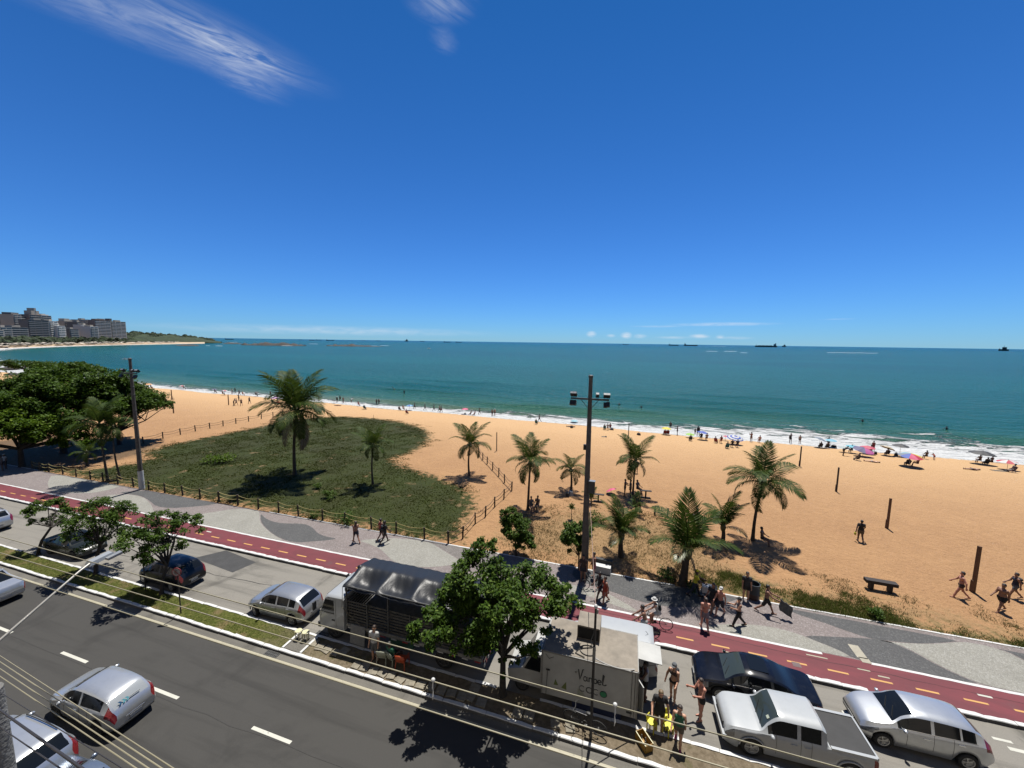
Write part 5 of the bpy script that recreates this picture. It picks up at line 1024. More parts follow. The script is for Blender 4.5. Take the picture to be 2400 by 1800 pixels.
# ------------------------------------------------------------------ poles, lamps, wires
M_CONC = pm('concrete_pole', (.20, .17, .145), .9, var=.4, vscale=3, bump=.4, bscale=14); M_CONCG = pm('concrete_grey', (.26, .26, .25), .9, var=.35, vscale=5, bump=.6, bscale=22)
M_LAMPB = pm('floodlight_body', (.035, .035, .037), .5, .3); M_LAMPG = pm('floodlight_glass', (.42, .44, .46), .15, var=.3, vscale=20)
def floodpole(label, base, h_, white, box):
    t = thing('floodlight_pole', label, 'light pole', base); a = .22; n = 8
    MB().tube([(0, 0, -.3), (0, 0, h_ * .5), (0, 0, h_)], [.225, .17, .12], 8).build('pole', M_CONC, t, 25)
    if white: MB().tube([(0, 0, 0), (0, 0, 1.9)], [.24, .225], 12).build('painted_base', M_KERBW, t, 40)
    else: MB().tube([(0, 0, .55), (0, 0, .95)], [.24, .236], 12).build('painted_band', pm('pale_band', (.55, .62, .64), .7, var=.2), t, 40)
    za = h_ * .90; MB().box((0, -.17, za), (2.35, .09, .11)).build('crossarm', M_STEEL, t)
    for s in (1, -1): MB().tube([(s * .55, -.2, za - .04), (s * .12, -.16, za - .55)], .02, 5).build('brace', M_STEEL, t)
    for x, dz in ((-1.12, .22), (-.92, .22), (-1.12, -.24), (-.92, -.24), (.45, .22), (1.12, .22), (.92, .22), (1.12, -.24), (.95, -.28)):
        f = MB().box((0, 0, 0), (.20, .16, .30), taper=1.0).build('floodlight', M_LAMPB, t, None, (x, -.18 + (.12 if dz > 0 else -.10), za + dz * 1.15), (R(38) if dz > 0 else R(-30), 0, (x > 0) * .25 - .12))
        MB().box((0, .085, 0), (.17, .012, .24)).build('lens', M_LAMPG, f); MB().box((0, -.02, .155), (.18, .15, .012)).build('lamp_lid', M_LAMPG, f)
    for z in (h_ * .30, h_ * .42, h_ * .62, h_ * .74, h_ * .80): MB().lathe([(.22 - z / h_ * .09, z - .02), (.235 - z / h_ * .09, z), (.22 - z / h_ * .09, z + .02)], 10, cap=False).build('band', M_STEEL, t)
    MB().lathe([(.13, h_), (.15, h_ + .02), (.15, h_ + .14), (.10, h_ + .18)], 10).build('cap', M_STEEL, t)
    if box:
        MB().box((.30, -.12, h_ * .47), (.42, .26, .78)).build('control_box', pm('control_box', (.06, .06, .062), .5), t); MB().box((.30, -.12, h_ * .47 + .40), (.46, .32, .03)).build('control_box_lid', M_LAMPG, t)
        MB().box((-.22, .1, h_ * .66), (.2, .18, .34)).build('junction_box', M_LAMPB, t); MB().tube([(.24, -.05, 0), (.235, -.05, h_ * .34)], .028, 6).build('conduit', M_STEELW, t)
    return t
pb = gp(1368, 1350); floodpole('tall concrete floodlight pole among the young palms, with grey control box', pb, 13.2, False, True)
pl = gp(333, 1146); floodpole('left floodlight pole with white painted base at the promenade fence', pl, 13.1, True, False)
M_LAMPARM = pm('lamp_arm_steel', (.70, .67, .60), .45, .5, var=.2, vscale=3)
sl = thing('street_lamp', 'curved street lamp arm reaching in over the road from the bottom left', 'street lamp', (-14.55, 2.2, .14))
MB().tube([(0, 0, 0), (0, 0, 6.6)], [.11, .075], 10).build('post', M_LAMPARM, sl, 50)
MB().tube([(0, 0, 6.5), (-.02, .6, 6.95), (-.08, 1.6, 7.35), (-.14, 2.6, 7.80), (-.22, 3.5, 8.28), (-.32, 4.2, 8.62), (-.40, 4.45, 8.68)], [.045, .042, .038, .034, .031, .029, .029], 8).build('arm', M_LAMPARM, sl, 60)
MB().box((-.45, 4.72, 8.70), (.26, .62, .10), rx=.10, taper=.8).build('lamp_head', pm('lamp_head', (.52, .55, .57), .4, .3), sl); MB().box((-.28, 4.95, 8.68), (.16, .35, .07), rx=.1).build('lamp_driver', pm('lamp_head2', (.40, .42, .44), .4, .3), sl)
up = thing('utility_pole', 'rough grey concrete post cut off by the bottom left corner', 'pole', (-8.22, 2.5, .14)); MB().tube([(0, 0, 0), (0, 0, 10.5)], [.22, .15], 14).build('post', M_CONCG, up, 40)
M_CABLE = pm('pale_cable', (.42, .38, .25), .5, var=.12, vscale=4); M_CABLED = pm('dark_cable', (.03, .028, .035), .6)
def cable(name, label, a, b, sag, r, mat, n=28):
    a, b = Vector(a), Vector(b); pts = [a.lerp(b, i / n) - Vector((0, 0, 4 * sag * (i / n) * (1 - i / n))) for i in range(n + 1)]
    o = MB().tube(pts, r, 6).build(name, mat, None, 60); tag(o, label, 'cable', 'overhead cables'); return o
cable('power_cable', 'uppermost pale power cable slanting across the parked cars', (-40, 3.56, 12.18), (30, 3.56, 12.18), .22, .0065, M_CABLE)
cable('power_cable', 'middle pale power cable slanting across the median', (-40, 3.27, 12.18), (30, 3.27, 12.18), .22, .0065, M_CABLE)
cable('power_cable', 'lowest pale power cable running along the painted road edge', (-40, 2.97, 12.18), (30, 2.97, 12.18), .22, .0065, M_CABLE)
for (x, y, lab) in ((-1.80, 3.27, 'white cable spacer on the middle power cable'), (.03, 3.56, 'white cable spacer on the uppermost power cable')):
    t_ = thing('cable_spacer', lab, 'spacer', (x, y, 11.97)); MB().ell((0, 0, .01), (.022, .022, .022), 8, 6).build('clamp', M_KERBW, t_); MB().tube([(0, 0, 0), (.004, -.02, -.06), (0, 0, -.11), (.005, -.02, -.16), (0, -.01, -.21)], [.004, .008, .004, .007, .003], 6).build('insulator', M_KERBW, t_)
def atY(u, v, y): d = ray(u, v); k = y / d[1]; return (d[0] * k, y, CAM_H + d[2] * k)
for i, (v0, u1) in enumerate(((1537, 405), (1551, 378), (1567, 347), (1585, 318))):
    a = Vector(atY(0, v0, 2.4)); b_ = Vector(atY(u1, 1800, 1.5)); dd = b_ - a
    cable('house_cable', ('first', 'second', 'third', 'fourth')[i] + ' from the top of four pale house cables at the bottom left', a - dd * .6, b_ + dd * .8, .0, .0045, M_CABLE, 6)
for (p0, p1, r_, lab) in (((17, 1677), (186, 1797), .012, 'thick dark telephone cable over the estate car at the bottom left'), ((12, 1630), (260, 1784), .004, 'thin dark wire above the estate car at the bottom left'), ((20, 1718), (140, 1800), .006, 'second dark telephone cable over the estate car')):
    a = Vector(atY(*p0, 2.3)); b_ = Vector(atY(*p1, 1.7)); dd = b_ - a; cable('telephone_cable', lab, a - dd * .5, b_ + dd * .8, 0, r_, M_CABLED, 6)
# thin service pole on the median, its wire to the floodlight pole and a cable to the stall
sp = thing('service_pole', 'thin dark service pole standing in front of the coconut stall', 'pole', (-.74, 13.78, .12)); MB().tube([(0, 0, 0), (0, 0, 3.4), (0, 0, 5.5)], [.055, .05, .042], 8).build('post', pm('service_pole', (.05, .045, .042), .6, .3), sp, 60)
MB().tube([(0, 0, 3.35), (0, 0, 3.95)], .058, 8).build('sleeve', M_STEELW, sp, 60); MB().ell((0, 0, 5.56), (.07, .07, .09), 8, 6).build('insulator', M_KERBW, sp); MB().box((.05, 0, 5.38), (.1, .06, .16)).build('bracket', M_STEELW, sp)
cable('service_cable', 'pinkish cable rising from the service pole to the floodlight pole', (-.74, 13.78, 5.62), (pb.x + .25, pb.y - .1, 5.3), .12, .013, pm('pink_cable', (.42, .28, .23), .6), 16)
cable('service_cable', 'white drooping cable from the service pole to the stall roof', (-.70, 13.82, 3.55), (.80, 14.95, 2.50), .14, .022, pm('white_cable', (.62, .60, .55), .6), 14)
# no-parking signs
M_SRED = pm('sign_red', (.36, .035, .04), .5); M_SWHITE = pm('sign_white', (.46, .42, .42), .5); M_SBACK = pm('sign_back', (.20, .20, .20), .5, .4); M_POST = pm('sign_post', (.028, .024, .020), .6)
def sign(label, base, h_, face_front, rz):
    t = thing('no_parking_sign', label, 'sign', base, rz); MB().tube([(0, 0, 0), (0, 0, h_ + .12)], .032, 8).build('post', M_POST, t, 60)
    MB().lathe([(.25, -.012), (.25, .012)], 28, (0, -.05, h_ - .14), 'Y').build('disc', M_SBACK if not face_front else M_SRED, t)
    if face_front:
        MB().lathe([(.205, -.003), (.205, .003)], 28, (0, -.066, h_ - .14), 'Y').build('face', M_SWHITE, t)
        for c, d in (((-.075, h_ - .14), (.035, .22)), ((-.005, h_ - .05), (.15, .035)), ((-.015, h_ - .14), (.12, .035)), ((-.005, h_ - .23), (.15, .035))): MB().box((c[0], -.073, c[1]), (d[0], .004, d[1])).build('letter_stroke', M_INK if False else M_POST, t)
        MB().box((0, -.078, h_ - .14), (.42, .004, .038), ry=R(45)).build('slash', M_SRED, t)
    return t
sign('no-parking sign with crossed-out E in a red ring, on a post in the median', gp(424, 1437, .12), 2.62, True, R(20))
sign('sign on a post seen from behind, beside the dark hatchback', gp(342, 1386, .12), 2.1, False, R(160))

# ------------------------------------------------------------------ rope fences
M_POSTW = pm('fence_post_wood', (.085, .062, .040), .9, var=.45, vscale=10, bump=.5, bscale=30); M_ROPE = pm('rope', (.46, .38, .14), .9, var=.3, vscale=20); M_ROPEB = pm('rope_brown', (.15, .085, .05), .9)
def rope_fence(label, pts, hs, post_r, rope_mat, two=True, sag=.16):
    t = thing('rope_fence', label, 'fence', pts[0], 0); o0 = Vector(pts[0]); me = MB().tube([(0, 0, -.25), (0, 0, hs)], [post_r * 1.05, post_r], 8).mesh('post', M_POSTW, 40)
    for i, p in enumerate(pts):
        q = Vector(p) - o0; link('post', me, t, q, (random.uniform(-.04, .04), random.uniform(-.04, .04), random.uniform(0, 6)))
        if i:
            a = Vector(pts[i - 1]) - o0
            for zf in ((.93, .58) if two else (.8,)):
                ps = [a.lerp(q, k / 8) + Vector((0, 0, hs * zf - 4 * sag * (k / 8) * (1 - k / 8))) for k in range(9)]; MB().tube(ps, .026, 5).build('rope', rope_mat, t, 80)
    return t
z6 = lambda L_: [(x / 3.687, 1100 + y / 3.687) for x, y in L_]; z8 = lambda L_: [(500 + x / 3.687, 1150 + y / 3.687) for x, y in L_]; z3 = lambda L_: [(1000 + x / 3.687, 780 + y / 3.687) for x, y in L_]
P1 = [(70, 1101), (92, 1103.5), (113, 1107)] + z6([(545, 45), (655, 68), (768, 93), (888, 110), (1020, 132), (1155, 155), (1285, 180), (1425, 205), (1580, 230), (1730, 257), (1895, 285), (2058, 315)]) + z8([(48, 98), (213, 130), (390, 162), (565, 192), (735, 224), (945, 262), (1140, 292), (1365, 332), (1580, 377), (1825, 425), (2030, 460)])
def fl(p): q = gp(*p, Z_PAVE - .04); return Vector((q.x, max(q.y, Y_PAVE + .12), float(zt(q.x, max(q.y, Y_PAVE + .2)))))
rope_fence('long double-rope fence of wooden posts between promenade and dune grass', [fl(p) for p in P1], 1.0, .07, M_ROPE)
P2 = z8([(2155, 412)]) + z3([(420, 1650), (507, 1590), (588, 1505), (667, 1435), (735, 1365), (673, 1297), (623, 1240), (570, 1185), (523, 1135), (485, 1100), (450, 1045)])
rope_fence('rope fence bending round the sandy corner of the dune', [fl(P1[-1])] + [gp(*p) for p in P2], 1.0, .065, M_ROPEB)
P3 = [(336, 1040), (382, 1028), (423, 1019), (458, 1011), (492, 1004.5), (523, 999), (553, 993), (583, 988), (612.6, 982), (640, 977), (663, 973)]
rope_fence('rope fence along the far left side of the dune on open sand', [gp(*p) for p in P3], 1.05, .08, M_ROPEB)
rope_fence('short rope fence behind the young palms', [gp(*p) for p in ((1500, 1199), (1534.4, 1206), (1564, 1211), (1600, 1218))], .8, .075, M_ROPEB, False)
# volleyball posts
M_VP = pm('volleyball_post', (.26, .12, .045), .8, var=.35, vscale=4); M_VPD = pm('volleyball_post_dark', (.06, .04, .03), .8, var=.3, vscale=4)
for (b_, tp, w_, lab, mm, pad) in (((2280,1387),(2288,1278),.16,'nearest and thickest square volleyball post at the right edge',M_VP,1),((2079,1238),(2087,1168),.14,'brown volleyball post beyond the man in dark shirt',M_VP,1),((1960,1152),(1963,1095),.12,'dark volleyball post right of the rightmost palm',M_VPD,1),((1874,1093),(1877,1046),.12,'dark volleyball post farthest of the right-hand row',M_VPD,1),
        ((1164,1057),(1163,1013),.12,'dark volleyball post between the second and third sand palms',M_VPD,0),((1472,1040),(1474,992),.11,'tall thin volleyball post behind the palm with pink umbrella',M_VPD,0),((1476,1085),(1475,1025),.11,'volleyball post rising out of the palm with pink umbrella',M_VPD,0),((407,968.5),(406,940),.16,'nearer reddish volleyball post at the left of the beach',M_VP,0),((403,937),(398.7,914),.16,'farther reddish volleyball post with a bicycle leaning on it',M_VP,0),((536,949.5),(535,924.6),.15,'reddish volleyball post beside the players',M_VP,0),((876,984),(880,972.6),.05,'thin stick leaning at the top edge of the dune grass',M_VPD,0),((1075,1012),(1075,1000),.08,'thin post left of the corner palm, farther one',M_VPD,0),((1083,1022),(1082,1007),.08,'thin post left of the corner palm, nearer one',M_VPD,0)):
    p = gp(*b_); h_ = hgt(p, *tp); t_ = thing('volleyball_post', lab, 'post', p, .2, 'posts on the sand'); MB().box((0, 0, h_ / 2 - .15), (w_, w_, h_ + .3), taper=.92).build('post', mm, t_)
    if pad: MB().box((-w_ * .55, 0, .38), (w_ * .55, w_ * 1.25, .80), taper=.95).build('anchor_board', mm, t_)
# benches, tables, barrel, block
def at(px, z=None): return gp(px[0], px[1], z)
M_BENCH = pm('dark_bench_wood', (.030, .018, .014), .8, var=.4, vscale=8)
p = at((2062, 1384)); t_ = thing('bench', 'heavy dark timber bench on two legs at the edge of the sand', 'bench', p, R(-2)); MB().box((0, 0, .56), (1.62, .40, .20)).build('seat', M_BENCH, t_)
for x in (-.48, .48): MB().box((x, 0, .24), (.16, .34, .50)).build('leg', M_BENCH, t_)
for (px, lab) in (((1402, 1175), 'one-legged timber table right of the floodlight pole'), ((1625, 1226), 'one-legged timber table behind the low young palm'), ((1513, 1166), 'small dark table in the shade of the pink umbrella palm')):
    t_ = thing('beach_table', lab, 'table', at(px), .05); MB().box((0, 0, .72), (1.1, .35, .05)).build('table_top', M_BENCH, t_); MB().box((0, 0, .36), (.14, .14, .70)).build('leg', M_BENCH, t_); MB().box((0, 0, .03), (.9, .22, .05)).build('foot', M_BENCH, t_)
p = at((1413, 1341)); t_ = thing('concrete_bench', 'white concrete block seat beside the floodlight pole', 'bench', p, R(-4)); MB().box((0, 0, .24), (1.05, .5, .5), taper=.96).build('block', M_KERBW, t_); MB().box((0, .36, .42), (1.15, .25, .62)).build('planter', pm('dark_planter', (.05, .05, .05), .8), t_)
p = at((1764, 1402)); t_ = thing('litter_barrel', 'dark blue litter barrel at the promenade edge', 'barrel', p); MB().lathe([(.30, 0), (.33, .05), (.34, .30), (.33, .32), (.34, .6), (.33, .62), (.34, .95), (.35, .98), (.31, .98), (.29, .40), (0.01, .38)], 24, cap=False).build('drum', pm('barrel_blue', (.018, .035, .055), .5, var=.3, vscale=5), t_, 40); MB().lathe([(.335, .05), (.345, .06), (.345, .38), (.335, .39)], 24, cap=False).build('lower_band', pm('barrel_red', (.06, .018, .015), .6), t_)
# ------------------------------------------------------------------ stools, chairs, crate
M_CREAM = pm('cream_plastic', (.78, .74, .46), .5); M_YELP = pm('yellow_plastic', (.82, .74, .02), .45); M_WPL = pm('white_plastic', (.42, .44, .34), .5); M_OPL = pm('orange_plastic', (.62, .09, .02), .5); M_CRATE = pm('crate_yellow', (.46, .24, .02), .55)
def stool(label, p, mat, r=.16, h_=.45, grp=None, rz=0):
    t = thing('stool', label, 'stool', p, rz, grp); MB().lathe([(.01, h_ - .012), (r, h_ - .012), (r * 1.05, h_), (r, h_ + .02), (.01, h_ + .022)], 20, cap=False).build('seat', mat, t, 40)
    for i in range(4): a = i * math.pi / 2 + .78; MB().box((math.cos(a) * r * .95, math.sin(a) * r * .95, h_ / 2), (.035, .05, h_), rz=a, ry=.10).build('leg', mat, t)
    for i in range(4): a = i * math.pi / 2; MB().box((math.cos(a) * r * .72, math.sin(a) * r * .72, h_ * .72), (.02, r * 1.1, .03), rz=a).build('rung', mat, t)
    return t
stool('left one of two round cream stools on the concrete pad', at((701, 1497), .12), M_CREAM, grp='cream stools'); stool('right one of two round cream stools on the concrete pad', at((717, 1500), .12), M_CREAM, grp='cream stools', rz=.4)
def ychair(label, p, mat, rz):
    t = thing('plastic_stool', label, 'stool', p, rz, 'yellow plastic seats'); q = [(.20 * math.cos(a) * (1 - .22 * (math.sin(a) > .8)), .17 * math.sin(a)) for a in np.linspace(0, 2 * math.pi, 20, endpoint=False)]
    MB().prism(q, .44, .47).build('seat', mat, t, 40); MB().box((.18, 0, .56), (.025, .26, .20), ry=.12).build('backrest', mat, t, 30)
    for x, y in ((.14, .13), (-.14, .13), (.14, -.13), (-.14, -.13)): MB().box((x, y, .22), (.035, .045, .45), taper=.8).build('leg', mat, t)
    return t
ychair('yellow plastic seat beside the yellow crate', at((1527, 1716), .02), M_YELP, 2.6); ychair('rear one of two yellow plastic seats behind the woman in green', at((1564, 1704), .02), M_YELP, 1.9); ychair('front one of two yellow plastic seats behind the woman in green', at((1565, 1724), .02), M_YELP, 2.3)
def armchair(label, p, mat, rz):
    t = thing('plastic_chair', label, 'chair', p, rz, 'plastic chairs by the truck'); MB().box((0, 0, .42), (.44, .44, .03)).build('seat', mat, t); 
    V = []; Fa = []
    for i in range(7):
        a = R(-60 + 20 * i); V += [(-.20 - .05 * math.cos(a) + .03, .23 * math.sin(a) / .87, .45), (-.27 - .05 * math.cos(a) + .03, .24 * math.sin(a) / .87, .82 - .05 * abs(math.sin(a)))]
    for i in range(6): Fa.append((2 * i, 2 * i + 2, 2 * i + 3, 2 * i + 1))
    b = MB().add(V, Fa).build('backrest', mat, t, 60); m_ = b.modifiers.new('thickness', 'SOLIDIFY'); m_.thickness = .02
    for s in (1, -1): MB().tube([(-.24, s * .24, .64), (.05, s * .26, .66), (.20, s * .25, .62), (.21, s * .24, 0)], .02, 6).build('arm', mat, t, 60); MB().tube([(-.20, s * .21, .43), (-.26, s * .24, 0)], .022, 6).build('leg', mat, t)
    return t
armchair('pale plastic chair nearest the cab, in the shade beside the truck', at((899, 1552), .12), M_WPL, R(100)); armchair('second pale plastic chair in the shade beside the truck', at((921, 1556), .12), M_WPL, R(75)); armchair('orange plastic chair in the shade beside the truck', at((943, 1563), .12), M_OPL, R(95))
t_ = thing('drink_crate', 'yellow plastic drink crate on the kerb in front of the stall', 'crate', at((1509, 1745), .13), R(35))
for c, d in (((0, 0, .02), (.36, .62, .03)), ((.17, 0, .17), (.02, .62, .30)), ((-.17, 0, .17), (.02, .62, .30)), ((0, .30, .17), (.36, .02, .30)), ((0, -.30, .17), (.36, .02, .30))): MB().box(c, d).build('crate_panel', M_CRATE, t_)
for x, y in ((-.02, .12), (.05, -.02), (-.06, -.14)): MB().lathe([(.035, .03), (.035, .2), (.013, .26), (.013, .31)], 10, (x, y, 0)).build('bottle', pm('bottle', (.35, .36, .34), .2), t_, 40)
for c in ((.17, 0, .325), (-.17, 0, .325)): MB().box(c, (.03, .63, .02)).build('crate_rim', M_YELP if False else M_CREAM, t_)
# stone slabs laid in the median, concrete pad with white rims, drain grates
M_SLAB = pm('stone_slab', (.36, .32, .24), .9, var=.35, vscale=7, bump=.5, bscale=25)
sp_ = thing('stepping_path', 'row of pale square stone slabs laid along the median', 'path', (-8, 14.3, .12)); 
for i, px in enumerate(((736,1507),(749.5,1517.5),(767,1523),(786,1530),(806.5,1527),(835,1560),(855,1564),(875,1573),(897,1578),(917,1584),(939,1592),(962,1598.5),(986,1606),(1010,1611),(1034.5,1617.5),(1058,1625),(1082,1633),(1102,1633),(1113,1613),(1128,1647),(1213,1672),(1240,1678),(1301,1697),(1336,1706))):
    q = gp(*px, .13); q.y = min(max(q.y, Y_NEAR + .33), Y_PARK - .33); sx_ = random.uniform(.36, .46); MB().box((0, 0, .0), (sx_, random.uniform(.34, .44), .06)).build('stone_slab', M_SLAB, sp_, None, Vector((q.x + 8, q.y - 14.3, .01 + random.uniform(0, .012))), (random.uniform(-.03, .03), random.uniform(-.03, .03), random.uniform(-.25, .25)))
pad = thing('concrete_pad', 'grey concrete pad with whitewashed rims crossing the median', 'pad', (-15.35, 14.18, .12))
MB().box((0, 0, 0), (.95, 1.05, .03)).build('slab', M_GUT, pad)
for x in (-.55, .55): MB().box((x, 0, .015), (.12, 1.06, .06)).build('rim', M_KERBW, pad)
for i, (x, y) in enumerate(((-16.2, 13.29), (-14.8, 15.12))):
    g_ = thing('drain_grate', ('rusty drain grate in the gutter in front of the concrete pad', 'drain grate beside the parking kerb behind the cream stools')[i], 'grate', (x, y, .008))
    MB().box((0, 0, 0), (.78, .30, .008)).build('pit', pm('dark_shade_and_opening', (.006, .006, .006), .9), g_)
    for k in range(9): MB().box((-.35 + k * .0875, 0, .008), (.03, .30, .012)).build('bar', M_STEEL, g_)
    for y_ in (-.14, 0, .14): MB().box((0, y_, .010), (.78, .025, .012)).build('cross_bar', M_STEEL, g_)
# ------------------------------------------------------------------ bicycles
M_BIKEF = pm('bike_frame', (.03, .03, .035), .4, .4); M_BIKER = pm('bike_frame_red', (.12, .03, .025), .4, .4)
def bicycle(label, p, rz, mat=None, steer=0.0, lean=0.0):
    t = thing('bicycle', label, 'bicycle', p, rz, 'bicycles'); t.rotation_euler = (lean, 0, rz); mat = mat or M_BIKEF; r = .335
    def wh(x):
        o = MB().tube([(r * math.cos(a), 0, r * math.sin(a)) for a in np.linspace(0, 2 * math.pi, 33)], .022, 6, False).build('wheel', M_TYRE, t, 60, (x, 0, r))
        mb = MB().tube([(0, -.04, 0), (0, .04, 0)], .025, 6)
        for i in range(12): a = math.pi * i / 6; mb.tube([(0, 0, 0), (r * math.cos(a), 0, r * math.sin(a))], .003, 3, False)
        mb.build('spokes', M_STEEL, o); return o
    wh(.54); wh(-.54)
    T = lambda pts, rr: MB().tube(pts, rr, 6)
    mb = T([(-.12, 0, .82), (.02, 0, .28), (.40, 0, .72), (-.10, 0, .72)], .017); mb.tube([(-.12, 0, .72), (-.54, .05, r)], .011, 5); mb.tube([(0, 0, .28), (-.54, .05, r)], .012, 5); mb.build('frame', mat, t, 60)
    T([(.38, 0, .92), (.42, 0, .70), (.50, 0, .45), (.54, 0, r)], .016).build('fork', mat, t, 60)
    T([(.30, .27, .98), (.42, .20, .98), (.38, 0, .94), (.42, -.20, .98), (.30, -.27, .98)], .012).build('handlebar', M_STEEL, t, 60)
    MB().ell((-.16, 0, .87), (.14, .075, .035), 10, 6).tube([(-.13, 0, .82), (-.12, 0, .72)], .014, 6).build('saddle', M_TRIM, t, 60)
    MB().lathe([(.09, -.006), (.09, .006)], 16, (.02, -.05, .28), 'Y').box((.10, -.08, .22), (.09, .06, .02)).box((-.06, .08, .34), (.09, .06, .02)).build('crankset', M_STEEL, t); return t
pbk = at((1535.5, 1470.5), Z_PAVE); bicycle('bicycle ridden along the cycle path by the person in a white visor hat', pbk, LEFT + .0)
pb2 = Vector((1.35, 19.95, Z_PAVE)); bicycle('bicycle ridden by the shirtless man behind the white van', pb2, LEFT + .06)
bicycle('dark bicycle leaning on the service pole in front of the stall', Vector((-1.0, 14.10, .12)), R(172), lean=-.10)
bicycle('bicycle held by the person in pink shorts near the floodlight pole', at((1389, 1381), Z_PAVE), R(205))
bicycle('red bicycle leaning on the farther reddish volleyball post', gp(404, 938), R(170), M_BIKER, lean=.1)
# worker's cart
t_ = thing('hand_cart', 'small cart with white boxes pushed by the worker in yellow', 'cart', at((1657, 1402), Z_PAVE), R(-5))
MB().box((0, 0, .62), (.62, .42, .40)).build('cool_box', pm('cool_box', (.70, .72, .72), .5), t_, None); MB().box((.40, 0, .45), (.22, .42, .75)).build('dark_box', M_TRIM, t_); MB().box((.02, 0, .40), (.75, .44, .04)).build('tray', M_STEEL, t_)
for s in (1, -1): MB().tube([(.1 + .19 * math.cos(a), s * .25, .19 + .19 * math.sin(a)) for a in np.linspace(0, 2 * math.pi, 21)], .025, 6, False).build('wheel', M_TYRE, t_, 60); MB().tube([(-.32, s * .16, .62), (-.62, s * .16, .92)], .014, 5).build('handle', M_STEEL, t_)
# ------------------------------------------------------------------ people: one skin per body, grown from rounded limbs
def surface_nets(D, lo, vx):
    s = D < 0; nx_, ny_, nz_ = D.shape
    c = np.zeros((nx_ - 1, ny_ - 1, nz_ - 1), np.int8); P = np.zeros(c.shape + (3,)); W_ = np.zeros(c.shape)
    off = [(i, j, k) for i in (0, 1) for j in (0, 1) for k in (0, 1)]
    cut = lambda A, o: A[o[0]:nx_ - 1 + o[0], o[1]:ny_ - 1 + o[1], o[2]:nz_ - 1 + o[2]]
    for a in off:
        for ax in range(3):
            if a[ax]: continue
            b = list(a); b[ax] = 1; da, db = cut(D, a), cut(D, b); x = (da < 0) != (db < 0); t = np.where(x, da / np.where(x, da - db, 1), 0)
            for q in range(3): P[..., q] += np.where(x, a[q] + (t if q == ax else 0), 0)
            W_ += x
    act = W_ > 0; idx = -np.ones(c.shape, np.int64); I = np.argwhere(act); idx[act] = np.arange(len(I)); V = (P[act] / W_[act][:, None] + I) * vx + lo
    Fa = []
    for ax in range(3):
        a, b = [q for q in range(3) if q != ax]
        sl0 = [slice(1, -1)] * 3; sl0[ax] = slice(0, -1); sl1 = list(sl0); sl1[ax] = slice(1, None)
        s0, s1 = s[tuple(sl0)], s[tuple(sl1)]; e = np.argwhere(s0 != s1); flip = s0[tuple(e.T)]
        g = e.copy(); g[:, a] += 1; g[:, b] += 1
        def cell(da, db): h = g.copy(); h[:, a] += da; h[:, b] += db; return idx[tuple(h.T)]
        q = np.stack([cell(-1, -1), cell(0, -1), cell(0, 0), cell(-1, 0)], 1)
        if ax == 1: flip = ~flip
        q[~flip] = q[~flip][:, ::-1]; Fa.append(q)
    Fa = np.concatenate(Fa); return V, Fa[(Fa >= 0).all(1)]
def skin(prims, vx, k=.035):
    """prims: (a, b, ra, rb[, tmin, tmax]) -> vertices, quads"""
    A = np.array([p[0] for p in prims], float); B = np.array([p[1] for p in prims], float); rm = np.array([max(p[2], p[3]) for p in prims])
    lo = np.minimum(A, B).min(0) - rm.max() - 4 * vx; hi = np.maximum(A, B).max(0) + rm.max() + 4 * vx
    n = np.ceil((hi - lo) / vx).astype(int) + 1; D = np.full(n, 9.0)
    for p in prims:
        a, b, ra, rb = np.array(p[0], float), np.array(p[1], float), p[2], p[3]; r = max(ra, rb) + k + 2 * vx
        i0 = np.maximum(((np.minimum(a, b) - r - lo) / vx).astype(int), 0); i1 = np.minimum(((np.maximum(a, b) + r - lo) / vx).astype(int) + 2, n)
        gx, gy, gz = np.meshgrid(*[lo[q] + vx * np.arange(i0[q], i1[q]) for q in range(3)], indexing='ij'); pt = np.stack([gx, gy, gz], -1); d = b - a; l2 = d @ d + 1e-9
        tr = ((pt - a) @ d) / l2; t = np.clip(tr, 0, 1); f = np.linalg.norm(pt - a - t[..., None] * d, axis=-1) - (ra + (rb - ra) * t)
        if len(p) > 4: ll = math.sqrt(l2); f = np.maximum(f, np.maximum((p[4] - tr) * ll, (tr - p[5]) * ll))
        S = D[i0[0]:i1[0], i0[1]:i1[1], i0[2]:i1[2]]; h = np.maximum(k - np.abs(S - f), 0) / k; D[i0[0]:i1[0], i0[1]:i1[1], i0[2]:i1[2]] = np.minimum(S, f) - h * h * k * .25
    return surface_nets(D, lo, vx)
def v3(*a): return np.array(a, float)
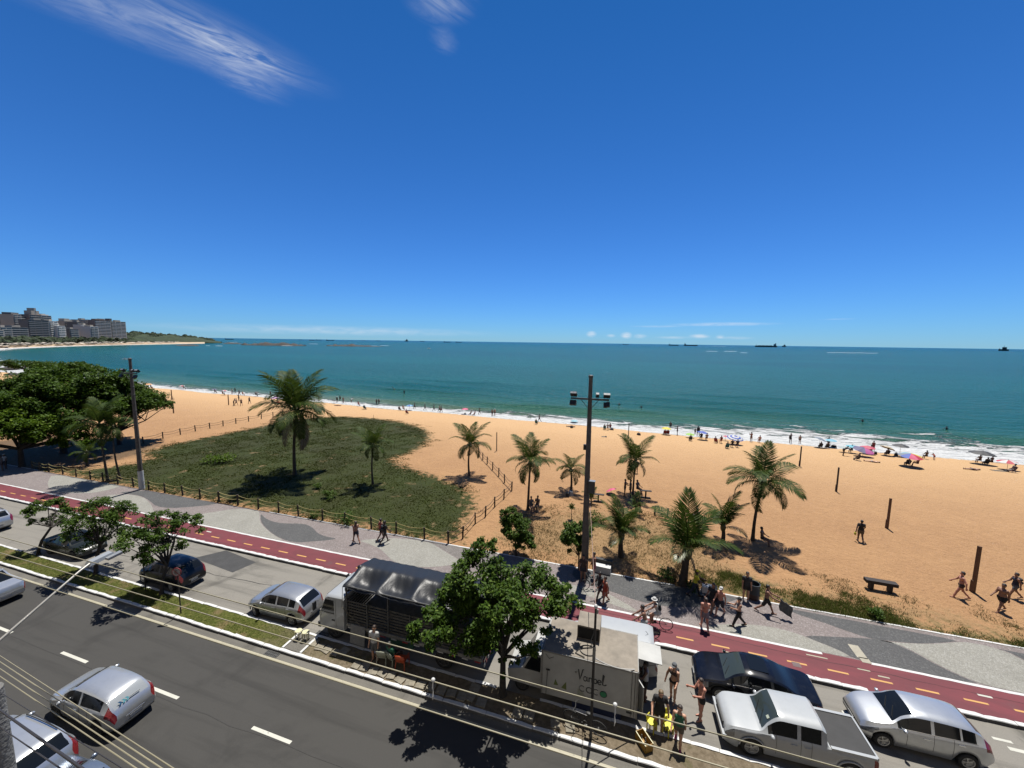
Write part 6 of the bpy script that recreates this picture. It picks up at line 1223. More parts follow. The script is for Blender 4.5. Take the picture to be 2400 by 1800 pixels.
def pose(kind, rng=None, **o):
    """joint positions, front = +x, left = +y, height 1.72"""
    d = dict(lean=.03, hl=.0, hr=.0, kl=.05, kr=.05, al=.05, ar=.05, el=.25, er=.25, abl=.12, abr=.12, spread=.03, head=.0, z0=None)
    d.update({'stand': dict(hl=.03, hr=-.03, spread=.05), 'walk': dict(hl=.42, kl=.12, hr=-.32, kr=.42, al=-.38, ar=.40, el=.35, er=.5), 'sit': dict(hl=1.5, hr=1.45, kl=1.35, kr=1.2, lean=-.12, al=.5, ar=.5, el=.7, er=.7), 'chair': dict(hl=1.25, hr=1.25, kl=1.15, kr=1.15, lean=-.38, al=.25, ar=.25, el=.8, er=.8), 'bend': dict(hl=.15, hr=.05, kl=.3, kr=.2, lean=.95, al=1.2, ar=1.1, el=.3, er=.3), 'cycle': dict(hl=1.25, kl=1.25, hr=.75, kr=.75, lean=.50, al=.85, ar=.85, el=.12, er=.12, abl=.05, abr=.05), 'kneel': dict(hl=1.9, kl=2.3, hr=1.8, kr=2.3, lean=.25, al=.8, ar=.8, el=.9, er=.9), 'swim': dict(hl=.1, hr=-.1, al=.6, ar=.6, abl=.7, abr=.7)}.get(kind, {})); d.update(o)
    J = {}; pel = v3(0, 0, .93); up_ = v3(math.sin(d['lean']), 0, math.cos(d['lean'])); J['pel'] = pel; J['waist'] = pel + up_ * .17; J['chest'] = pel + up_ * .40; J['neck'] = pel + up_ * .545
    J['hd'] = J['neck'] + v3(math.sin(d['lean'] * .5 + d['head']), 0, math.cos(d['lean'] * .5 + d['head'])) * .155
    for s, nm in ((1, 'l'), (-1, 'r')):
        hip = pel + v3(0, s * .088, -.02); J['hip' + nm] = hip; h = d['h' + nm]; k = d['k' + nm]; sp = d['spread'] * s
        kn = hip + v3(math.sin(h), sp, -math.cos(h)) * .43; an = kn + v3(math.sin(h - k), sp * .3, -math.cos(h - k)) * .42; J['kn' + nm] = kn; J['an' + nm] = an
        fa = max(-.6, min(.5, (h - k) * .5)); J['toe' + nm] = an + v3(math.cos(fa) * .17, s * .025, math.sin(fa) * .17 - .055); J['heel' + nm] = an + v3(-.05, 0, -.05)
        sh = J['chest'] + up_ * .085 + v3(0, s * .185, 0); J['sh' + nm] = sh; a = d['a' + nm]; ab = d['ab' + nm]; e = d['e' + nm]
        el_ = sh + v3(math.sin(a) * math.cos(ab), s * math.sin(ab), -math.cos(a) * math.cos(ab)) * .29; a2 = a + e; wr_ = el_ + v3(math.sin(a2), s * math.sin(ab) * .35, -math.cos(a2)) * .255; J['el' + nm] = el_; J['wr' + nm] = wr_; J['fd' + nm] = (wr_ - el_) / np.linalg.norm(wr_ - el_)
    zmin = min(J[q][2] for q in ('toel', 'toer', 'heell', 'heelr')) - .028
    if kind in ('sit', 'chair', 'kneel'): zmin = min(zmin, pel[2] - .13) if kind != 'chair' else zmin
    if d['z0'] is not None: zmin = pel[2] - d['z0']
    for q in J:
        if not q.startswith('fd'): J[q] = J[q] - v3(0, 0, zmin)
    return J
def body_prims(J, fat=1.0, fem=0.0, fine=True):
    f = fat * 1.06; P = []
    P += [(J['hipl'], J['hipr'], .098 * f, .098 * f), (J['pel'] + v3(0, .05, .05), J['pel'] + v3(0, -.05, .05), .10 * f, .10 * f), (J['waist'] + v3(0, .05, 0), J['waist'] + v3(0, -.05, 0), .092 * f * (1 - .08 * fem), .092 * f * (1 - .08 * fem)), (J['pel'], J['chest'], .095 * f, .10 * f), (J['chest'] + v3(0, .075, 0), J['chest'] + v3(0, -.075, 0), .108 * f, .108 * f), (J['shl'] - v3(0, .03, 0), J['shr'] + v3(0, .03, 0), .068, .068), (J['chest'], J['neck'], .085, .058), (J['neck'], J['hd'], .055, .052)]
    h = J['hd']; P += [(h + v3(-.012, 0, .055), h + v3(.012, 0, .05), .092, .086), (h + v3(.028, 0, -.02), h + v3(.035, 0, -.05), .062, .048)]
    if fine: P += [(h + v3(.085, 0, .02), h + v3(.105, 0, -.005), .012, .016), (h + v3(0, .086, .01), h + v3(0, .088, -.02), .016, .012), (h + v3(0, -.086, .01), h + v3(0, -.088, -.02), .016, .012)]
    for n in 'lr':
        P += [(J['hip' + n], J['kn' + n], .092 * f, .062), (J['kn' + n], J['an' + n] * .62 + J['kn' + n] * .38, .056, .052), (J['an' + n] * .62 + J['kn' + n] * .38, J['an' + n], .052, .038), (J['heel' + n], J['toe' + n], .036, .026), (J['an' + n], J['heel' + n], .038, .036), (J['sh' + n], J['el' + n], .058 * (1 + .4 * (f - 1)), .044), (J['el' + n], J['wr' + n], .045, .030)]
        fd = J['fd' + n]; w = J['wr' + n]; s = 1 if n == 'l' else -1; pc = w + fd * .075; P += [(w, pc, .027, .032)]
        if fine:
            side = np.cross(fd, v3(0, 1, 0)); side = side / (np.linalg.norm(side) + 1e-9); cr = v3(0, -s, 0)
            for q, (o, ln) in enumerate(((-.024, .062), (-.008, .072), (.008, .068), (.023, .054))):
                b0 = pc + side * o + fd * .012; m_ = b0 + fd * ln * .55 + cr * .004; P += [(b0, m_, .0095, .009), (m_, m_ + (fd * .8 + cr * .5) * ln * .5, .009, .0075)]
            b0 = w + fd * .03 - side * .026; P += [(b0, b0 + (fd * .6 - side * .7) * .045, .011, .010), (b0 + (fd * .6 - side * .7) * .045, b0 + (fd * .95 - side * .55) * .07, .010, .008)]
        else: P += [(pc, pc + fd * .06, .030, .02)]
    return P
SKINT = {k: pm('skin_' + k, tuple(1.75 * q for q in c), .55, var=.12, vscale=9) for k, c in dict(tan=(.40, .215, .135), brown=(.22, .105, .065), dark=(.085, .042, .030), red=(.43, .19, .13), pale=(.52, .33, .25)).items()}
CLOTH = {k: pm('cloth_' + k, c, .85, var=.2, vscale=6, bump=.2, bscale=40) for k, c in dict(black=(.012, .012, .014), navy=(.018, .024, .055), grey=(.14, .15, .16), white=(.72, .72, .70), yellow=(.70, .66, .03), orange=(.52, .075, .02), pink=(.52, .06, .16), red=(.38, .03, .03), green=(.03, .19, .10), blue=(.04, .11, .30), teal=(.04, .22, .24), khaki=(.16, .125, .08), stripe=(.30, .28, .34), brown=(.075, .04, .03), dkgrey=(.035, .04, .045)).items()}
HAIR = {k: pm('hair_' + k, c, .6, var=.3, vscale=30) for k, c in dict(black=(.010, .008, .007), brown=(.045, .024, .014), blond=(.24, .16, .07), grey=(.30, .30, .29)).items()}
def cl(J, what, fat=1.0):
    f = fat; g = .014; O = []
    if what in ('shorts', 'trunks', 'long_shorts', 'trousers', 'briefs', 'skirt'):
        te = dict(shorts=.55, trunks=.35, long_shorts=.92, briefs=.05, trousers=1.0, skirt=.75)[what]
        O += [(J['hipl'], J['hipr'], .100 * f + g, .100 * f + g), (J['pel'] + v3(0, .05, .03), J['pel'] + v3(0, -.05, .03), .100 * f + g, .100 * f + g)]
        if what == 'skirt': O += [(J['pel'], (J['knl'] + J['knr']) / 2 * .7 + J['pel'] * .3, .13 * f, .20, 0, 1)]
        for n in 'lr':
            if te > .1: O += [(J['hip' + n], J['kn' + n], .090 * f + g * 1.6, (.060 + g * (1.2 if what == 'trousers' else 2.2)), -.2, te)]
            if what == 'trousers': O += [(J['kn' + n], J['an' + n], .064 + g, .046 + g, -.1, .94)]
    if what in ('shirt', 'tank', 'longsleeve', 'dress', 'bikini', 'vest'):
        O += [(J['chest'] + v3(0, .075, 0), J['chest'] + v3(0, -.075, 0), .110 * f + g, .110 * f + g)]
        if what != 'bikini': O += [(J['waist'] + v3(0, .05, 0), J['waist'] + v3(0, -.05, 0), .094 * f + g, .094 * f + g), (J['pel'] * .75 + J['waist'] * .25, J['chest'], .100 * f + g, .105 * f + g), (J['pel'] + v3(0, .06, .07), J['pel'] + v3(0, -.06, .07), .105 * f + g, .105 * f + g)]
        if what in ('shirt', 'longsleeve'):
            O += [(J['shl'] - v3(0, .02, 0), J['shr'] + v3(0, .02, 0), .072 + g, .072 + g)]
            for n in 'lr': O += [(J['sh' + n], J['el' + n], .058 + g, .046 + g, -.3, .62 if what == 'shirt' else 1)]
            if what == 'longsleeve':
                for n in 'lr': O += [(J['el' + n], J['wr' + n], .044 + g, .032 + g, -.1, .95)]
        if what in ('tank', 'vest', 'dress'): O += [(J['chest'], J['shl'] - v3(0, .07, 0), .075 + g, .05 + g), (J['chest'], J['shr'] + v3(0, .07, 0), .075 + g, .05 + g)]
        if what == 'dress': O += [(J['pel'] + v3(0, 0, .08), (J['knl'] + J['knr']) / 2, .13 * f, .19, 0, .9), (J['hipl'], J['hipr'], .11 * f + g, .11 * f + g)]
    return O
PCACHE = {}
def person(label, p, face, kind='stand', h_=1.70, skin_='tan', hair='black', wear=(), fat=1.0, fem=0.0, hat=None, bag=None, fine=True, group=None, po=None, longhair=False, shoes=None, vx=None):
    """p: ground point, face: heading of the front, wear: (garment, colour) pairs"""
    t = thing('person', label, 'person', p, face, group); s = h_ / 1.72; t.scale = (s, s, s)
    vx = vx or (.0125 if fine else .042)
    key = (kind, round(fat, 2), fem, fine, tuple(sorted((po or {}).items())))
    J = pose(kind, **(po or {})); kk = .035 if fine else .05
    def part(nm, pr, mat, v=None, k=kk, sub=None):
        ck = (key, nm, sub, v or vx)
        if ck not in PCACHE: V, Fq = skin(pr, v or vx, k); PCACHE[ck] = mesh_np(nm, V, Fq, None, True)
        me = PCACHE[ck]
        if len(me.materials) == 0: me.materials.append(mat)
        o = link(nm, me, t)
        if me.materials[0] != mat: o.material_slots[0].link = 'OBJECT'; o.material_slots[0].material = mat
        return o
    part('body', body_prims(J, fat, fem, fine), SKINT[skin_])
    H_ = J['hd']; hp = [(H_ + v3(-.022, 0, .068), H_ + v3(-.004, 0, .078), .097, .090), (H_ + v3(-.045, 0, .02), H_ + v3(-.05, 0, -.02), .072, .06)]
    if longhair: hp += [(H_ + v3(-.06, 0, 0), J['neck'] + v3(-.09, 0, -.12), .07, .05)]
    part('hair', hp, HAIR[hair], .018 if fine else .036, .03, 'long' if longhair else 'short')
    for g_, c_ in wear: part(g_ if g_ != 'tank' else 'tank_top', cl(J, g_, fat), CLOTH[c_], .018 if fine else .042, .03, g_)
    if hat:
        mb = MB().lathe([(.108, .075), (.104, .12), (.075, .165), (.01, .178)], 14, H_, cap=False)
        if hat[0] == 'cap': mb.prism([(H_[0] + .07 + .12 * math.cos(a), H_[1] + .085 * math.sin(a)) for a in np.linspace(-1.5, 1.5, 9)], H_[2] + .072, H_[2] + .082)
        if hat[0] == 'sunhat': mb.lathe([(.10, .08), (.165, .055), (.165, .063), (.10, .09)], 18, H_, cap=False)
        mb.build('hat', CLOTH[hat[1]], t, 50)
    if bag == 'backpack':
        c = J['chest'] + v3(-.19, 0, -.02); part('backpack', [(c + v3(0, .06, .08), c + v3(0, -.06, .08), .085, .085), (c + v3(-.02, .07, -.12), c + v3(-.02, -.07, -.12), .095, .095)], CLOTH['dkgrey'], .02, .05)
        for n in (1, -1): MB().tube([c + v3(.05, n * .09, .12), J['chest'] + v3(.06, n * .11, .16), J['chest'] + v3(.10, n * .10, -.02), c + v3(.08, n * .1, -.15)], .016, 5).build('strap', CLOTH['dkgrey'], t)
    if fine:
        mb = MB()
        for y in (.032, -.032): mb.ell(H_ + v3(.090, y, .035), (.008, .012, .007), 6, 4)
        mb.build('eyes', HAIR['black'], t)
    if shoes:
        for n in 'lr': part('shoe', [(J['heel' + n], J['toe' + n], .047, .038)], CLOTH[shoes], .016, .02, n)
    return t
FACE_CAM = lambda p: math.atan2(-p.y, -p.x)
PV = 'people on the promenade'; ST = 'customers at the coconut stall'; SD_ = 'people walking on the sand'
def gpp(u, v): return gp(u, v, Z_PAVE)
def g0(u, v): return gp(u, v, .003)
person('shirtless person in blue shorts striding left along the rope fence', gpp(835, 1271), R(150), 'walk', 1.66, 'brown', 'brown', (('shorts', 'navy'),), group=PV, longhair=True)
person('person in black with a backpack walking along the rope fence', gpp(902, 1272), R(60), 'walk', 1.74, 'dark', 'black', (('shirt', 'black'), ('shorts', 'dkgrey')), bag='backpack', group=PV)
person('person in dark red hidden behind the one with a backpack', gpp(893, 1264), R(70), 'walk', 1.66, 'brown', 'black', (('tank', 'red'), ('shorts', 'black')), group=PV)
person('person with pink shorts standing by a bicycle near the floodlight pole', gpp(1391, 1353), R(200), 'stand', 1.66, 'brown', 'black', (('tank', 'orange'), ('shorts', 'pink')), group=PV)
person('person in an orange dress walking behind the service cable', gpp(1417, 1413), R(-150), 'walk', 1.62, 'brown', 'brown', (('dress', 'orange'),), fem=1, group=PV, po=dict(hl=.25, hr=-.2))
person('person in dark clothes just behind the one in the orange dress', gpp(1405, 1404), R(-140), 'walk', 1.72, 'dark', 'black', (('shirt', 'black'), ('shorts', 'navy')), group=PV)
person('person in dark swimwear standing against the floodlight pole', gpp(1366, 1362), R(-90), 'stand', 1.72, 'brown', 'black', (('shirt', 'brown'), ('shorts', 'navy')), group=PV)
p = Vector(pbk); person('cyclist in a white visor hat with a dark backpack riding left on the cycle path', p + Vector((.13, 0, -.02)), LEFT, 'cycle', 1.68, 'tan', 'brown', (('tank', 'white'), ('shorts', 'white')), hat=('sunhat', 'white'), bag='backpack', group=PV, po=dict(z0=.98, lean=.42))
p = Vector(pb2); person('shirtless cyclist in pale shorts behind the white van', p + Vector((.13, 0, -.02)), LEFT + .06, 'cycle', 1.72, 'brown', 'black', (('shorts', 'white'),), group=PV, po=dict(z0=.98, lean=.30, al=.8, ar=.8))
person('shirtless man in striped grey shorts walking away on the cycle path edge', gpp(1650, 1474), R(95), 'walk', 1.74, 'red', 'brown', (('shorts', 'stripe'),), group=PV, po=dict(hl=.25, hr=-.22))
person('woman in a black top and dark skirt walking in the promenade group', gpp(1668, 1432), R(-130), 'walk', 1.70, 'brown', 'black', (('shirt', 'black'), ('shorts', 'black')), fat=1.15, fem=1, group=PV, longhair=True)
person('shirtless man in a white cap and dark shorts beside the woman in black', gpp(1686, 1441), R(-125), 'walk', 1.66, 'red', 'brown', (('long_shorts', 'navy'),), hat=('cap', 'white'), group=PV, po=dict(hl=-.3, hr=.35, kl=.4, kr=.1))
person('street worker in yellow shirt and yellow cap pushing a cart', gpp(1627, 1397), R(-5), 'walk', 1.70, 'dark', 'black', (('shirt', 'yellow'), ('trousers', 'navy')), hat=('cap', 'yellow'), group=PV, po=dict(al=.7, ar=.75, el=.6, er=.6, lean=.12), shoes='black')
person('woman in dark leggings and cap striding left across the promenade', gpp(1729, 1467), R(185), 'walk', 1.64, 'tan', 'black', (('bikini', 'grey'), ('trousers', 'black')), fem=1, hat=('cap', 'black'), group=PV, shoes='black', po=dict(al=.5, ar=.55, el=1.3, er=1.2))
person('man in a dark grey shirt standing beside the blue barrel', gpp(1747, 1407), R(-95), 'stand', 1.74, 'tan', 'black', (('shirt', 'dkgrey'), ('shorts', 'black')), group=PV, shoes='white', fat=1.1)
tw = person('shirtless man in black shorts walking right while shaking out a towel', gpp(1794, 1436), R(-15), 'walk', 1.72, 'brown', 'black', (('long_shorts', 'black'),), group=PV, po=dict(al=.75, ar=.85, el=.6, er=.5, hl=.5, hr=-.42))
person('sunburnt shirtless man walking left across the sand by the nearest post', gp(2249, 1402), R(165), 'walk', 1.72, 'red', 'black', (('trunks', 'brown'),), group=SD_, po=dict(abl=.5, abr=.3))
person('stout shirtless man in black shorts walking on the sand at the right edge', gp(2344, 1433), R(200), 'walk', 1.72, 'brown', 'black', (('shorts', 'black'),), fat=1.25, group=SD_)
person('person with a pale backpack walking on the sand at the right edge', gp(2375, 1402), R(175), 'walk', 1.66, 'brown', 'black', (('tank', 'navy'), ('shorts', 'grey')), bag='backpack', group=SD_)
person('man in dark shirt and khaki shorts walking towards the sea with a yellow bag', gp(2015, 1269), R(85), 'walk', 1.72, 'dark', 'black', (('shirt', 'black'), ('shorts', 'khaki')), fat=1.12, group=SD_, po=dict(hl=.15, hr=-.12, abl=.4, abr=.35))
person('customer in a pale vest standing at the serving hatch under the awning', g0(1510, 1640), R(185), 'stand', 1.74, 'dark', 'black', (('tank', 'white'), ('shorts', 'black')), group=ST, po=dict(al=.5, ar=.6, el=1.1, er=1.1))
person('woman in a dark bikini and grey cap waiting at the stall with a backpack', g0(1576, 1641), R(-120), 'stand', 1.68, 'tan', 'brown', (('bikini', 'brown'), ('briefs', 'black')), fem=1, hat=('cap', 'grey'), bag='backpack', group=ST, po=dict(hl=.12, hr=-.1, al=.2, el=.9, abr=.35))
person('man in a long black shirt standing among the yellow seats', g0(1543, 1713), R(-85), 'stand', 1.80, 'tan', 'blond', (('shirt', 'black'), ('shorts', 'black')), fat=1.08, group=ST, po=dict(abl=.3, abr=.4, head=.5, er=.7, ar=.4))
person('shirtless sunburnt man in brief swim trunks looking at his phone', g0(1640, 1684), R(205), 'stand', 1.76, 'red', 'brown', (('trunks', 'black'),), group=ST, po=dict(al=.5, ar=.55, el=1.35, er=1.4, head=.35, hl=.1, hr=-.1))
person('woman in a green top and pale shorts stepping over the kerb', gp(1588, 1748, .12), R(-105), 'walk', 1.66, 'tan', 'brown', (('tank', 'green'), ('shorts', 'khaki')), fem=1, fat=1.08, group=ST, shoes='pink', longhair=True, po=dict(hl=.2, hr=-.25, kr=.4))
person('pale-clothed person standing in the shade beside the truck bed', gp(879, 1548, .12), R(-80), 'stand', 1.74, 'tan', 'brown', (('shirt', 'white'), ('long_shorts', 'grey')), group=ST)
c_ = at((921, 1556), .12); person('person in dark clothes sitting on the second pale chair by the truck', c_ + Vector((.02, .02, .0)), R(75), 'chair', 1.68, 'dark', 'black', (('shirt', 'green'), ('shorts', 'black')), group=ST, po=dict(z0=.52))
# what they hold
o = thing('phone', 'dark phone held by the sunburnt man', 'phone', g0(1640, 1684) + Vector((-.42, -.20, 1.22)), R(205)); MB().box((0, 0, 0), (.012, .085, .15), ry=.5).build('casing', M_TRIM, o)
o = thing('towel', 'grey striped towel being shaken out by the man in black shorts', 'towel', gpp(1794, 1436) + Vector((.52, -.14, .62)), R(-15)); V = []
for i in range(9):
    for j in range(9): V.append((.08 + i * .075 + .03 * math.sin(j * .9), .05 * math.sin(i * 1.7 + j * .5), .48 - j * .085 - i * .035 + .02 * math.sin(i * 2)))
me = mesh_np('cloth', V, [(i * 9 + j, i * 9 + j + 1, i * 9 + j + 10, i * 9 + j + 9) for i in range(8) for j in range(8)], CLOTH['grey'], True); q = link('cloth', me, o); q.modifiers.new('thickness', 'SOLIDIFY').thickness = .012
o = thing('bag', 'yellow bag carried by the man in khaki shorts', 'bag', gp(2015, 1269) + Vector((-.36, 0, .62)), 0); MB().ell((0, 0, 0), (.07, .11, .13), 10, 8).tube([(0, -.05, .1), (0, 0, .22), (0, .05, .1)], .01, 5).build('pouch', CLOTH['yellow'], o, 60)
# ------------------------------------------------------------------ the beach: parasols, chairs, bathers
UC = {k: pm('parasol_' + k, c, .7, var=.12, vscale=4) for k, c in dict(yellow=(.85, .72, .03), lime=(.36, .68, .06), blue=(.035, .10, .52), white=(.75, .75, .72), grey=(.22, .27, .33), sky=(.22, .56, .72), pale=(.42, .50, .50), turq=(.12, .52, .66), rose=(.66, .08, .14), purple=(.10, .08, .22), magenta=(.62, .13, .40), red=(.60, .03, .06), beige=(.60, .50, .33), black=(.025, .027, .030), green=(.20, .50, .25), pink=(.80, .10, .24), orange=(.75, .34, .08), lilac=(.55, .30, .55), cyan=(.30, .60, .70)).items()}
M_PPOLE = pm('parasol_pole', (.55, .55, .53), .4, .5)
UM = {}
def canopy(n, i0, i1, r0, r1):
    """panels i0..i1 of n of a unit parasol between radii r0 and r1"""
    k = (n, i0, i1, r0, r1)
    if k in UM: return UM[k]
    V = []; Fa = []; rs = np.linspace(r0, r1, 5); m_ = (i1 - i0) * 4
    for r_ in rs:
        for j in range(m_ + 1):
            a = 2 * math.pi * (i0 + j / 4) / n; sc = 1 - .05 * abs(math.sin(a * n / 2)) * (r_ > .9); V.append((r_ * sc * math.cos(a), r_ * sc * math.sin(a), .30 * (1 - r_ ** 1.6) - .05 * abs(math.sin(a * n / 2)) * r_))
    for q in range(4):
        for j in range(m_): a = q * (m_ + 1) + j; Fa.append((a, a + m_ + 1, a + m_ + 2, a + 1))
    me = mesh_np('canopy', V, Fa, None, True); UM[k] = me; return me
def parasol(label, c_px, wpx, g_px, cols, rings=None, tilt=0.0, taz=0.0, low=None):
    """c_px: middle of the canopy; g_px: foot of the pole"""
    p = gp(*g_px); dist = math.hypot(p.x, p.y); rad = wpx / 2 * (p.x * _fw[0] + p.y * _fw[1] + (p.z + 1.8 - CAM_H) * _fw[2]) / FPX; h_ = max(.25, hgt(p, *c_px)) if low is None else low
    t = thing('parasol', label, 'parasol', p, 0, 'parasols on the beach'); hd = bpy.data.objects.new('canopy_frame', None)
    MB().tube([(0, 0, -.1), (0, 0, h_ + rad * .12)], .022, 6).build('pole', M_PPOLE, t)
    rot = Matrix.Rotation(taz, 4, 'Z') @ Matrix.Rotation(tilt, 4, 'Y'); 
    def put(me, mat):
        o = link('canopy_panel' if len(cols) > 1 else 'canopy', me, t, (0, 0, h_ - rad * .12), rot.to_euler(), rad)
        me.materials.clear() if False else None
        if len(me.materials) == 0: me.materials.append(mat)
        o.material_slots[0].link = 'OBJECT'; o.material_slots[0].material = mat
    if rings:
        for q in range(len(cols)): put(canopy(8, 0, 8, rings[q], rings[q + 1]), UC[cols[q]])
    elif len(cols) == 1: put(canopy(8, 0, 8, .0, 1.0), UC[cols[0]])
    else:
        for q in range(8): put(canopy(8, q, q + 1, .0, 1.0), UC[cols[q % len(cols)]])
    MB().lathe([(.03, 0), (.03, .06), (.005, .12)], 6, (0, 0, h_ + rad * .16)).build('finial', M_PPOLE, t)
    return t
parasol('bright yellow parasol near the water', (1561.7, 1003), 22, (1561, 1019), ['yellow'])
parasol('lime green parasol lying low on the sand', (1617, 1019), 20, (1617, 1026), ['lime'], low=.7)
parasol('plain blue parasol beside the large standing man', (1650, 1013), 25, (1646, 1031), ['blue'], tilt=.15, taz=.5)
parasol('blue and white ringed parasol tilted in front of the sea', (1720, 1024), 35, (1722, 1042), ['blue', 'white', 'blue', 'white', 'blue'], rings=[0, .22, .45, .66, .86, 1.0], tilt=.22, taz=-1.2)
parasol('small pinkish parasol behind the blue and white ringed one', (1701, 1022), 12, (1700, 1033), ['rose'])
parasol('grey-blue parasol tilted to the right', (1921, 1028), 27, (1920, 1049), ['grey'], tilt=.35, taz=.0)
parasol('light blue parasol touching the grey-blue one', (1947, 1031), 23, (1946, 1049), ['sky'])
parasol('pale grey parasol behind the bending person', (1976, 1048), 20, (1976, 1060), ['pale'])
parasol('turquoise parasol left of the rose parasol', (1996, 1045), 25, (1996, 1062), ['turq'])
parasol('rose red parasol beside the woman standing in red', (2031, 1047), 29, (2032, 1064), ['rose'])
parasol('purple, magenta and red panelled parasol low on the sand', (2022, 1060), 40, (2022, 1070), ['magenta', 'red', 'red', 'purple', 'purple', 'purple', 'purple', 'magenta'], tilt=.25, taz=-1.0, low=1.15)
parasol('beige parasol tilted steeply over a seated group', (2078, 1048), 28, (2078, 1068), ['beige'], tilt=.4, taz=.4)
parasol('black parasol on a thin pole above dark bags', (2107.5, 1043), 31, (2108, 1070), ['black'])
parasol('rainbow parasol, the most colourful one on the right', (2130.5, 1066), 44, (2131, 1093), ['red', 'yellow', 'yellow', 'lime', 'sky', 'grey', 'blue', 'pink'], tilt=.12, taz=-1.4)
parasol('flat black parasol at the far right by the foam', (2299, 1060), 45, (2299, 1088), ['black'], tilt=.05, taz=0)
parasol('red and white parasol at the right edge of the beach', (2360, 1086), 36, (2360, 1101), ['white', 'red'], low=1.2)
parasol('pale cyan parasol lying at the foam left of the floodlight pole', (1347.5, 987), 18, (1346, 992), ['cyan'], low=.6)
parasol('pink parasol standing in the foam above the corner palm', (1090.5, 958), 16, (1090, 971), ['pink'])
parasol('white parasol over a seated person near the dune', (857, 947), 13, (856, 959), ['white'])
parasol('flat blue parasol by the foam, left of the four walkers', (960, 950), 17, (960, 962), ['blue', 'sky'])
parasol('light blue parasol left of the tallest palm', (642, 924), 13, (641, 939), ['sky'])
parasol('lilac parasol in front of the light blue one', (644, 932), 18, (644, 946), ['lilac'])
parasol('small dark parasol left of the lilac one', (604, 919), 10, (602, 929), ['black'], tilt=.3)
parasol('white and rose parasol at the water far left', (528, 915), 12, (527, 926), ['white', 'rose'])
parasol('purple parasol at the water, leftmost of the players', (504, 912), 10, (503, 921), ['purple'])
parasol('orange parasol with people under it at the far left', (349, 900), 16, (348, 911), ['orange'])
parasol('tiny white and red parasol near the far left shore', (427, 904), 12, (427, 912), ['white', 'red'])
parasol('rose parasol half hidden behind the tallest palm', (680, 931), 16, (680, 942), ['rose'])
parasol('pale parasol right of the tallest palm', (737, 934), 14, (737, 943), ['pale'])
parasol('dark parasol beside the person with a white hat', (783, 938), 9, (783, 946), ['black'], tilt=.3)
parasol('bright pink parasol lying on its side under a palm', (1432, 1153), 26, (1432, 1158), ['pink'], tilt=.5, taz=2.6, low=.5)
M_ALU = pm('chair_tube', (.55, .55, .53), .4, .6)
def beach_chair(label, p, rz, col):
    t = thing('beach_chair', label, 'beach chair', p, rz, 'folding beach chairs')
    for s in (1, -1): MB().tube([(.28, s * .26, 0), (-.05, s * .26, .30), (-.38, s * .26, .80)], .014, 5).tube([(-.30, s * .26, 0), (.05, s * .26, .32), (.26, s * .26, .36)], .014, 5).build('frame', M_ALU, t)
    MB().box((.02, 0, .27), (.46, .50, .02), ry=-.12).build('seat', CLOTH[col], t); MB().box((-.27, 0, .55), (.03, .50, .56), ry=-.5).build('backrest', CLOTH[col], t); return t
BG = 'bathers on the beach'
def seaface(p): return R(90)
seed_ = 0
def bather(label, px, kind='stand', skin_='brown', wear=(('trunks', 'black'),), face=90, h_=1.70, chair=None, **k):
    global seed_; seed_ += 1; p = gp(*px); 
    if p.y > shore(p.x): p.z = max(p.z, Z_SEA - 1.2)
    if kind == 'lie':
        t = person(label, p + Vector((0, 0, .12)), 0, 'stand', h_, skin_, 'black', wear, fine=False, group=BG, **k); t.rotation_euler = (0, R(-90), R(face)); return t
    if kind == 'swim': t = person(label, Vector((p.x, p.y, Z_SEA - 1.05)), R(face), 'swim', h_, skin_, 'black', wear, fine=False, group=BG, **k); return t
    if kind == 'wade': t = person(label, Vector((p.x, p.y, Z_SEA - .55)), R(face), 'stand', h_, skin_, 'black', wear, fine=False, group=BG, **k); return t
    if chair: beach_chair(chair, p, R(face), random.choice(('navy', 'teal', 'dkgrey', 'red'))); return person(label, p + Vector((-.05 * math.cos(R(face)), -.05 * math.sin(R(face)), 0)), R(face), 'chair', h_, skin_, 'black', wear, fine=False, group=BG, po=dict(z0=.40), **k)
    return person(label, p, R(face), kind, h_, skin_, 'black', wear, fine=False, group=BG, **k)
B = bather
B('bather in white standing at the foam, left of the player group', (544, 924), wear=(('shirt', 'white'), ('shorts', 'white')))
B('dark bather standing in shallow water above the players', (551, 920), 'wade', 'dark')
B('bather walking at the foam edge just above the players', (561, 927), 'walk', 'dark', face=180)
B('sunbather sitting under the white and rose parasol', (522, 926), 'sit'); B('sunbather sitting right of the white and rose parasol', (569, 927.5), 'sit', 'red'); B('sunbather sitting under the small dark parasol', (600, 929), 'sit', 'dark')
B('leftmost player of the ball game, near the reddish post', (548, 951), 'bend', 'dark', face=30, po=dict(lean=.4)); B('second player of the ball game from the left', (554, 950), 'walk', 'brown', (('shorts', 'navy'),), 20); B('player with raised arms at the back of the ball game', (560, 940), 'stand', 'dark', face=-90, po=dict(al=2.4, ar=2.4)); B('front right player of the ball game', (566, 951), 'walk', 'brown', (('shorts', 'black'),), 160); B('player running up from the right of the ball game', (585, 946.5), 'walk', 'dark', (('shorts', 'black'),), 170)
B('bather standing behind the lilac parasol', (634, 930), 'stand', 'dark'); B('bather standing right of the lilac parasol', (650, 942), 'stand', 'dark', (('shorts', 'navy'),)); B('bather sitting under the lilac parasol', (638, 946), 'sit', 'dark')
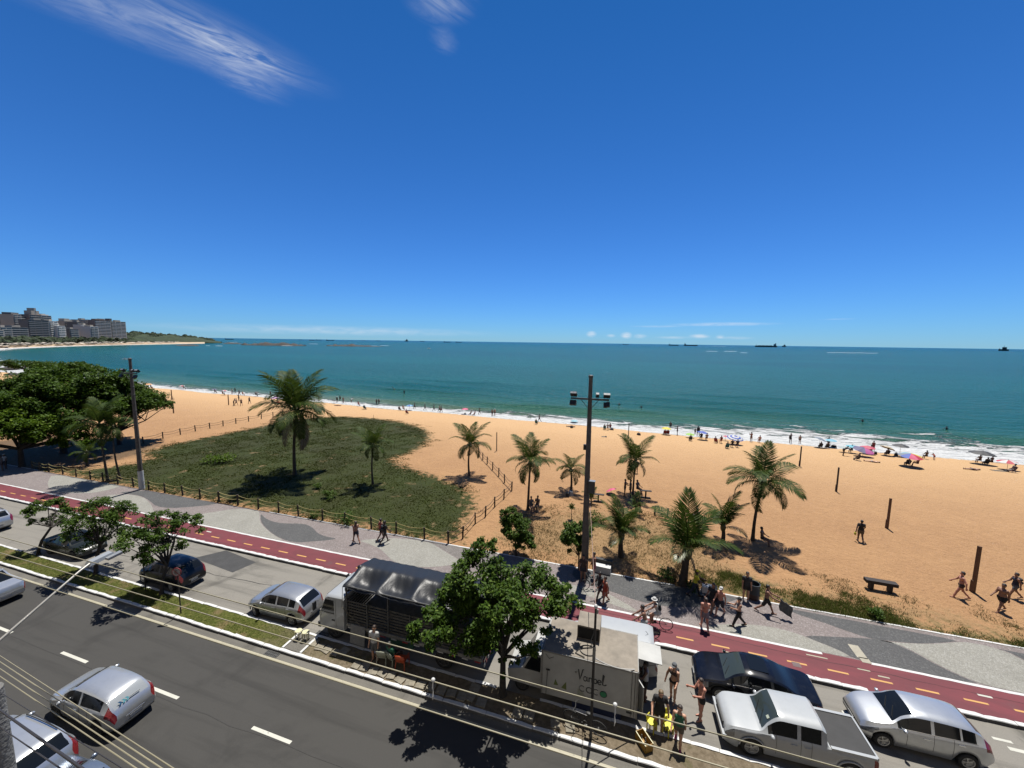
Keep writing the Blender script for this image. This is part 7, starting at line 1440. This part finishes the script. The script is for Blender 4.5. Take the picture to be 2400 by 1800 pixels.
B('bather standing right of the tallest palm crown', (747.5, 941), 'stand', 'brown'); B('bather with a white hat standing beside the dark parasol', (790, 944), 'stand', 'dark', (('shirt', 'black'), ('shorts', 'black')), hat=('sunhat', 'white')); B('slim bather right of the one with a white hat', (797, 941), 'stand', 'dark'); B('bather with hands on hips at the water left of the red sitter', (804.5, 945.5), 'stand', 'brown', po=dict(abl=.5, abr=.5, el=1.2, er=1.2))
B('bather crouching in the shallow water', (823.5, 945), 'bend', 'tan', (('shirt', 'white'), ('trunks', 'grey'))); B('bather in red sitting on the sand', (840, 952), 'sit', 'red', (('tank', 'red'), ('briefs', 'red'))); B('bather sitting under the white parasol near the dune', (855, 959), chair='beach chair under the white parasol near the dune', skin_='dark'); B('sunbather lying flat on the sand right of the tallest palm', (799, 951.5), 'lie', 'brown', face=10)
B('left one of a couple standing at the foam above the dune', (882.5, 950), 'stand', 'dark'); B('right one of a couple standing at the foam above the dune', (888, 949), 'stand', 'brown', (('shorts', 'grey'),))
B('left one of two bathers wading together far out', (920, 929), 'swim', 'dark'); B('right one of two bathers wading together far out', (924, 932.5), 'swim', 'tan'); B('bather wading alone right of the pair', (947.5, 938), 'wade', 'dark')
B('sitter left of the flat blue parasol, leftmost of three', (937, 962), chair='beach chair left of the flat blue parasol'); B('sitter in the middle of the three by the flat blue parasol', (945, 962), 'sit', 'tan'); B('sitter in the front of the flat blue parasol group', (954, 970), chair='beach chair in front of the flat blue parasol', skin_='red')
B('first of the walkers in the foam, dark and alone', (972, 959), 'walk', 'dark', (('long_shorts', 'black'),), 0); B('second walker in the foam', (996, 962), 'walk', 'dark', (('shorts', 'black'),), 0); B('third walker in the foam with arm stretched out', (1017, 964), 'walk', 'dark', (('shorts', 'navy'),), 0); B('left one of the close pair of walkers in the foam', (1030, 966), 'walk', 'brown', (('shorts', 'black'),), 0); B('right one of the close pair of walkers in the foam', (1034, 966.5), 'walk', 'dark', (('shorts', 'red'),), 0)
B('left sunbather in a chair by the pink parasol', (1102, 973), chair='left chair by the pink parasol', face=200); B('right sunbather in a chair by the pink parasol', (1111, 974), chair='right chair by the pink parasol', skin_='red', face=200); B('bather walking left of the standing couple, right of the pink parasol', (1124, 972), 'walk', 'dark', (('shorts', 'black'),), 180)
B('left one of the couple standing at the foam above the third sand palm', (1153.6, 976), 'stand', 'brown', (('shorts', 'navy'),)); B('right one of the couple standing at the foam, in a white cap', (1159.5, 975), 'stand', 'tan', (('trunks', 'black'),), hat=('cap', 'white'))
B('dark bather walking right at the foam, beside a folding chair', (1264, 989), 'walk', 'dark', (('shorts', 'black'),), 180); B('person sitting low in a chair below the walking dark bather', (1257, 994), chair='folding chair below the walking dark bather', skin_='brown')
B('bather lying beside the pale cyan parasol', (1348, 1001.5), 'lie', 'dark', face=5)
B('left one of three sitting round a table by the water', (1417, 1007), chair='left chair of the group of three by the water'); B('middle one of three sitting round a table by the water', (1424, 1008), 'sit', 'tan', (('shirt', 'white'), ('trunks', 'grey'))); B('right one of three sitting round a table by the water', (1430, 1007), 'sit', 'dark', (('tank', 'red'), ('trunks', 'black')))
B('swimmer with only head and arm above water, left one of two near the pole', (1450, 974), 'swim', 'dark'); B('swimmer standing chest-deep, right one of two near the pole', (1502, 981), 'swim', 'dark')
B('bather standing right of the yellow parasol with one arm out', (1587, 1020), 'stand', 'dark', face=180, po=dict(ar=.8)); B('bather standing behind the yellow parasol at the water', (1571, 1007), 'stand', 'dark'); B('left sitter under the yellow parasol', (1558, 1019), chair='left chair under the yellow parasol', skin_='red'); B('right sitter under the yellow parasol', (1565, 1019), chair='right chair under the yellow parasol', skin_='red')
B('child standing left of the large man by the blue parasol', (1629, 1018), 'stand', 'dark', h_=1.15); B('large dark man standing with legs apart by the blue parasol', (1636, 1022), 'stand', 'dark', (('shirt', 'black'), ('shorts', 'black')), fat=1.25, h_=1.85, po=dict(spread=.14)); B('person relaxing in a chair in front of the lime parasol', (1618, 1033), chair='chair in front of the lime parasol', skin_='tan'); B('left sitter under the plain blue parasol', (1643, 1031), 'sit', 'dark', (('shirt', 'black'), ('shorts', 'black'))); B('right sitter under the plain blue parasol', (1656, 1033), 'sit', 'brown')
B('sitter in a chair left of the blue and white ringed parasol', (1678, 1038), chair='chair left of the blue and white ringed parasol', skin_='brown', face=60); B('woman in red sitting left of the blue and white ringed parasol', (1690, 1039), 'sit', 'red', (('tank', 'red'), ('briefs', 'red')), longhair=True)
B('left one of the dark trio sitting below the ringed parasol', (1704, 1051), chair='chair of the dark trio below the ringed parasol', skin_='dark'); B('middle one of the dark trio below the ringed parasol', (1716, 1049), 'sit', 'dark', (('shirt', 'black'), ('trunks', 'black'))); B('right one of the dark trio below the ringed parasol', (1728, 1049), 'sit', 'brown', (('shirt', 'navy'), ('trunks', 'black')))
B('woman standing with hands at her face, right of the ringed parasol', (1760, 1036), 'stand', 'brown', (('bikini', 'red'), ('briefs', 'black')), po=dict(al=.9, ar=.9, el=1.9, er=1.9)); B('person sitting on the wet sand right of the standing woman', (1780, 1038), 'sit', 'red'); B('person with raised bag standing at the foam, right of the ringed parasol', (1852, 1039), 'stand', 'dark', (('tank', 'black'), ('trunks', 'black')), po=dict(ar=2.2)); B('boy in dark trunks standing alone at the foam', (1874, 1040), 'stand', 'tan', (('trunks', 'black'),), h_=1.5)
B('dark bather standing under the light blue parasol', (1941, 1047), 'stand', 'dark'); B('sitter under the grey-blue parasol', (1922, 1050), chair='chair under the grey-blue parasol', skin_='dark'); B('sitter in front of the light blue parasol', (1938, 1051), chair='chair in front of the light blue parasol', skin_='brown')
B('dark person bending over under a round ring, left of the turquoise parasol', (1976, 1068), 'bend', 'dark', (('shirt', 'black'), ('shorts', 'black')), 0); B('sitter under the turquoise parasol', (1995, 1062), 'sit', 'dark', (('shirt', 'dkgrey'), ('trunks', 'black'))); B('woman in red standing right of the rose parasol', (2046, 1058), 'stand', 'brown', (('dress', 'red'),)); B('sitter between the rose parasol and the brown chair', (2040, 1062), 'sit', 'dark')
B('sitter under the beige parasol', (2078, 1067), chair='chair under the beige parasol', skin_='brown'); B('person sitting in the open left of the rainbow parasol group', (2008.5, 1079), chair='low chair in the open below the panelled parasol', skin_='dark', face=120); B('sunbather lying in the open below the panelled parasol', (2024, 1081), 'lie', 'tan', (('trunks', 'white'),), face=170)
B('left sitter under the rainbow parasol with a blue chair', (2126, 1091), chair='blue chair under the rainbow parasol', skin_='dark'); B('right sitter under the rainbow parasol, bare-backed', (2150, 1094), 'sit', 'brown', face=150); B('sitter at the foam right of the rainbow parasol', (2170, 1076), 'sit', 'dark'); B('child with an orange toy at the foam', (2189, 1078), 'bend', 'red', (('shirt', 'orange'), ('trunks', 'red')), h_=1.1)
B('sunbather propped on an elbow alone on the sand at the right', (2259, 1100), 'lie', 'brown', (('trunks', 'grey'),), face=185); B('left sitter under the flat black parasol', (2295, 1086), 'sit', 'brown'); B('middle sitter under the flat black parasol', (2310, 1089), chair='chair under the flat black parasol', skin_='dark'); B('right sitter under the flat black parasol', (2323, 1090), 'sit', 'brown', face=180)
B('person in a wide chair at the right edge of the beach', (2371, 1107), chair='wide chair at the right edge of the beach', skin_='dark', face=180); B('swimmer at the foam line on the right', (2214, 1038), 'swim', 'dark'); B('swimmer at the foam line above the panelled parasol', (2018, 1018), 'swim', 'dark')
B('left person sitting in the shade of the third sand palm', (1245, 1198), 'sit', 'brown', (('tank', 'grey'), ('trunks', 'black')), -60); B('right person sitting in the shade of the third sand palm', (1259, 1196), 'sit', 'dark', (('trunks', 'black'),), -100)
B('person standing left of the pink umbrella palm with arms forward', (1464, 1162), 'stand', 'dark', (('shorts', 'black'),), 0, po=dict(al=.9, ar=.9, el=.4, er=.4)); B('person standing against the trunk of the pink umbrella palm', (1477, 1164), 'stand', 'dark', (('shirt', 'black'), ('shorts', 'black')), 180); B('person sitting at the foot of the pink umbrella palm', (1494, 1155), 'sit', 'dark', (('shirt', 'grey'), ('trunks', 'black')), -40); B('person standing behind the pink umbrella palm, legs below its fronds', (1491, 1109), 'stand', 'brown', (('trunks', 'black'),))
B('person resting beside the trunk of the rightmost palm', (1785, 1275), 'sit', 'dark', face=-30); B('person standing behind the low young palm by the timber table', (1632, 1236), 'walk', 'brown', (('shorts', 'brown'),), 100)
B('sitter left of the orange parasol at the far left', (344, 911), 'sit', 'dark', (('shirt', 'navy'), ('trunks', 'black'))); B('sitter right of the orange parasol at the far left', (354, 911), 'sit', 'red', (('shirt', 'red'), ('trunks', 'black'))); B('sitter under the tiny white and red parasol', (431, 913), 'sit', 'dark'); B('sitter at the far left foam below the purple parasol', (504, 922), 'sit', 'dark')
B('person in the shade of the almond trees at the left edge', (6, 1103), 'stand', 'dark', (('shirt', 'grey'), ('shorts', 'black')), -90); B('second person in the shade at the left edge', (14, 1099), 'stand', 'dark', (('shirt', 'white'), ('shorts', 'black')), -80, hat=('cap', 'white'))
# beach things
o = thing('inflatable_ring', 'orange inflatable ring beside the lilac parasol', 'ring', gp(648.5, 946)); MB().tube([(.55 * math.cos(a), .55 * math.sin(a), .2) for a in np.linspace(0, 2 * math.pi, 25)], .2, 10, False).build('tube', UC['orange'] if False else pm('inflatable', (.70, .12, .03), .4), o, 60)
for (px, lab, col) in (((1090, 972), 'dark bag under the pink parasol', 'black'), ((1497, 1020), 'dark bag and towels alone on the sand near the thin post', 'dkgrey'), ((2100, 1068), 'heap of dark bags under the black parasol', 'black'), ((1338, 1160), 'pale bundle in the shade of the short palm by the pole', 'white'), ((1330, 1163), 'dark bundle in the shade of the short palm by the pole', 'dkgrey'), ((1954, 1049), 'dark bags right of the light blue parasol', 'black'), ((2052, 1065), 'brown beach bag right of the rose parasol', 'brown'), ((1434, 1008), 'grey cool box of the group of three', 'grey'), ((1340, 1003), 'dark bags left of the pale cyan parasol', 'black')):
    p = gp(*px); rng = np.random.default_rng(int(px[0])); mb = MB(); k = 1 if col != 'black' else 1.2
    o = thing('beach_bag', lab, 'bag', p, rng.uniform(0, 3)); mb = MB().add(*[x for x in (lambda q: (q.v, q.f))(MB().box((0, 0, .2), (.7 * k, .4, .4), taper=.72))]).build('bag', CLOTH[col], o); MB().tube([(-.15, 0, .38), (-.08, 0, .55), (.08, 0, .55), (.15, 0, .38)], .02, 5).build('handle', CLOTH['dkgrey'], o)
for (px, lab) in (((2343, 1104), 'long beach mat beside the wide chair'), ((1416, 1024), 'small dark mat alone on the sand')):
    o = thing('beach_mat', lab, 'mat', gp(*px) + Vector((0, 0, .03)), .1); MB().box((0, 0, 0), (1.7 if px[0] > 2000 else .9, .7, .03)).build('mat', CLOTH['khaki'], o); MB().box((.7 if px[0] > 2000 else .3, 0, .06), (.25, .4, .10)).build('roll', CLOTH['dkgrey'], o)
# black rocks on the far left sand
M_ROCK = pm('dark_rock', (.062, .046, .036), .9, var=.5, vscale=.8, bump=.8, bscale=4)
def rock(name, label, p, r, hh, seed, grp=None, n=14, m=8):
    rng = np.random.default_rng(seed); mb = MB().ell((0, 0, 0), (r[0], r[1], hh), n, m); V = np.array(mb.v); V += rng.normal(0, .12, V.shape) * np.array([r[0], r[1], hh]) * .6; mb.v = [tuple(q) for q in V]
    o = mb.build(name, M_ROCK, None, 30, p); return tag(o, label, 'rock', grp)
for i, (px, s, lab) in enumerate((((275, 896), 2.2, 'largest of the dark boulders at the far left shoreline'), ((287, 898), 1.5, 'smaller dark boulder right of the largest one'), ((318, 902), 1.3, 'low dark boulder left of the orange parasol'), ((22, 868), 3.2, 'long dark rock in the surf at the left edge'), ((30, 880), 2.0, 'dark rock on the sand below the long one'))): rock('boulder', lab, gp(*px), (s * 1.5, s, 0), s * .55, 40 + i)
# kayak
kp = gp(293, 842, Z_SEA); o = thing('kayak', 'small white kayak with a paddler far out beyond the left floodlight pole', 'kayak', kp, R(15)); MB().ell((0, 0, .1), (2.6, .4, .3), 12, 6).build('hull', UC['white'], o, 60); MB().ell((0, 0, .6), (.28, .3, .5), 8, 6).ell((0, 0, 1.2), (.14, .14, .17), 8, 6).build('paddler', SKINT['dark'], o, 60)
# ------------------------------------------------------------------ far bay: beach, town, headland, reefs, ships
M_FSAND = pm('far_sand', (.70, .52, .34), .95, var=.2, vscale=.05); M_FWOOD = bpy.data.materials.new('far_woods'); t, b = nodes(M_FWOOD); g = N(t, 'ShaderNodeTexCoord').outputs['Object']
L(t, mixc(t, mrange(t, noise(t, g, .11, 4, .7), .35, .65), (.018, .036, .012), (.050, .082, .022)), b.inputs['Base Color']); b.inputs['Roughness'].default_value = 1; bumpn(t, b, noise(t, g, .14, 4, .7), 1.0, 4.0)
fw_ = [gp(u, v, Z_SEA) for u, v in ((-420, 842), (-250, 830), (-120, 822), (0, 817.5), (60, 815), (136, 812), (220, 810), (294, 808.5), (380, 807), (440, 806), (480, 805.3))]
V = []; Fa = []
for i, p in enumerate(fw_):
    d = Vector((p.x, p.y, 0)); dist = d.length; d.normalize()
    wid = 62 if i < 8 else (46, 34, 20)[i - 8]
    for q, (k, z) in enumerate(((-6, -2.6), (0, Z_SEA + .05), (wid * .35, -.3), (wid, 1.2), (wid * 1.2, 2.0), (700, 3.0))): V.append((p.x + d.x * k, p.y + d.y * k, z))
for i in range(len(fw_) - 1):
    for q in range(5): a = i * 6 + q; Fa.append((a, a + 6, a + 7, a + 1))
struct(link('far_beach', mesh_np('far_beach', V, np.array(Fa)[:, ::-1], M_FSAND, True)))
me = bpy.data.objects['far_beach'].data
if me.polygons[2].normal.z < 0: me.flip_normals()
# surf line of the far beach
for i in range(len(fw_) - 1):
    pass
def ribbon(name, pts, w, mat, z=Z_SEA + .12):
    mb = MB(); V = []
    for p, ww in pts: d = Vector((p.x, p.y, 0)).normalized(); V += [(p.x - d.x * ww, p.y - d.y * ww, z), (p.x + d.x * ww * .3, p.y + d.y * ww * .3, z + .3)]
    return struct(mb.add(V, [(2 * i, 2 * i + 2, 2 * i + 3, 2 * i + 1)[::-1] for i in range(len(pts) - 1)]).build(name, mat))
M_FOAM = pm('foam', (.85, .86, .86), .9, col2=(.45, .55, .58), vscale=.12, lo=.3, hi=.5)
ribbon('far_surf', [(p, (9, 8, 7, 7, 6, 4, 2.5, 2, 2, 2, 2)[i]) for i, p in enumerate(fw_)], 5, M_FOAM)
for (u0, u1, v, w_) in ((1655, 1682, 823.5, 6), (1697, 1727, 823.6, 10), (1735, 1752, 827, 5), (1668, 1702, 811.8, 10), (1938, 2058, 826.4, 9), (538, 556, 802.4, 10), (482, 492, 810.5, 5), (505, 522, 811, 5), (660, 686, 810.5, 7), (724, 746, 806, 9), (890, 912, 810.2, 6), (870, 884, 810.6, 4)):
    n = 8; pts = []
    for k in range(n + 1): u = u0 + (u1 - u0) * k / n; pts.append((gp(u, v + .0139 * (u - u0) + .35 * math.sin(k * 2.1), Z_SEA), w_ * (.35 + .65 * math.sin(math.pi * (k + .3) / (n + .6)))))
    ribbon('wave_foam', pts, w_, M_FOAM, Z_SEA + .25)
def far(u, v, dist):      # point on the viewing line of a pixel at a horizontal distance
    d = ray(u, v); k = dist / math.hypot(d[0], d[1]); return Vector((d[0] * k, d[1] * k, CAM_H + d[2] * k))
# headland hill
prof = [(285, 783), (299, 780), (334, 781), (362, 782.5), (396, 785), (430, 788), (463, 791.5), (485, 795), (505, 798.5), (520, 801)]
V = []; nr_ = 9
for i, (u, v) in enumerate(prof):
    D0 = 1250 + i * 40; top_ = far(u, v, D0 + 90).z
    for q in range(nr_):
        s = q / (nr_ - 1); p = far(u, v, D0 + 220 * s); z = Z_SEA - .5 + (top_ - Z_SEA) * math.sin(math.pi * min(1, s * .95 + .04)) ** .7; V.append((p.x + 6 * math.sin(i * 3 + q), p.y, z + 1.2 * math.sin(i * 2.3 + q * 1.7) * (0 < q < nr_ - 1)))
idx = np.arange(len(prof) * nr_).reshape(len(prof), nr_); Fq = np.stack([idx[:-1, :-1], idx[1:, :-1], idx[1:, 1:], idx[:-1, 1:]], -1).reshape(-1, 4)
me = mesh_np('headland', V, Fq, M_FWOOD, True); struct(link('headland', me))
rng = np.random.default_rng(77)
# canopy clumps on the headland and the belt of trees behind the far beach (reads as one mass)
C = []
for (u, v) in [(rng.uniform(290, 500), 0) for _ in range(420)]:
    vt = np.interp(u, [q[0] for q in prof], [q[1] for q in prof]); vb = 803; vv = rng.uniform(vt + .5, max(vt + 1, vb - 1.5)); s = (vb - vv) / max(1, vb - vt); C.append((far(u, vv, np.interp(u, [285, 520], [1250, 1610]) + 20 + 70 * s), rng.uniform(4, 8)))
for _ in range(520):
    u = rng.uniform(-380, 300); db = np.interp(u, [-420, 0, 136, 294], [560, 800, 960, 1140]) + 62 + rng.uniform(0, 26); p = far(u, 800, db); p.z = rng.uniform(2.5, 10); C.append((p, rng.uniform(3.5, 6.5)))
V = []; Fa = []
ico = MB().ell((0, 0, 0), (1, 1, .8), 7, 5)
for p, r_ in C:
    k = len(V); jit = rng.normal(0, .14, (len(ico.v), 3)); V += [(p.x + (q[0] + j[0]) * r_, p.y + (q[1] + j[1]) * r_, p.z + (q[2] + j[2]) * r_) for q, j in zip(ico.v, jit)]; Fa += [tuple(i + k for i in f) for f in ico.f]
me = bpy.data.meshes.new('far_trees'); me.from_pydata(V, [], Fa); me.materials.append(M_FWOOD); o = stuff(link('far_trees', me)); tag(o, 'dark belt of trees behind the far beach and on the headland', 'trees')
# crowd of parasols on the far beach (reads as one mass)
V = []; Fa = []; cone = [(1, 0, 0), (.5, .87, 0), (-.5, .87, 0), (-1, 0, 0), (-.5, -.87, 0), (.5, -.87, 0), (0, 0, .5)]
for _ in range(520):
    u = rng.uniform(-380, 425); i = np.interp(u, [-420, 0, 136, 294, 430], [560, 800, 960, 1140, 1360]) + rng.uniform(8, 50); p = far(u, 812, i); z = rng.uniform(1.2, 4.5); r_ = rng.uniform(1.8, 4.2); k = len(V); V += [(p.x + q[0] * r_, p.y + q[1] * r_, z + q[2] * 1.2) for q in cone]; Fa += [(k + j, k + (j + 1) % 6, k + 6) for j in range(6)] + [tuple(k + j for j in range(5, -1, -1))]
me = mesh_np('x', V, [f for f in Fa if len(f) == 3], pm('far_parasols', (.95, .85, .70), .8, col2=(.10, .08, .07), vscale=.15, lo=.45, hi=.55, detail=2)); o = stuff(link('far_parasols', me)); tag(o, 'dense row of tiny parasols along the far beach', 'parasols')
# apartment blocks
WALLS = {k: pm('wall_' + k, c, .85, var=.12, vscale=.05) for k, c in dict(tan=(.62, .55, .46), grey=(.48, .48, .46), dark=(.24, .24, .24), white=(1.0, .98, .93), brown=(.44, .34, .28), cream=(.80, .74, .62)).items()}
M_WIN = pm('far_windows', (.030, .036, .042), .3, spec=.6); M_SLABW = pm('balcony_slab', (1.1, 1.08, 1.02), .8); M_SLABG = pm('balcony_grey', (.50, .50, .48), .8)
def block(label, u0, u1, vtop, dist, wall, slab=None, floors=None, crown=None, flank=True):
    dist = dist * 1.06 + 90; a, b_ = far(u0, 800, dist), far(u1, 800, dist + (18 if u1 > u0 else 0)); top_ = far((u0 + u1) / 2, vtop, dist).z; base = 1.5; c = (a + b_) / 2; w_ = (b_ - a).length; ang_ = math.atan2(b_.y - a.y, b_.x - a.x); dp = 16.0
    t = thing('apartment_block', label, 'building', (c.x, c.y, base), ang_, 'apartment blocks across the bay'); H_ = top_ - base
    MB().box((0, dp / 2, H_ / 2), (w_, dp, H_)).build('wall', WALLS[wall], t)
    nf = floors or max(4, int(H_ / 3.3)); fh = (H_ - 3) / nf; slab = slab or M_SLABG
    nb = max(1, int(w_ / 9))
    for k in range(nf):
        z = 3 + fh * (k + .45)
        for q in range(nb): MB().box((-w_ / 2 + (q + .5) * w_ / nb, -.06, z), (w_ / nb * .82, .14, fh * .5)).build('window', M_WIN, t)
        MB().box((0, -.75, 3 + fh * k + .2), (w_ * .94, 1.5, fh * .34)).build('balcony', slab, t)
        if flank: MB().box((w_ / 2 + .06, dp * .5, z), (.14, dp * .5, fh * .42)).build('flank_window', M_WIN, t)
    MB().box((0, dp / 2, H_ + .35), (w_ + .6, dp + .6, .7)).build('parapet', WALLS[wall], t); MB().box((w_ * .1, dp * .5, H_ + 2.2), (w_ * .35, dp * .4, 3.2)).build('roof_house', WALLS['tan' if wall != 'tan' else 'grey'], t)
    for q in crown or (): MB().box((q[0] * w_, dp / 2, H_ + q[2] / 2), (q[1] * w_, dp * .7, q[2])).build('tower', WALLS[q[3]], t)
    return t
px14 = lambda x: x / 4.424
for (x0, x1, y, d_, wl, sl_, lab, cr) in (
    (1165, 1320, 240, 1080, 'cream', M_SLABW, 'pale rightmost block with a dark stair tower, nearest the headland', [(-.42, .16, 6.5, 'dark')]), (1000, 1165, 225, 1060, 'brown', M_SLABW, 'brownish block with white balconies, second from the headland', [(-.1, .5, 3, 'brown')]), (925, 1010, 235, 1090, 'tan', None, 'tan block hidden behind the white-striped one', None), (840, 955, 222, 1110, 'grey', M_SLABG, 'grey block with sloping top, third row from the headland', None), (950, 1030, 292, 1000, 'white', M_SLABG, 'low white block with vertical dark bands', None), (885, 950, 275, 1010, 'white', M_SLABW, 'narrow white-striped block in front of the grey ones', None), (820, 890, 245, 1030, 'dark', None, 'dark block right of the blank tan wall', None), (690, 825, 238, 1060, 'tan', None, 'broad tan block with a blank wall and rooftop hut', [(-.2, .4, 6, 'cream')]), (735, 825, 318, 960, 'dark', None, 'low dark block in front of the blank tan wall', None), (610, 690, 285, 930, 'white', M_SLABW, 'white-banded block, right one of two', None), (530, 620, 235, 925, 'white', M_SLABW, 'brightest white-banded block, left one of two', None),
    (460, 560, 178, 1000, 'grey', None, 'grey block with a pale rounded roof', [(0, .8, 2.5, 'white')]), (310, 525, 225, 905, 'dark', M_SLABG, 'wide glassy block with green-grey balconies in the middle of the town', None), (335, 470, 170, 985, 'brown', None, 'tallest tower of the town, with aerials on top', [(.1, .6, 8, 'tan'), (.1, .15, 13, 'grey')]), (240, 335, 190, 980, 'dark', None, 'dark block left of the tallest tower', None), (170, 250, 168, 960, 'tan', None, 'tan tower at the left with a dark cap', [(0, .95, 4, 'dark')]), (20, 170, 205, 980, 'grey', None, 'long grey block in the back row at the left', None), (135, 305, 300, 840, 'dark', M_SLABG, 'low dark block with banded balconies near the left', [(-.2, .3, 3, 'tan')]), (20, 140, 300, 815, 'grey', M_SLABG, 'low grey curved block at the left edge', None), (-160, 20, 225, 900, 'white', M_SLABG, 'pale block cut off by the left edge', None), (-60, 50, 330, 790, 'cream', M_SLABG, 'lowest cream block at the left edge', None)):
    block(lab, px14(x0), px14(x1), 700 + y / 4.424, d_, wl, sl_, None, cr)
# reefs
def reef(label, u0, u1, v0, hh, seed):
    rng = np.random.default_rng(seed); a, b_ = gp(u0, v0, Z_SEA), gp(u1, v0 + .0139 * (u1 - u0), Z_SEA); c = (a + b_) / 2; ln = (b_ - a).length; ang_ = math.atan2(b_.y - a.y, b_.x - a.x); V = []; n, m = 60, 8
    prof_ = np.abs(np.convolve(rng.normal(0, 1, n + 8), np.ones(7) / 7, 'same'))[:n]; prof_ = .25 + prof_ / prof_.max() * .75; env = np.sin(np.pi * (np.arange(n) + .5) / n) ** .5
    for i in range(n):
        for j in range(m): s = j / (m - 1); V.append((-ln / 2 + ln * i / (n - 1), (s - .5) * 46 * env[i] + rng.normal(0, 1.5), -.6 + hh * prof_[i] * env[i] * math.sin(math.pi * s) ** .7 * rng.uniform(.75, 1.1)))
    idx = np.arange(n * m).reshape(n, m); Fq = np.stack([idx[:-1, :-1], idx[1:, :-1], idx[1:, 1:], idx[:-1, 1:]], -1).reshape(-1, 4)
    o = link('reef', mesh_np('reef', V, Fq, M_ROCK), None, (c.x, c.y, Z_SEA), (0, 0, ang_)); tag(o, label, 'reef')
reef('long brown reef, highest of the rocks off the headland', 563, 718, 808.5, 13, 3); reef('low flat reef right of the long one', 756, 900, 810.5, 7.5, 4); reef('dark low rocks just off the far beach', 417, 462, 810, 4.5, 5); reef('thin reef between the headland and the long reef', 525, 566, 805.5, 5.5, 6)
# ships
M_HULL = pm('hull_dark', (.045, .050, .060), .6); M_HULLR = pm('hull_red', (.16, .06, .05), .6); M_SUP = pm('superstructure', (.40, .41, .42), .6)
def ship(label, u, v, lpx, kind, face=1, red=False):
    d_ = 5200.0 if lpx > 12 else 7600.0; p = far(u, v, d_); p.z = Z_SEA; ln = lpx * (p.x * _fw[0] + p.y * _fw[1]) / FPX * .95; hh = ln * .075 if kind != 'tug' else ln * .22
    t = thing('cargo_ship' if kind != 'tug' else 'work_boat', label, 'ship', p, YAW + (0 if face > 0 else math.pi) + math.atan2(u - CX, FPX) * -.6, 'ships on the horizon'); bm = ln * .14
    q = [(-.5, -.5), (.40, -.5), (.47, -.25), (.5, 0), (.47, .25), (.40, .5), (-.5, .5)]; MB().prism([(x * ln, y * bm) for x, y in q], -1, hh).build('hull', M_HULLR if red else M_HULL, t)
    MB().box((-.41 * ln, 0, hh + ln * .045), (ln * .09, bm * .8, ln * .09)).build('superstructure', M_SUP, t); MB().box((-.44 * ln, 0, hh + ln * .11), (ln * .03, bm * .25, ln * .05)).build('funnel', M_HULL, t)
    if kind == 'bulk':
        for k in range(4): MB().box(((-.22 + k * .17) * ln, 0, hh + ln * .008), (ln * .12, bm * .6, ln * .016)).build('hatch_cover', M_HULL, t)
    MB().box((.44 * ln, 0, hh + ln * .03), (ln * .012, ln * .012, ln * .06)).build('foremast', M_SUP, t)
    if kind == 'tug': MB().box((.05 * ln, 0, hh + ln * .16), (ln * .4, bm, ln * .32)).build('deckhouse', M_HULL, t); MB().box((0, 0, hh + ln * .4), (ln * .03, ln * .03, ln * .25)).build('mast', M_HULL, t)
SH = [(538, 794, 18, 'bulk'), (705, 795, 7, 'bulk'), (731, 795.3, 13, 'bulk'), (747, 795.6, 12, 'tank'), (774, 796, 18, 'tank'), (820, 796.6, 5, 'bulk'), (853, 797, 8, 'bulk'), (886, 797.5, 10, 'bulk'), (907, 797.7, 5, 'bulk'), (953, 798.4, 9, 'tug'), (990, 799, 11, 'bulk'), (1048, 799.8, 17, 'tank'), (1075, 800.2, 15, 'tank'), (1467, 805.5, 15, 'tank'), (1579, 807, 23, 'bulk'), (1619, 807.6, 31, 'tank'), (1795, 810, 46, 'bulk'), (1838, 810.6, 9, 'tug'), (2353, 817.6, 17, 'tug')]
for i, (u, v, l_, k) in enumerate(SH):
    lab = ('farthest left ship, alone right of the headland', 'tiny ship before the left pair on the horizon', 'left ship of the close pair on the horizon', 'right ship of the close pair on the horizon', 'long low ship right of the close pair', 'tiny ship above the low flat reef, first of three', 'tiny ship above the low flat reef, second of three', 'small ship right of the low flat reef', 'tiniest ship right of the low flat reef', 'small twin-masted craft above the white buoy', 'small ship with high stern above the white buoy', 'left ship of the pair near the middle of the horizon', 'right ship of the pair near the middle of the horizon', 'lone small tanker under the puffy white clouds', 'left ship of the pair under the long thin cloud', 'longer reddish tanker under the long thin cloud', 'biggest ship on the horizon at the right', 'small craft just right of the biggest ship', 'dark stubby work boat at the far right of the horizon')[i]
    ship(lab, u, v, l_, k, -1 if i in (16,) else 1, red=i == 15)
bp = gp(1005, 817, Z_SEA); o = thing('buoy_boat', 'small white boat alone on the open water', 'boat', bp, .3); MB().ell((0, 0, .3), (4.2, 1.4, .8), 10, 6).build('hull', UC['white'], o, 60); MB().box((-.3, 0, 1.4), (2.2, 1.4, 1.3)).build('cabin', UC['white'], o)
